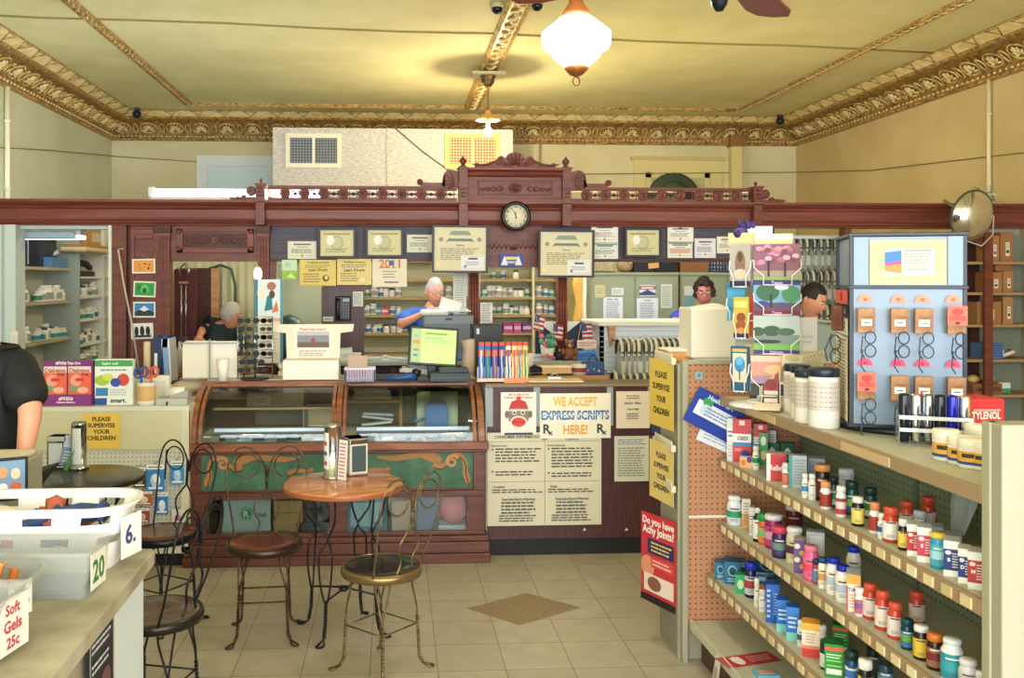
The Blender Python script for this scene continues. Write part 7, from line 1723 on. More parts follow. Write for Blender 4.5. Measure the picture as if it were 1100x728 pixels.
def BT(sh, px, w, h, dx, body, label, cap, lab, stripe=None, capf=.2, neck=.8, X=None):
    X = (X if X else (GX if sh < 3 else 1.45)) + dx + .045; Y = min(YX(px, X), 4.15); X = PX(px, Y); k = DEP(X, Y) / 1000; r = w * k / 2; H = h * k
    q_ = MB().lathe([(r * .93, 0), (r, r * .12), (r, H * (1 - capf) * .82), (r * neck * .93, H * (1 - capf) * .97), (r * neck * .9, H * (1 - capf))], 20, m(body, .25))
    q_.lathe([(r * 1.012, H * .1), (r * 1.012, H * (1 - capf) * .78)], 20, m(label, .45), caps=False)
    if stripe:
        q_.lathe([(r * 1.02, H * .28), (r * 1.02, H * .5)], 20, m(stripe, .45), caps=False)
    a_ = math.atan2(-Y, -X)
    for j in range(3): q_.lathe([(r * 1.024, H * (.16 + .035 * j)), (r * 1.024, H * (.172 + .035 * j))], 6, '#55585c', caps=False, a0=a_ - .5, a1=a_ + .4)
    q_.lathe([(r * 1.024, H * .56), (r * 1.024, H * .6)], 6, '#3c4048' if label[1] in 'cdef' else '#e8e4dc', caps=False, a0=a_ - .6, a1=a_ + .6)
    o = q_.build('medicine_bottle', loc=(X, Y, SZ[sh])); 
    c_ = MB().lathe([(r * neck, H * (1 - capf)), (r * neck * 1.02, H * .97), (r * neck * .9, H), (.001, H)], 20, m(cap, .35))
    for i in range(20):
        q = 2 * PI * i / 20; c_.box(r * neck * .99, r * neck * 1.035, -r * .03, r * .03, H * (1 - capf) + .001, H * .96, m(cap, .35), Matrix.Rotation(q, 4, 'Z'))
    c_.build('cap', o)
    b, n_ = uniq(lab, sh); tag(o, b, 'bottle'); return o
def BXX(sh, px, w, h, dx, front, side, lab, d=None, items=None, top=None, rz=0, X=None):
    """carton: front face towards the aisle and the camera"""
    X = (X if X else (GX if sh < 3 else 1.45)) + dx + .035; Y = min(YX(px, X), 4.17 - (d or .06)); X = PX(px, Y); k = DEP(X, Y) / 1000; W_ = w * k; H = h * k; D_ = d if d else W_ * .6
    q_ = MB().box(-W_/2, W_/2, 0, D_, 0, H, m(side, .4)).box(-W_/2, W_/2, 0, D_, H - .001, H + .0005, m(top or side, .4))
    q_.card(W_, H, m(front, .35), items or [('r', .08, .5, .92, .78, '#eef0ee'), ('l', .12, .55, .88, .74, 2, '#404858'), ('l', .1, .1, .9, .4, 4, '#b8b8b0')], TR(y=-.001), t=.001)
    q_.card(D_, H, None, [('l', .12, .15, .88, .85, 7, '#9a9a94')], TR(-W_/2 - .0005, D_/2, 0, rz=-PI/2))
    a_ = math.atan2(X, Y)
    o = q_.build('medicine_box', loc=(X, Y, SZ[sh])); o.rotation_euler.z = -a_ + rz
    b, n_ = uniq(lab, sh); tag(o, b, 'box'); return o
W1, PK, RD, OR, NV, BL, GN, TL, BK, YL_, GY = '#efece2', '#d8507a', '#c23a30', '#e08a48', '#2a3a68', '#2438b8', '#2a8a48', '#1f7f86', '#23201e', '#e6cf5a', '#c4cac4'
REDBOX = [('r', 0, .42, 1, .66, WH), ('r', 0, .38, 1, .46, '#3a8ac8'), ('t', 'CAREX', .55, .56, .09, '#2a4a6a', .6), ('r', .35, .86, .65, .97, '#f0e2c8'), ('e', .7, .2, .25, .08, '#3a3a8a'), ('l', .1, .25, .5, .33, 2, '#f0c0b0')]
# ---- second shelf (just under the top)
BXX(1, 786, 10, 46, .26, '#d8dcda', '#b9c0c0', 'grey and white tall carton standing behind the red cartons', .05, top='#e8e8e4')
BXX(1, 797, 19, 46, .05, '#d03a34', '#b03038', 'bright red carton with blue stripe, left of the pair', .07, REDBOX)
BXX(1, 817, 14, 40, .14, '#d03a34', '#a82c34', 'bright red carton with blue stripe, right of the pair', .06, REDBOX)
BXX(1, 829, 9, 32, .25, '#c4cac8', '#b0b6b4', 'slim grey carton with red foot behind the right red carton', .04, [('r', 0, 0, 1, .3, RD), ('l', .1, .4, .9, .9, 6, '#8a9090')])
BXX(1, 802, 14, 11, .0, '#e8b070', '#d8d0b8', 'low yellow and purple packet at the shelf front left', .04, [('e', .25, .5, .2, .3, '#d87a3a'), ('e', .7, .8, .2, .3, '#5a3a8a')])
BT(1, 812, 7, 25, .02, W1, '#dcebe0', W1, 'slim white bottle in front of right red carton', GN)
BXX(1, 820, 9, 34, .1, '#4a9a58', '#d8e0cc', 'narrow green and white carton with orange top', .04, [('e', .5, .75, .3, .15, '#e8f0dc'), ('e', .5, .3, .3, .15, '#f0d8a0')], top='#e0784a')
MTN = [('p', [(.12, .4), (.3, .62), (.5, .8), (.7, .62), (.88, .4)], WH), ('t', 'NATURE', .5, .5, .12, '#1c5a34', .6), ('r', .1, .25, .9, .29, '#8ac03a'), ('l', .15, .08, .85, .2, 1, '#a8d0b0')]
BXX(1, 829, 15, 19, .18, '#14683c', '#0f5a34', 'dark green carton with white peak, left one', .05, MTN)
BXX(1, 846, 14, 19, .24, '#14683c', '#0f5a34', 'dark green carton with white peak, right one', .05, MTN)
BXX(1, 834, 20, 29, .02, '#c83a40', '#efe9dc', 'red and white carton laid before green cartons', .06, [('p', [(.3, .95), (1, .8), (.8, .1), (.1, .1)], '#c83a40'), ('t', 'Relief', .5, .5, .2, WH, .7), ('r', 0, 0, .2, 1, '#f0ece0')])
BT(1, 843.5, 7, 26, .0, W1, '#d87a5a', '#e8e4dc', 'slim white bottle with red label by the red carton', capf=.25)
BXX(1, 857, 18, 35, .05, '#b9c6c8', '#c9d2d2', 'pale grey carton with teal edge, left one', .05, [('r', 0, 0, .2, 1, '#5aa0a0'), ('l', .25, .1, .95, .9, 9, '#8a98a0')])
BXX(1, 877, 17, 27, .16, '#b4c0c4', '#bcc8ca', 'pale grey carton, right one', .06, [('l', .1, .4, .95, .9, 6, '#8a98a0')])
BT(1, 865, 7, 26, .0, W1, W1, W1, 'small white bottle with blue foot', '#3a8ac8')
BT(1, 872.5, 8, 28, .01, W1, W1, '#f2eee4', 'small white bottle with navy foot')
BT(1, 883.5, 16, 38, .05, '#2e1c18', '#6a2420', '#e0965a', 'dark brown bottle with wide tan cap', None, .18, .92)
BT(1, 887, 12, 29, .0, W1, '#a03a2c', '#e8a070', 'white bottle with orange cap before the brown bottle', None, .22)
BT(1, 895.5, 10, 32, .04, '#1c4a3a', '#e0e6e0', '#14302c', 'dark green bottle with pale label, left', GN, .22)
BT(1, 903.5, 11, 33, .0, W1, '#c83a5a', '#eee8e0', 'white bottle with crimson label', '#e8d0c8', .2)
BT(1, 909, 15, 25, .2, W1, '#dfe4ea', '#e4eaf2', 'white jar with broad pale lid at the back', None, .35, .98)
BT(1, 915, 14, 36, .05, '#1c4a3a', '#2f58a8', '#173a38', 'dark green bottle with blue and green label', '#8ac04a', .22, .9)
BT(1, 921.5, 13, 31, .0, BK, '#e8cf6a', W1, 'black bottle with yellow label and white cap, left', None, .2)
BT(1, 935, 13, 33, .09, '#1c4a3a', '#d8e0dc', '#1a3a34', 'dark green bottle with white label, right', GN, .25, .95)
BT(1, 940, 12, 33, .01, W1, '#b03a30', '#e0905a', 'white bottle with dark red label and orange cap', None, .25)
BT(1, 948, 10, 27, .0, W1, '#dfe8ee', '#e8e0d8', 'short white bottle with navy check label', '#2f5a8a', .25)
BT(1, 957, 17, 37, .01, '#c2452c', '#ece4dc', '#d2563c', 'clear red bottle with white label, front one', None, .22, .8)
BT(1, 974, 15, 33, .12, '#c2452c', '#e6d8cc', '#c84e34', 'clear red bottle with coral cap, left back', None, .22, .8)
BT(1, 997, 15, 36, .2, '#b8402a', '#dccabc', '#c4462c', 'clear red bottle with coral cap, far back', None, .25, .8)
BT(1, 970.5, 11, 33, .0, BK, '#e8cf5a', W1, 'black bottle with yellow label and white cap, right', None, .22)
BT(1, 988, 12, 26, .14, W1, '#d0d8e0', '#d8dee6', 'pale white-capped jar behind the cartons', None, .3, .98)
VT = lambda c_, w_: [('r', .0, .18, 1, .78, c_), ('t', w_, .35, .48, .1, WH, .5), ('e', .3, .68, .2, .06, '#f0d8d0'), ('l', .55, .25, .95, .7, 6, '#e8dcd8')]
BXX(1, 981, 12, 34, .0, W1, '#e6e2da', 'white carton with deep red band, left', .06, VT('#b8303a', 'C'))
BXX(1, 993, 14, 37, .0, W1, '#dcdcdc', 'white carton with raspberry band', .06, VT('#c83a58', 'E'))
BXX(1, 1003, 18, 16, .15, '#cfd2dc', '#c4c8d0', 'flat pale carton lying at back, left', .06)
BT(1, 1007.5, 15, 38, .0, '#3a9ab0', '#4ab0c4', '#e8c84a', 'teal jar with yellow lid and navy foot', '#a8d8e0', .14, .98)
BXX(1, 1022, 20, 14, .16, '#cfd2dc', '#c4c8d0', 'flat pale carton lying at back, right', .06)
BXX(1, 1022, 15, 38, .0, W1, '#e2e0dc', 'white carton with navy band, left', .06, VT('#1f3a78', 'B'))
BXX(1, 1036, 12, 37, .0, W1, '#e0dedc', 'white carton with navy band, right', .06, VT('#1f3a78', 'D'))
BXX(1, 1048, 15, 40, .0, W1, '#dcd4d0', 'white carton with red band at the near end', .06, VT('#b83a3a', 'M'))
# ---- third shelf
BT(2, 789, 16, 31, .04, '#e2e8ec', '#d4dce4', '#f4f4f2', 'pearly white bottle with green mark, first from pegboard', '#2a9a6a', .15, .8)
BXX(2, 801.5, 9, 31, .04, '#e8a060', '#e8e0cc', 'narrow cream and orange carton', .04, [('r', 0, .5, 1, 1, '#ece6d6'), ('l', .2, .1, .8, .9, 8, '#a8906a')])
BXX(2, 808, 6, 30, .02, '#ece8e0', '#dedad0', 'very narrow white carton with black lettering', .04)
BT(2, 814, 10, 36, .0, '#241a20', '#e4e0e0', W1, 'dark syrup bottle with white cap', None, .15, .5)
BT(2, 820.5, 12, 33, .01, '#d8682c', '#e0884a', '#2fa04a', 'orange bottle with bright green cap', '#7ab86a', .24, .95)
BT(2, 831, 18, 36, .03, '#a8246a', '#c04a8c', '#ece8ea', 'magenta jar with white lid', '#e0a8b8', .16, .95)
BT(2, 837.5, 16, 33, .0, '#3a2a5c', '#3f3068', '#d8486a', 'purple jar with rose pink lid', '#6a8a7a', .2, .98)
BT(2, 853, 17, 33, .2, '#6a2030', '#7a2a3a', '#e6e4e4', 'maroon jar with white lid at the back', None, .2, .95)
BT(2, 853.5, 17, 38, .03, '#e8e0d0', '#e8d49a', '#f0eeec', 'cream bottle with white lid and yellow label', '#5a3048', .15, .9)
BXX(2, 859, 12, 36, .0, '#6a4a8a', '#d8c8a0', 'purple and gold patterned carton', .05, [('e', .3, .8, .25, .08, '#e8dcc0'), ('e', .7, .6, .25, .08, '#c8a850'), ('e', .3, .4, .25, .08, '#e8dcc0'), ('e', .7, .2, .25, .08, '#c8a850')])
BXX(2, 876, 18, 36, .1, '#d0d6da', '#c4ccd0', 'pale grey carton behind pink bottle', .05, [('r', .2, .1, .9, .9, '#e6eaec')])
BT(2, 871.5, 17, 37, .0, '#e0608a', '#e4708e', '#e8809a', 'pink bottle with white collar and pink cap', '#e8486a', .15, .8)
BT(2, 877, 8, 26, .0, '#b83a48', '#5a88b0', NV, 'small blue and red bottle with navy cap', None, .2, .95)
BT(2, 884, 10, 33, .0, W1, '#efe4c0', '#1f4a78', 'white bottle with steel blue cap', '#d89a5a', .17, .9)
for px, dx, nm in ((895.5, .0, 'left'), (905.5, -.005, 'middle'), (917, .13, 'back right')): BT(2, px, 16 if dx < .1 else 15, 39, dx + .01, W1, '#efe8da', BL, 'white bottle with royal blue cap, %s of three' % nm, '#b8c8e0', .15, .8)
BXX(2, 917, 14, 40, .0, '#efe8d8', '#d8dce0', 'white and orange carton right of blue-capped bottles', .08, [('r', 0, .75, 1, 1, '#e8a84a'), ('t', 'TUMX', .5, .6, .1, '#2a4a7a', .8), ('r', 0, 0, .1, .7, '#c83a3a'), ('l', .2, .1, .9, .5, 5, '#d89a7a')])
BT(2, 923.5, 10, 30, -.005, W1, '#d86a84', '#f2eeea', 'small white bottle with rose label', '#8a5a9a', .25, .85)
for px, dx, h, nm in ((935, .01, 37, 'first of four'), (948, .0, 41, 'second of four'), (961.5, -.0, 38, 'third of four'), (985, .14, 33, 'fourth of four, set back')): BT(2, px, 16, h, dx + .01, '#c8452c', '#e8d6cc', '#d8583e', 'coral red bottle with white label, %s' % nm, None, .2, .78)
BT(2, 974.5, 13, 32, .0, '#1c3a48', '#3a78a8', '#16404a', 'teal-capped dark bottle with blue and green label', '#6aa04a', .22, .95)
BT(2, 989.5, 16, 36, .0, BK, '#dcb83c', '#eeeae4', 'black bottle with gold label and white cap', None, .18, .85)
BT(2, 1004.5, 17, 38, .0, '#3a1c18', '#a06a4a', '#d87a34', 'brown bottle with orange cap and maroon label', '#7a2a30', .2, .9)
BT(2, 1023, 23, 46, .0, '#e8e8e4', '#2c92a4', '#e2e6ea', 'large white bottle with teal label', '#3aa0b0', .12, .75)
BT(2, 1040, 19, 36, .0, '#dcd8da', '#c8c4c8', '#e4dfe2', 'plain pale grey bottle near the end panel', None, .18, .85)
BT(2, 1053, 10, 32, .0, '#e8e0d8', '#c85a48', '#ece8e4', 'white bottle with red label against the end panel', None, .2, .85)
# ---- fourth shelf
TB = [('e', .5, .6, .3, .25, '#8ab8c8'), ('e', .5, .6, .22, .18, '#1a4a68'), ('l', .2, .1, .8, .3, 2, '#b8d4dc')]
BXX(3, 774, 12, 18, .02, '#1f6a88', '#1a5a78', 'teal carton of the first pair by the pegboard', .07, TB)
BXX(3, 787, 17, 24, .01, '#1f6a8c', '#154a70', 'larger teal carton with round emblem', .07, TB)
BXX(3, 784, 8, 20, .2, '#2a7a98', '#1f6a88', 'upright teal card-like carton at back, left', .015)
BXX(3, 796, 8, 18, .22, '#2a7a98', '#1f6a88', 'upright teal card-like carton at back, right', .015)
BXX(3, 824, 25, 24, .2, '#1f5a80', '#184a70', 'wide dark teal carton at the back', .07, TB)
BXX(3, 795.5, 11, 20, .0, '#2fa068', '#1f8a58', 'small emerald green carton', .05, [('e', .5, .5, .3, .25, '#c8d8a0')])
BT(3, 806.5, 13, 37, .02, '#1c2440', '#c8ccd4', BL, 'navy bottle with royal blue cap', '#a83a4a', .2, .85)
BT(3, 813, 6, 30, .0, W1, '#e8e2d4', W1, 'slim cream bottle with white cap', None, .3, .8)
BT(3, 819, 8, 23, -.0, W1, '#eceae4', '#f0ece4', 'short white bottle before the blue placard', None, .25, .8)
BXX(3, 818, 11, 29, .06, '#7a94a8', '#5a7488', 'upright blue placard with orange picture', .006, [('r', .06, .04, .94, .96, '#1f4a80'), ('e', .5, .4, .35, .2, '#d8805a'), ('r', .15, .7, .85, .85, '#8ab0d0')])
BXX(3, 830, 14, 41, .0, '#1f5ab0', '#1848a0', 'tall royal blue carton with white lettering', .05, [('l', .1, .1, .35, .9, 6, '#c8d8f0'), ('r', .5, .1, .54, .9, '#5a8ad8'), ('l', .6, .2, .9, .8, 8, '#a8c4f0')])
CR = [('r', 0, .0, 1, .25, '#7ac8b8'), ('r', 0, .8, 1, 1, '#3a7ad0'), ('l', .15, .35, .85, .75, 3, '#d8e8f8')]
BXX(3, 841, 13, 34, .0, '#1f6ac8', '#1850a8', 'blue and mint carton, left of the pair', .05, CR)
BXX(3, 851.5, 13, 36, .0, '#2a74cc', '#1850a8', 'blue and mint carton, right of the pair', .05, CR)
BT(3, 861, 9, 28, .0, W1, '#e8e8ea', '#ecece8', 'slim white bottle left of the yellow-topped carton', '#4a5a8a', .2, .85)
BXX(3, 871, 18, 36, .0, '#e8d8c0', '#e0c49a', 'white and red carton with golden top', .06, [('r', 0, 0, 1, .25, '#c83a34'), ('r', 0, .25, 1, .35, '#e0805a'), ('r', 0, .8, 1, 1, '#e8a83c'), ('l', .2, .4, .8, .75, 4, '#b89a8a')], top='#e8a43a')
BT(3, 880.5, 15, 33, .03, W1, '#e8e4dc', '#dfe2e4', 'white bottle with blue stripe and pale cap', '#4a6aa0', .22, .85)
BT(3, 887.5, 13, 31, .0, '#1f3c34', '#dfe4e0', '#16483c', 'dark green bottle with pale label', None, .28, .9)
GBX = [('r', .0, .82, 1, .92, '#e05a3a'), ('r', .1, .5, .9, .54, '#8ad06a'), ('r', .1, .35, .9, .39, '#8ad06a'), ('l', .1, .58, .9, .74, 2, '#d8f0c8'), ('r', .1, .12, .9, .28, '#dff0d0')]
BXX(3, 896, 19, 36, .0, '#2f8a3a', '#1f6a2c', 'green carton with orange stripe, front one', .06, GBX)
BXX(3, 903, 16, 30, .12, '#2f8a3a', '#1f6a2c', 'green carton with orange stripe, rear one', .05, GBX)
BT(3, 915, 14, 38, .02, '#1f4a78', '#cfd8e0', '#1c3634', 'dark-capped bottle with blue band', '#3a6ab0', .24, .9)
BT(3, 929.5, 15, 42, .02, BK, '#e0c04a', '#f0e8e0', 'black bottle with yellow label and cream cap', None, .24, .9)
BT(3, 938, 14, 42, .12, '#22302e', '#5a6a68', '#1c2a28', 'dark bottle set back beside the cream-capped one', None, .24, .9)
BT(3, 951, 15, 50, .08, '#2a4a60', '#6a94ac', '#20302e', 'dark-capped bottle with grey-blue label', '#8ab0c8', .24, .9)
BT(3, 943, 16, 36, .0, W1, '#e6d8d0', '#ecdcd0', 'cream jar at the very front of picture edge', None, .3, .95)
for px, c_ in ((966, '#c83a3a'), (982, '#3a6ab0'), (998, '#e0a04a')):
    BT(3, px, 15, 30, .02, W1, c_, '#ece8e0', 'white bottle with %s label near the camera' % {'#c83a3a': 'red', '#3a6ab0': 'blue', '#e0a04a': 'amber'}[c_])
# ---- base deck
a = WZ(808, 709, .197); o = MB().card(.25, .1, '#b8323a', [('r', .0, .0, .12, 1, '#c8484a'), ('e', .3, .5, .1, .4, '#e8dcd8'), ('t', 'SALE', .3, .7, .3, WH, .2), ('l', .5, .2, .95, .8, 4, '#e8b0a8')], Matrix.Rotation(-PI / 2, 4, 'X'), t=.001).build('red_flyer', loc=(a.x, a.y - .04, .1975)); tag(o, 'red and white flyer lying on the gondola base deck', 'flyer'); o.rotation_euler.z = R(14)
a = WZ(823, 724, .2); o = MB().box(-.045, .045, -.03, .03, 0, .012, '#6ab0c8').box(-.03, .03, -.015, .015, .012, .0135, '#e89a8a').build('blue_packet', loc=(a.x, a.y, .1955)); tag(o, 'small blue packet lying at the front of base deck', 'packet')
g = MB().add([(0, .012, 0), (-.0, -.045, 0), (-.03, -.05, -.22), (-.035, .02, -.22)], [(0, 1, 2, 3), (3, 2, 1, 0)], '#e4dcd0').add([(-.012, 0, -.05), (-.014, -.035, -.05), (-.03, -.04, -.18), (-.032, .01, -.18)], [(0, 1, 2, 3)], '#b8a89c'); tag(g.build('white_flyer', loc=(1.345, WX(772, 700, 1.35).y, .2)), 'white leaflet hanging over the edge of base deck', 'leaflet')
# ---- hanging clear leaflet near the end panel
a = WX(1046, 530, GB_ - .06)
o = MB().add([(0, -.03, 0), (0, .05, .0), (-.02, .07, -.12), (-.05, .02, -.2), (-.05, -.05, -.2), (-.02, -.07, -.1)], [(0, 1, 2, 3, 4, 5), (5, 4, 3, 2, 1, 0)], '#aab4b4').build('hanging_leaflet', loc=(a.x, a.y + .02, 1.16)); tag(o, 'pale grey curled leaflet hanging at the near pegboard end', 'leaflet')
# ---- blue leaflets stuck at a tilt on the tan pegboard
for (cx, cy, w_, h_, rot, dy, bg, it, lab) in ((768, 446, .25, .17, -28, 0, '#1f3fa0', [('r', .1, .3, .9, .7, '#e8ecf4'), ('e', .28, .72, .1, .14, '#3aa05a'), ('e', .3, .5, .12, .16, '#c8d8e8'), ('t', 'HealthMart', .5, .87, .12, '#d8e4f8', .6), ('l', .3, .35, .85, .62, 3, '#7a90b8')], 'blue and white leaflet pinned at a tilt to tan pegboard'), (776, 468, .27, .15, -24, -.02, '#dfe4ea', [('l', .1, .1, .9, .9, 8, '#a8b0bc')], 'white printed sheet below the tilted blue leaflet')):
    p = W(cx, cy, Y1 - .03 + dy * -1 * .5)
    o = MB().card(w_, h_, bg, it, Matrix.Rotation(R(-rot) * -1 * -1, 4, 'Y') @ TR(z=-h_/2)).build('tilted_leaflet', loc=(p.x + (.03 if cx > 770 else .0), Y1 - .02 - (0 if cx > 770 else .012), p.z)); tag(o, lab, 'leaflet')
o = tag(MB().box(-.018, .018, -.004, 0, -.018, .018, '#8fa6b4').ball((0, -.004, 0), .008, '#6a8494', 8).build('wall_fixing', loc=tuple(W(750.5, 403, Y1 - .014))), 'small blue-grey square fixing high on the tan pegboard', 'fixing')
# ---- end cap notices facing the aisle
def aisle_card(px0, px1, py0, py1, bg, items, lab, cat, dx=.0, dz=0):
    a = WX(px0, py1, 1.3); b = WX(px1, py1, 1.3); c_ = WX(px1, py0, 1.3)
    h_ = c_.z - b.z; w_ = .26
    o = MB().card(w_, h_, bg, items, t=.002).build('aisle_notice', loc=(1.298 - dx, Y1 + .155, b.z)); o.rotation_euler = (0, 0, -PI/2 + R(9)); tag(o, lab, cat); return o
SUP = [('t', 'PLEASE', .5, .78, .09, '#2a2410', .5), ('t', 'SUPERVISE', .5, .6, .09, '#2a2410', .74), ('t', 'YOUR', .5, .42, .09, '#2a2410', .4), ('t', 'CHILDREN', .5, .24, .09, '#2a2410', .66)]
aisle_card(714, 731, 390, 466, '#e0bf58', SUP, 'upper yellow supervise notice on the gondola end cap', 'sign', .03)
aisle_card(716, 732, 484, 550, '#e2c67a', SUP, 'lower yellow supervise notice on the gondola end cap', 'sign', .03)
o = aisle_card(706, 730, 565, 665, '#c8343c', [('t', 'Do you have', .5, .92, .08, WH, .9), ('t', 'Achy Joints?', .5, .82, .09, WH, .9), ('r', .2, .55, .95, .72, '#28305c'), ('l', .3, .57, .9, .7, 3, '#e8c86a'), ('e', .2, .4, .2, .12, '#d8946a'), ('r', .3, .4, .95, .52, '#d84a44'), ('l', .35, .42, .9, .5, 2, '#f0d0c8'), ('r', .1, .12, .95, .32, '#e8d8c8'), ('e', .4, .22, .2, .08, '#8a5a48'), ('r', 0, 0, 1, .08, '#241c20')], 'red poster headed Do you have Achy Joints on end cap', 'poster', .045)
o.rotation_euler = (0, R(0), -PI/2 + R(22))
for i, (py, lab) in enumerate(((388, 'topmost'), (478, 'middle'), (520, 'lowest'))):
    a = WX(714, py, 1.3)
    tag(MB().box(-.022, .0, -.14, .14, 0, .03, '#ddd3b4').box(-.022, -.017, -.14, .14, .03, .05, '#e6dfc8').build('sign_holder', loc=(1.299, Y1 + .16, a.z), bevel=.003), 'cream shelf bracket behind the aisle notices, %s' % lab, 'bracket')
tag(MB().box(-.06, .06, -.08, .08, 0, .05, '#d89a5a').box(-.065, .065, -.085, .085, .05, .062, '#ece2d0').build('tan_tub', loc=(1.36, Y1 + .22, 1.361), bevel=.006), 'small tan tub with white lid behind the white carton', 'tub')
q = thing('white_carton', 'large plain white paper-wrapped carton on the gondola corner', 'box', (PX(762, Y1 + .12), Y1 + .06, 1.386))
MB().box(-.105, .105, 0, .2, 0, .235, '#ded9c8').build('box', q, bevel=.008); MB().prism([(-.1, .235), (.08, .235), (.03, .255), (-.03, .245)], .02, .12, '#e8e2d2').build('wrap_fold', q)
bpy.data.objects['white_carton.001' if 'white_carton.001' in bpy.data.objects else 'white_carton'].location.z = 1.386

# ================================================================== ON THE TOP SHELF
ZT1 = SZ[0]
for i, (px, py, w_, h_, lab) in enumerate(((853, 448, 21, 52, 'first from the left, farthest back'), (860, 455, 21, 58, 'second, mostly hidden behind'), (866, 459, 24, 57, 'third, behind the front one'), (885, 464, 32, 64, 'front one, nearest the glasses tower'))):
    p = WZ(px, py - 5, ZT1); k = DEP(p.x, p.y) / 1000; r = w_ * k / 2; H = h_ * k
    t = thing('supplement_jar', 'white jar with black lid and grey label, %s' % lab, 'jar', (p.x, p.y, ZT1 + .0005), 0, 'white jars with black lids')
    MB().lathe([(r * .95, 0), (r, .006), (r, H * .82), (r * .93, H * .86)], 28, m('#e6e2d8', .25)).build('body', t)
    g = MB().lathe([(r * 1.01, H * .3), (r * 1.01, H * .78)], 28, '#c9bfb6', caps=False)
    for j in range(5): g.lathe([(r * 1.016, H * (.36 + .08 * j)), (r * 1.016, H * (.375 + .08 * j))], 20, '#958c86', caps=False)
    g.build('label', t)
    MB().lathe([(r * .96, H * .86), (r * 1.0, H * .87), (r * 1.0, H * .98), (r * .94, H), (.001, H)], 28, m('#1f2736', .35)).build('lid', t)
# postcard rack
pr = thing('postcard_rack', 'white wire postcard spinner on the gondola top shelf', 'rack', (PX(818, 3.82), 3.85, ZT1 + .001))
rx, ry = pr.location.x, pr.location.y
WW = m('#eceae6', .4)
g = MB().lathe([(.12, 0), (.12, .008), (.02, .014)], 24, WW).tube([(0, 0, .0), (0, 0, .7)], .008, WW, 8); g.build('pole', pr)
g = MB()
for zz in (.02, .2, .36, .53, .68): g.tube([(.05 * math.cos(q), .05 * math.sin(q), zz) for q in [2 * PI * i / 16 for i in range(16)]], .003, WW, 6, closed=True)
def pocket(x, y, z, w_, h_, yaw):
    T = TR(x, y, z, rz=yaw)
    for s in (-1, 1): g.tube([T @ Vector(v) for v in ((s * w_ * .5, -.0, h_ * .6), (s * w_ * .5, -.012, h_ * .42), (s * w_ * .3, -.014, h_ * .22), (s * w_ * .3, -.012, 0), (s * w_ * .3, .03, 0))], .0028, WW, 6)
    g.tube([T @ Vector(v) for v in ((-w_ * .3, -.012, 0), (w_ * .3, -.012, 0))], .0028, WW, 6); g.tube([T @ Vector(v) for v in ((-w_ * .5, .0, h_ * .6), (-w_ * .5, .05, h_ * .6), (0, .08, h_ * .6), (w_ * .5, .05, h_ * .6), (w_ * .5, 0, h_ * .6))], .0028, WW, 6)
SC = 3.85 / 1000
def pcard(px0, py0, px1, py1, bg, it, lab, yaw=0, Y=3.75, cat='postcard', wire=True, tilt=0):
    a = W(px0, py1, Y); b = W(px1, py0, Y); w_, h_ = b.x - a.x, abs(b.z - a.z)
    o = MB().card(w_, h_, bg, it, t=.012 if wire else .003).build('postcard' if cat == 'postcard' else 'leaflet', loc=((a.x + b.x) / 2, Y, min(a.z, b.z))); o.rotation_euler = (0, tilt, yaw); tag(o, lab, cat)
    if wire: pocket((a.x + b.x) / 2 - rx, Y - .004 - ry, min(a.z, b.z) - pr.location.z, w_, h_, yaw)
    return o
YW_ = R(-16)
pcard(811, 262, 858, 306, '#8a5a68', [('r', 0, 0, 1, .12, '#3f2f80'), ('t', 'Texas', .5, .06, .08, '#c8b8e8', .3), ('r', 0, .12, 1, .35, '#a89888')] + [('e', rnd.uniform(.08, .92), rnd.uniform(.5, .95), .08, .06, ['#d88aa8', '#e8a8c0', '#b86a8a', '#7a4a50'][i % 4]) for i in range(26)] + [('r', .3, .12, .34, .6, '#3a2a28'), ('r', .65, .12, .69, .55, '#3a2a28'), ('r', 0, .12, 1, .2, '#8aa858')], 'postcard of pink blossom trees, top right pocket of rack', YW_)
pcard(811, 301, 858, 338, '#7aa8c8', [('r', 0, 0, 1, .12, '#7a2048'), ('t', 'Texas', .5, .06, .08, '#e8b8c8', .3), ('r', 0, .12, 1, .35, '#6a4a58'), ('e', .3, .65, .25, .25, '#3a6a48'), ('e', .8, .6, .2, .25, '#4a8a5a'), ('r', .35, .2, .4, .6, '#3a2a28'), ('e', .2, .3, .15, .1, '#4a3a8a'), ('e', .6, .28, .2, .08, '#5a4a70'), ('e', .6, .8, .15, .08, '#dfe8f0')], 'postcard of trees and blue sky, second right pocket', YW_)
pcard(811, 339, 857, 380, '#b8c4c0', [('r', 0, 0, 1, .1, '#4a2f80'), ('t', 'Waterway', .5, .05, .07, '#c8b8e8', .3), ('r', 0, .1, 1, .25, '#7ab850'), ('r', 0, .25, 1, .5, '#7f8f88'), ('e', .4, .6, .2, .14, '#3f5a40'), ('e', .7, .58, .2, .1, '#4a6a48'), ('e', .1, .58, .15, .12, '#3f5a40'), ('e', .3, .32, .3, .05, '#2f3c38')], 'postcard of a misty lake, third right pocket', YW_)
pcard(808, 382, 851, 425, '#d89a88', [('r', 0, .0, 1, .3, '#3a3a40'), ('r', 0, .3, 1, .5, '#a88aa0'), ('e', .55, .65, .25, .12, '#f0c090'), ('r', 0, .85, 1, 1, '#e8c8b8')], 'postcard of a pink sunset, lowest right pocket', YW_)
pcard(784, 262, 806, 308, '#b0a8a0', [('r', 0, 0, 1, .14, '#28304a'), ('e', .5, .55, .25, .3, '#8a6a5a'), ('e', .5, .7, .12, .12, '#5a4438'), ('e', .5, .3, .3, .12, '#d8c0a8')], 'narrow brown portrait card, top left pocket of rack', R(-38), 3.82)
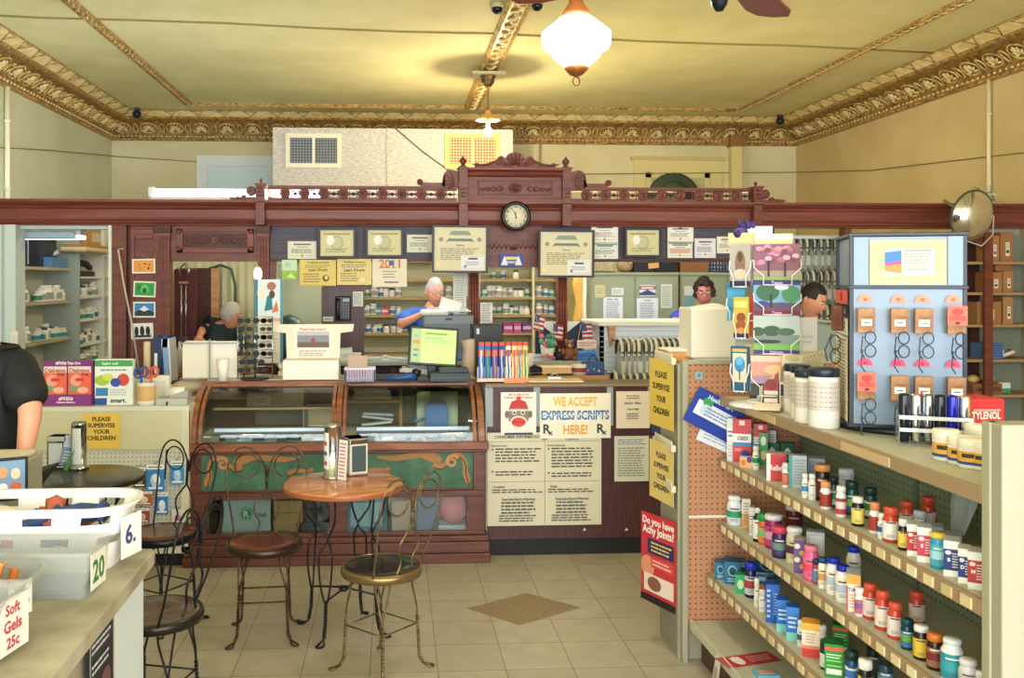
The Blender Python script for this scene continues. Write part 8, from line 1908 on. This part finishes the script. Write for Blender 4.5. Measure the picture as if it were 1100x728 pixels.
pcard(800, 262, 809, 306, '#3a6aa8', [('r', .6, 0, 1, 1, '#c8ccd8')], 'blue brochure beside the brown portrait card', R(-50), 3.84, wire=False)
pcard(781, 304, 800, 345, '#4aa0c8', [('r', 0, .85, 1, .95, '#3a88b0'), ('r', 0, .3, 1, .36, '#3a88b0')], 'sky blue brochures, second left pocket of rack', R(-38), 3.88)
pcard(788, 319, 804, 363, '#c8b048', [('r', 0, 0, 1, .12, '#2a2a5a'), ('e', .5, .5, .3, .12, '#8a4a28'), ('e', .5, .3, .35, .14, '#a0522c'), ('e', .5, .18, .25, .08, '#e0904a'), ('r', .1, .75, .9, .9, '#e8d878')], 'yellow card with brown pots, third left pocket', R(-38), 3.8)
pcard(800, 318, 811, 362, '#e0583c', [('r', 0, .0, .3, 1, '#6a9a3a')], 'orange-red card beside the yellow pots card', R(-44), 3.83, wire=False)
pcard(785, 372, 804, 420, '#1f5a78', [('r', .12, .2, .88, .85, '#d8ccb0'), ('e', .5, .6, .3, .18, '#3a8ac0'), ('e', .5, .68, .2, .1, '#6ab0d8'), ('r', .46, .25, .54, .5, '#3a6a48'), ('r', .1, .88, .9, .95, '#d8b060')], 'teal card with blue flower, lowest left pocket', R(-38), 3.8)
pcard(800, 370, 813, 420, '#e0cfa0', [('r', 0, 0, .1, 1, '#c8b078')], 'cream book standing beside the teal flower card', R(-44), 3.84, wire=False)
pcard(803, 243, 829, 252, '#efeeea', [], 'white blank header card at the top of postcard rack', R(-10), 3.86, 'card', False)
pcard(812, 251, 850, 262, '#e2e6cc', [('r', 0, 0, 1, .4, '#d8d890')], 'pale green header card above the blossom postcard', YW_, 3.8, 'card', False)
pcard(783, 250, 812, 264, '#e8c890', [], 'tan header card above the left pockets', R(-30), 3.86, 'card', False)
pcard(856, 341, 879, 377, '#e4e2e2', [('l', .2, .2, .8, .5, 2, '#c8c8cc')], 'blank white card sticking out right of lake postcard', R(10), 3.8, 'card', False)
for i in range(7):
    pcard(838 + 5.5 * i, 381 - i * .8, 858 + 4 * i, 414 - i * 1.2, '#e0d4b0', [('e', .5, .9, .4, .1, '#c8b888'), ('r', .0, .1, .3, .6, '#9a8a6a')], 'cream patterned card, %s in the fanned stack by jars' % ORD[i], R(-14), 3.7 + .022 * i, 'card', False, R(6))
g.build('wire_pockets', pr)
o = MB(); [o.ball((rnd.uniform(-.04, .04), 0, rnd.uniform(-.02, .03)), .022, ['#3f2a6a', '#5a3a8a', '#2f2454'][i % 3], 8) for i in range(7)]; tag(o.build('ribbon_bow', loc=tuple(W(801, 249, 3.88))), 'purple ribbon bow at the top of postcard rack', 'ribbon')
# small business-card easel
p = WZ(828, 440, ZT1)
q = thing('card_easel', 'black wire easel holding a red portrait card on shelf', 'easel', (p.x, p.y, ZT1 + .001), R(-25))
g = MB(); 
for s in (-1, 1): g.tube([(s * .03, -.07, .012), (s * .03, -.0, .02), (s * .03, .015, .1), (s * .03, .03, .17)], .004, m('#22201e', .4), 6); g.ball((s * .03, -.07, .01), .008, '#22201e', 8)
g.tube([(-.03, .02, .12), (.03, .02, .12)], .004, m('#22201e', .4), 6).tube([(0, .02, .1), (0, .09, .0)], .004, m('#22201e', .4), 6); g.build('wire_stand', q)
o = MB().card(.075, .16, '#e8d8c8', [('r', .1, .3, .9, .9, '#a84a48'), ('e', .5, .7, .2, .12, '#d8a890'), ('e', .5, .45, .3, .15, '#8a3038'), ('r', .1, .1, .9, .2, '#7a5a50')], TR(rx=R(-10)), t=.004).build('portrait_card', loc=(p.x, p.y + .0, ZT1 + .03)); o.rotation_euler.z = R(-25); tag(o, 'red portrait card resting in the black wire easel', 'card')
o = MB().box(-.05, .05, -.035, .035, 0, .008, '#e8d8b8').build('price_card', loc=(p.x - .035, p.y - .05, ZT1 + .016)); o.rotation_euler = (R(12), 0, R(-25)); tag(o, 'small cream card lying on the easel feet', 'card')
p = WZ(814, 428, ZT1)
o = MB().card(.07, .1, '#4a4c48', [('r', .15, .15, .85, .85, '#6a7a6a')], t=.01).build('framed_photo', loc=(p.x, p.y, ZT1 + .001)); o.rotation_euler.z = R(-30); tag(o, 'small dark framed photo behind the black wire easel', 'photo')

# ---- reading-glasses tower
p = WZ(966, 463, ZT1)
tw = thing('glasses_tower', 'tall blue-grey display tower of reading glasses on round base', 'display stand', (1.82, 3.27, ZT1 + .001), R(-19))
tx, ty = tw.location.x, tw.location.y
hw_, HT = .185, .69
DKB = m('#1d2634', .35); PNL = m('#7f92a8', .3)
MB().lathe([(.21, 0), (.215, .008), (.21, .018), (.05, .022)], 40, m('#1c2028', .3)).build('base_plate', tw)
MB().box(-hw_ + .012, hw_ - .012, -hw_ + .004, hw_ - .004, .022, HT - .01, PNL).build('core_panel', tw)
g = MB()
for sx in (-1, 1):
    for sy in (-1, 1): g.box(*(sorted((sx * hw_, sx * (hw_ - .014)))), *(sorted((sy * hw_, sy * (hw_ - .014)))), .02, HT, DKB)
for zz in (.02, .5, HT - .008): g.box(-hw_ - .004, hw_ + .004, -hw_ - .004, hw_ + .004, zz, zz + .012, DKB)
g.build('frame', tw, bevel=.002)
MB().card(.24, .155, '#bfb38c', [('r', .2, .2, .85, .8, '#cbc8ba'), ('p', [(.2, .45), (.2, .72), (.42, .76), (.42, .5)], '#3a78c8'), ('p', [(.2, .3), (.2, .45), (.42, .5), (.42, .25)], '#e8884a'), ('p', [(.2, .42), (.2, .48), (.42, .54), (.42, .46)], '#c84a8a'), ('l', .45, .3, .82, .72, 6, '#9a9a90'), ('r', .45, .74, .8, .77, '#8a8a80')], TR(.0, -hw_ - .003, .515)).build('header_card', tw)
MB().box(-hw_ + .014, -.125, -hw_ - .002, -hw_, .515, .68, '#8fa4bc').build('header_strip', tw); MB().box(.125, hw_ - .014, -hw_ - .002, -hw_, .515, .68, '#8fa4bc').build('header_strip', tw)
T = TR(-hw_ - .003, 0, 0, rz=-PI/2)
g = MB().card(.3, .3, '#e6d6b0', [('l', .1, .03, .9, .97, 22, '#6a6450')], T @ TR(z=.03)); g.card(.3, .06, '#f0ead0', [('r', .1, .6, .3, .8, '#d86a5a'), ('r', .1, .35, .3, .5, '#3aa0a8'), ('r', .1, .1, .3, .25, '#3a88a8'), ('l', .4, .1, .9, .8, 3, '#8a8a78')], T @ TR(z=.335)); g.card(.3, .04, '#23262c', [('t', 'TEST YOUR EYES HERE', .5, .5, .4, '#e0d8c0', .8)], T @ TR(z=.4)); g.card(.3, .05, '#e05044', [('e', .5, .5, .12, .35, '#a02a28')], T @ TR(z=.445)); g.build('side_chart', tw)
rz_ = tw.rotation_euler.z
def tl_(x, y, z): 
    c_, s_ = math.cos(rz_), math.sin(rz_); return (tx + x * c_ - y * s_, ty + x * s_ + y * c_, ZT1 + z)
for row, (zz, lc) in enumerate(((.455, '#f09070'), (.235, '#e0486a'))):
    g = MB()
    for cx in (-.135, -.03, .045, .14): g.add([(cx + .024 * math.cos(a_), -hw_ - .003, zz + .026 * math.sin(a_)) for a_ in [PI * i / 12 for i in range(13)]], [tuple(range(13))], lc)
    [g.text('22' if row == 0 else '20', cx, zz + .01, .009, '#7a2a20', -hw_ - .004) for cx in (-.135, -.03, .045, .14)]
    g.build('tab_label', tw)
PCH = noisem('tan_glasses_pouch', '#8a6040', '#b08560', 20, .7, .2, 80)
nm_ = [['first', 'second', 'third', 'fourth'], ['first', 'second', 'third', 'fourth']]
for row, zz in enumerate((.435, .205)):
    for c_i, cx in enumerate((-.135, -.03, .045, .145)):
        x_, y_, z_ = tl_(cx, -hw_ - .012, zz)
        special = (row == 0 and c_i == 3) or (row == 1 and c_i == 0)
        t = thing('reading_glasses', '%s reading glasses, %s from left in %s row of tower' % ('red-tagged' if special else ('pink-strapped' if (row == 1 and c_i == 2) else 'pouched'), nm_[row][c_i], ['upper', 'lower'][row]), 'reading glasses', (x_, y_, z_), rz_, 'reading glasses on the tower')
        MB().box(-.028, .028, -.022, 0, -.085, 0, PCH).box(-.028, .028, -.026, -.022, -.03, 0, PCH).build('pouch', t, bevel=.008)
        if special: MB().card(.06, .065, '#f06a58', [('e', .5, .7, .3, .18, '#d83a34'), ('r', .1, .25, .9, .5, '#e84a40'), ('e', .5, .12, .14, .08, '#5a1a18')], TR(y=-.03, z=-.055)).build('tag', t)
        else: MB().card(.034, .022, '#f0eee6', [('r', .2, .4, .8, .6, '#4a5a60')], TR(y=-.024, z=-.06)).build('tag', t)
        g = MB(); fm = '#2a3a50' if c_i % 2 else '#3c4a58'
        for s in (0, 1):
            cz = -.1 - s * .046
            g.tube([(.012 + .017 * math.cos(a_), -.024, cz + .021 * math.sin(a_)) for a_ in [2 * PI * i / 14 for i in range(14)]], .0022, fm, 6, closed=True)
            g.tube([(-.004, -.024, cz), (-.014, -.034, cz + .004), (-.02, -.04, cz - .05), (-.008, -.04, cz - .07)], .0022, fm, 5)
        g.tube([(.012, -.024, -.12), (.006, -.026, -.123), (.012, -.024, -.126)], .0022, fm, 5)
        if row == 1 and c_i == 2: g.tube([(-.01, -.026, -.05), (.0, -.03, -.08), (.02, -.03, -.11), (.005, -.03, -.09), (-.018, -.03, -.12)], .004, '#e0486a', 5)
        g.build('glasses_frame', t)
# glasses hanging on the left side of tower
x_, y_, z_ = tl_(-hw_ - .02, -.08, .44)
t = thing('reading_glasses', 'brown-pouched reading glasses hanging on the tower left side', 'reading glasses', (x_ - .0, y_, z_), R(-60), 'reading glasses on the tower')
MB().box(-.022, .022, -.02, 0, -.09, 0, noisem('brown_pouch', '#5a3024', '#7a4836', 20, .7)).build('pouch', t, bevel=.008)
g = MB(); [g.tube([(.005 + .02 * math.cos(a_), -.03, -.13 - .05 * s + .026 * math.sin(a_)) for a_ in [2 * PI * i / 14 for i in range(14)]], .0025, '#303848', 6, closed=True) for s in (0, 1)]; g.tube([(-.01, -.03, -.1), (-.03, -.04, -.16), (-.02, -.04, -.2)], .0025, '#303848', 5); g.build('glasses_frame', t)
# ---- acrylic stand with metallic tubes
p = WZ(1006, 480, ZT1)
q = thing('acrylic_stand', 'clear acrylic stand holding shiny metallic cases', 'stand', (p.x + .01, p.y + .03, ZT1 + .001), R(-24))
g = MB().box(-.105, .105, -.045, .045, 0, .006, M['clearbin'])
for zz in (.045, .085): g.box(-.105, .105, -.048, -.044, zz, zz + .012, m('#dfe6ea', .1, .3))
g.box(-.108, -.104, -.048, .045, 0, .1, M['clearbin']).box(.104, .108, -.048, .045, 0, .1, M['clearbin']); g.build('tray', q)
c0, s0 = math.cos(R(-24)), math.sin(R(-24))
for i, (c_, nm, mt_) in enumerate((('#22262c', 'black', .3), ('#c8ccd0', 'silver', 1), ('#9aa0a8', 'grey', 1), ('#1c2026', 'glossy black', .3), ('#2024b0', 'royal blue', .4), ('#d0d4d8', 'bright silver', 1))):
    dx = -.088 + .035 * i
    o = MB().lathe([(.001, 0), (.015, 0), (.016, .006), (.016, .148), (.014, .155), (.001, .157)], 18, m(c_, .12, mt_)).build('glasses_case', loc=(q.location.x + dx * c0, q.location.y + dx * s0, ZT1 + .008)); tag(o, '%s metallic tube case, %s from left in the acrylic stand' % (nm, ORD[i]), 'case', 'tube cases in the acrylic stand')
# ---- red and white medicine carton
p = WZ(1058, 478, ZT1)
q = thing('medicine_carton', 'large red and white medicine carton on the top shelf', 'box', (1.9, 2.72, ZT1 + .001), R(-38))
q.location = (PX(1059, 2.95), 2.95, ZT1 + .001)
MB().box(-.062, .062, 0, .14, 0, .14, '#cc3438').box(-.0625, -.062, 0, .14, 0, .14, '#e0d8d0').box(-.05, .05, .02, .12, .14, .141, '#d8403c').build('box', q, bevel=.002)
MB().card(.124, .14, '#cf3036', [('t', 'TYLENOL', .5, .62, .17, WH, .8), ('r', .15, .72, .9, .76, '#f0b0a8'), ('t', 'ZERO', .6, .25, .1, WH, .4)], TR(y=-.002)).card(.14, .125, None, [('l', .05, .1, .95, .9, 8, '#b8a8a0')], TR(-.0635, .07, 0, rz=-PI/2)).build('printed_face', q)
q.rotation_euler.z = R(1)
# ---- short white-lidded ointment jars
for i, (px, py, w_, h_, nm) in enumerate(((1016, 500, 26, 33, 'front left'), (1030, 504, 22, 30, 'second from left'), (1042, 508, 24, 31, 'third from left'), (1055, 510, 20, 30, 'against the end panel'), (1052, 492, 28, 30, 'back one'))):
    p = WZ(px, py - 6, ZT1); k = DEP(p.x, p.y) / 1000; r = w_ * k / 2; H = h_ * k
    t = thing('ointment_jar', 'short yellow and blue ointment jar with white lid, %s' % nm, 'jar', (p.x, p.y, ZT1 + .0005), 0, 'ointment jars by the end panel')
    MB().lathe([(r * .94, 0), (r, .004), (r, H * .66)], 24, m('#e8e4dc', .3)).build('body', t)
    a_ = math.atan2(-p.y, -p.x)
    g = MB().lathe([(r * 1.01, H * .2), (r * 1.01, H * .6)], 24, '#e0a84a', caps=False).lathe([(r * 1.015, H * .14), (r * 1.015, H * .24)], 24, '#2f4a8c', caps=False).lathe([(r * 1.02, H * .38), (r * 1.02, H * .52)], 8, '#3a3428', caps=False, a0=a_ - .7, a1=a_ + .6); g.build('label', t)
    MB().lathe([(r * 1.0, H * .66), (r * 1.04, H * .68), (r * 1.04, H * .96), (r * .98, H), (.001, H)], 24, m('#efe6d2', .35)).build('lid', t)
# ================================================================== PEOPLE
def skin_geo(g, J, E, mt, grow=0, keep=None, sub=2):
    names = [n for n in J if keep is None or n in keep]
    me = bpy.data.meshes.new('s'); ix = {n: i for i, n in enumerate(names)}
    me.from_pydata([J[n][0] for n in names], [(ix[a], ix[b]) for a, b in E if a in ix and b in ix], [])
    o = bpy.data.objects.new('s', me); C.objects.link(o)
    o.modifiers.new('k', 'SKIN').use_smooth_shade = True
    for i, n in enumerate(names):
        r = J[n][1] + grow; v = me.skin_vertices[0].data[i]; v.radius = (r, r); v.use_root = (i == 0)
    o.modifiers.new('u', 'SUBSURF').levels = sub
    dg = bpy.context.evaluated_depsgraph_get(); dg.update(); ev = o.evaluated_get(dg); em = ev.to_mesh()
    g.add([tuple(v.co) for v in em.vertices], [tuple(p.vertices) for p in em.polygons], mt, None, True)
    ev.to_mesh_clear(); bpy.data.objects.remove(o)
def head_pt(a, b, k=1.0):
    """a: longitude, 0 faces forward (-y); b: latitude"""
    x, y, z = math.sin(a) * math.cos(b), -math.cos(a) * math.cos(b), math.sin(b)
    X, Y, Z = x * .077, y * .097, z * .122
    if z < 0:
        X *= 1 - .3 * (-z) ** 1.4; Y = Y * (1 - .12 * -z) - .012 * -z if y < 0 else Y * (1 - .42 * -z)
    if y < 0:
        Y -= .024 * math.exp(-((x / .14) ** 2 + ((z + .12) / .17) ** 2)) + .006 * math.exp(-((x / .3) ** 2 + ((z + .52) / .12) ** 2))
        Y -= .008 * math.exp(-((x / .35) ** 2 + ((z + .92) / .15) ** 2))
        for s in (-1, 1): Y += .009 * math.exp(-(((x - s * .36) / .17) ** 2 + ((z - .1) / .13) ** 2))
    return Vector((X * k, Y * k, Z * k))
def sph(fn, na, nb, b0=-PI/2, b1=PI/2):
    return [fn(2 * PI * i / na, b0 + (b1 - b0) * j / nb) for j in range(nb + 1) for i in range(na)], [(j * na + i, j * na + (i + 1) % na, (j + 1) * na + (i + 1) % na, (j + 1) * na + i) for j in range(nb) for i in range(na)]
def person(label, base, J, hd, yaw, pitch, skin, hair, shirt, trousers, glasses=False, curly=0, roll=0, slv=.82, tash=None, group=None):
    """J: joints relative to base (x, y, z); hd: head centre"""
    t = thing('person', label, 'person', base)
    E = [('pel', 'wai'), ('wai', 'che'), ('che', 'nec'), ('nec', 'nk2')]
    E += [('che', 'sh' + s) for s in 'lr'] + [('sh' + s, 'el' + s) for s in 'lr'] + [('el' + s, 'wr' + s) for s in 'lr']
    E += [('pel', 'hp' + s) for s in 'lr'] + [('hp' + s, 'kn' + s) for s in 'lr'] + [('kn' + s, 'an' + s) for s in 'lr'] + [('an' + s, 'to' + s) for s in 'lr']
    J = dict(J)
    J['nk2'] = (tuple(Vector(hd) + Vector((0, .015, -.08))), .05)
    JB = {k: (v[0], v[1] * (.6 if k in ('pel', 'wai', 'che', 'shl', 'shr', 'hpl', 'hpr') else 1)) for k, v in J.items()}
    g = MB(); skin_geo(g, JB, E, skin)
    T = Matrix.Translation(hd) @ Matrix.Rotation(yaw, 4, 'Z') @ Matrix.Rotation(pitch, 4, 'X') @ Matrix.Rotation(roll, 4, 'Y')
    vs, fs = sph(head_pt, 40, 30); g.add(vs, fs, skin, T, True)
    for s in (-1, 1): g.ball((s * .078, .012, -.005), .022, skin, 10, (.35, .8, 1.3), T)
    # hands: palm, four fingers and a thumb
    for s in 'lr':
        w, e = Vector(J['wr' + s][0]), Vector(J['el' + s][0]); d = (w - e).normalized()
        sd = d.cross(Vector((0, 0, 1))); sd = sd.normalized() if sd.length > .2 else Vector((1, 0, 0)); up = sd.cross(d)
        if s == 'l': sd = -sd
        p = w + d * .045
        g.tube([w - d * .02, w + d * .01, p, w + d * .085], [.024, .028, .036, .034], skin, 10)
        for k, L in enumerate((.062, .072, .068, .052)):
            q = w + d * .075 + sd * (.027 - .018 * k)
            g.tube([q, q + d * L * .45 - up * .004, q + d * L * .8 - up * .02, q + d * L * .95 - up * .034], [.0095, .009, .008, .006], skin, 8)
        q = w + d * .03 + sd * .028; g.tube([q, q + d * .025 + sd * .02 - up * .005, q + d * .055 + sd * .024 - up * .012], [.013, .0105, .008], skin, 8)
    g.build('body', t)
    f = MB()
    for s in (-1, 1):
        f.ball((s * .03, -.083, .013), .0125, '#f0ece6', 10, (1.1, .6, .7), T).ball((s * .03, -.0905, .012), .006, '#2a1c14', 8, (1, .4, 1), T)
        f.tube([(s * .015, -.098, .032), (s * .03, -.1, .037), (s * .046, -.09, .033)], .0035, hair if not tash else tash, 6, T=T)
    f.tube([(-.024, -.094, -.063), (-.01, -.103, -.06), (0, -.104, -.062), (.01, -.103, -.06), (.024, -.094, -.063)], [.002, .005, .005, .005, .002], '#a8584a', 6, T=T)
    if glasses:
        for s in (-1, 1):
            f.tube([(s * .032 + .024 * math.cos(q), -.106, .01 + .018 * math.sin(q)) for q in [2 * PI * i / 16 for i in range(16)]], .0018, '#3a3a3c', 5, closed=True, T=T)
            f.tube([(s * .056, -.104, .014), (s * .078, -.04, .014), (s * .08, .015, .01)], .0018, '#3a3a3c', 5, T=T)
        f.tube([(-.008, -.107, .014), (.008, -.107, .014)], .002, '#3a3a3c', 5, T=T)
    f.build('face', t)
    rr = random.Random(3)
    def hp(a, b):
        fr = math.cos(a)     # 1 in front
        lo = .56 if fr > .55 else (.12 if fr > .1 else (-.2 if fr > -.3 else -.5))
        k = 1.05 + curly * (.25 + .12 * rr.random()) if math.sin(b) > lo else .97
        p = head_pt(a, b, k)
        return p + Vector((0, .004, .006))
    vs, fs = sph(hp, 44, 34); h = MB(); h.add(vs, fs, hair, T, True)
    if curly:
        for i in range(70):
            a, b = rr.uniform(0, 2 * PI), rr.uniform(-.1, PI/2)
            if math.cos(a) > .5 and math.sin(b) < .5: continue
            h.ball(tuple(head_pt(a, b, 1.2)), .022, hair, 7, (1, 1, 1), T)
    h.build('hair', t)
    up_ = {'pel', 'wai', 'che', 'shl', 'shr', 'ml', 'mr'}
    JS = dict(J); ES = E[:3] + []
    for s in 'lr':
        JS['m' + s] = (tuple(Vector(J['sh' + s][0]).lerp(Vector(J['el' + s][0]), slv)), J['el' + s][1] + .012)
    JS['nec'] = (tuple(Vector(J['che'][0]).lerp(Vector(J['nec'][0]), .78)), J['nec'][1] + .012)
    ES = [('pel', 'wai'), ('wai', 'che'), ('che', 'nec')] + [('che', 'sh' + s) for s in 'lr'] + [('sh' + s, 'm' + s) for s in 'lr']
    g = MB(); skin_geo(g, JS, ES, shirt, .024, up_ | {'nec'}); g.build('shirt', t)
    g = MB(); skin_geo(g, J, E, trousers, .013, {'pel', 'hpl', 'hpr', 'knl', 'knr', 'anl', 'anr'}); g.build('trousers', t)
    return t
def stand(sh=1.44, lean=(0, 0), wid=.19, build=1.0, elr=(.27, .0, 1.15), wrr=(.26, -.1, .93), ell=(-.27, 0, 1.15), wrl=(-.26, -.1, .93)):
    """l is at -x as seen from the camera, r at +x"""
    lx, ly = lean; b = build
    return {'pel': ((0, 0, .93), .135 * b), 'wai': ((lx * .3, ly * .3, 1.1), .125 * b), 'che': ((lx * .8, ly * .8, sh - .12), .135 * b), 'nec': ((lx, ly, sh + .03), .06),
            'shl': ((lx - wid, ly, sh - .04), .062 * b), 'shr': ((lx + wid, ly, sh - .04), .062 * b), 'ell': (ell, .044 * b), 'elr': (elr, .044 * b), 'wrl': (wrl, .028), 'wrr': (wrr, .028),
            'hpl': ((-.09, 0, .86), .095), 'hpr': ((.09, 0, .86), .095), 'knl': ((-.1, -.02, .48), .06), 'knr': ((.1, -.02, .48), .06), 'anl': ((-.1, .02, .09), .042), 'anr': ((.1, .02, .09), .042), 'tol': ((-.11, -.12, .035), .034), 'tor': ((.11, -.12, .035), .034)}
def rel(px, py, Y, b): p = W(px, py, Y); return (p.x - b[0], p.y - b[1], p.z)
HG = m('#b9b4a8', .7); HD = m('#241c1a', .6); HB = m('#2a1a14', .6)
# white-haired man at the printer
b = (PX(464, 8.4), 8.42, 0)
J = stand(1.47, (-.02, -.02), .19, 1.05, ell=rel(429, 349, 8.2, b), wrl=rel(457, 336, 8.1, b), elr=(.26, -.05, 1.18), wrr=(.2, -.3, 1.32))
person('white-haired man in glasses and blue shirt sorting papers behind the screen', b, J, rel(467, 313.5, 8.34, b), R(16), R(10), M['skin'], m('#a8a299', .7), m('#1f5fa8', .6), '#2c3038', True, tash='#a09a90')
# curly-haired woman
b = (PX(752, 8.6), 8.6, 0)
J = stand(1.43, (0, 0), .18, 1.0, ell=rel(723, 346, 8.4, b), wrl=(-.1, -.35, 1.42), elr=(.25, -.05, 1.15), wrr=(.12, -.3, 1.12))
J['shl'] = (rel(733, 339, 8.6, b), .062)
person('woman with curly dark hair and glasses in blue shirt behind the counter', b, J, rel(756, 315, 8.58, b), R(-14), R(4), m('#c07868', .5), HB, m('#2248c0', .6), '#2c3038', True, curly=.5)
# young dark-haired man looking down
b = (PX(868, 6.7), 6.72, 0)
J = stand(1.41, (0, -.06), .19, .95, ell=(-.26, -.15, 1.15), wrl=(-.12, -.38, 1.1), elr=(.25, -.15, 1.15), wrr=(.1, -.4, 1.1))
person('young dark-haired man looking down between postcard rack and glasses tower', b, J, rel(872, 322, 6.6, b), R(42), R(26), M['skin'], HD, m('#8c9a90', .6), '#3a3c40')
# grey-haired man bending, seen through the left opening
b = (PX(232, 8.75), 8.75, 0)
J = stand(1.3, (.02, -.05), .17, .98, ell=rel(217, 355, 8.6, b), wrl=rel(214, 362, 8.45, b), elr=(.24, .05, 1.08), wrr=(.2, -.1, .98))
J['shl'] = (rel(224, 350, 8.7, b), .062); J['shr'] = (rel(250, 352, 8.75, b), .062)
person('grey-haired man in dark shirt bending inside the left opening', b, J, rel(248, 339, 8.68, b), R(125), R(12), M['skin'], HG, m('#1d2e30', .7), '#2c3038', slv=1.0)
# man in black shirt at the left edge
b = (PX(-18, 3.95), 3.98, 0)
J = stand(1.46, (0, -.02), .2, 1.18, elr=rel(34, 440, 3.85, b), wrr=rel(24, 500, 3.8, b), ell=(-.3, -.1, 1.16), wrl=(-.2, -.3, 1.18))
J['shr'] = (rel(18, 396, 3.93, b), .078)
tp = person('man in black printed shirt at the left edge by the black table', b, J, rel(-32, 349, 3.93, b), R(-55), R(6), M['skin'], HG, m('#16181a', .75), '#2a2c30', slv=1.0)
g = MB().card(.16, .2, None, [('p', [(.1, .0), (.9, .05), (.85, .5), (.5, .95), (.1, .8)], '#d8cfc0'), ('e', .5, .5, .25, .25, '#c8785a'), ('e', .6, .7, .12, .1, '#7a8a58')], TR(-.02, -.2, 1.2))
g.build('shirt_print', tp)
EXPO = 0.5
# ================================================================== CAMERA, LIGHT
cam = bpy.data.cameras.new('camera'); co = bpy.data.objects.new('camera', cam); C.objects.link(co)
co.location = (0, 0, EYE); co.rotation_euler = (PI / 2, 0, -TH)
cam.sensor_width = 36; cam.lens = 36 * F / 1100
cam.shift_x = (550 - CX) / 1100; cam.shift_y = -(364 - HY) / 1100
cam.clip_end = 100
bpy.context.scene.camera = co
def area(name, loc, rot, sx, sy, energy, col):
    l = bpy.data.lights.new(name, 'AREA'); l.shape = 'RECTANGLE'; l.size = sx; l.size_y = sy; l.energy = energy; l.color = col
    o = bpy.data.objects.new(name, l); C.objects.link(o); o.location = loc; o.rotation_euler = rot
    return o
# daylight through the three shop windows behind the camera
for a, b in ((XL + .25, -.75), (-.55, 1.9), (2.1, XR - .25)):
    area('window_daylight', ((a + b) / 2, YF + .02, 1.95), (R(90), 0, 0), b - a - .05, 2.9, 150, (.94, .97, 1))
w = bpy.data.worlds.new('sky'); bpy.context.scene.world = w; w.use_nodes = True
w.node_tree.nodes['Background'].inputs[0].default_value = (.75, .85, 1, 1); w.node_tree.nodes['Background'].inputs[1].default_value = 1.0
sc = bpy.context.scene
sc.view_settings.view_transform = 'Standard'; sc.view_settings.look = 'None'; sc.view_settings.gamma = 1
sc.view_settings.use_curve_mapping = False
sc.view_settings.exposure = EXPO
sc.cycles.max_bounces = 8; sc.cycles.diffuse_bounces = 5; sc.cycles.transparent_max_bounces = 16
sc.cycles.sample_clamp_indirect = 6
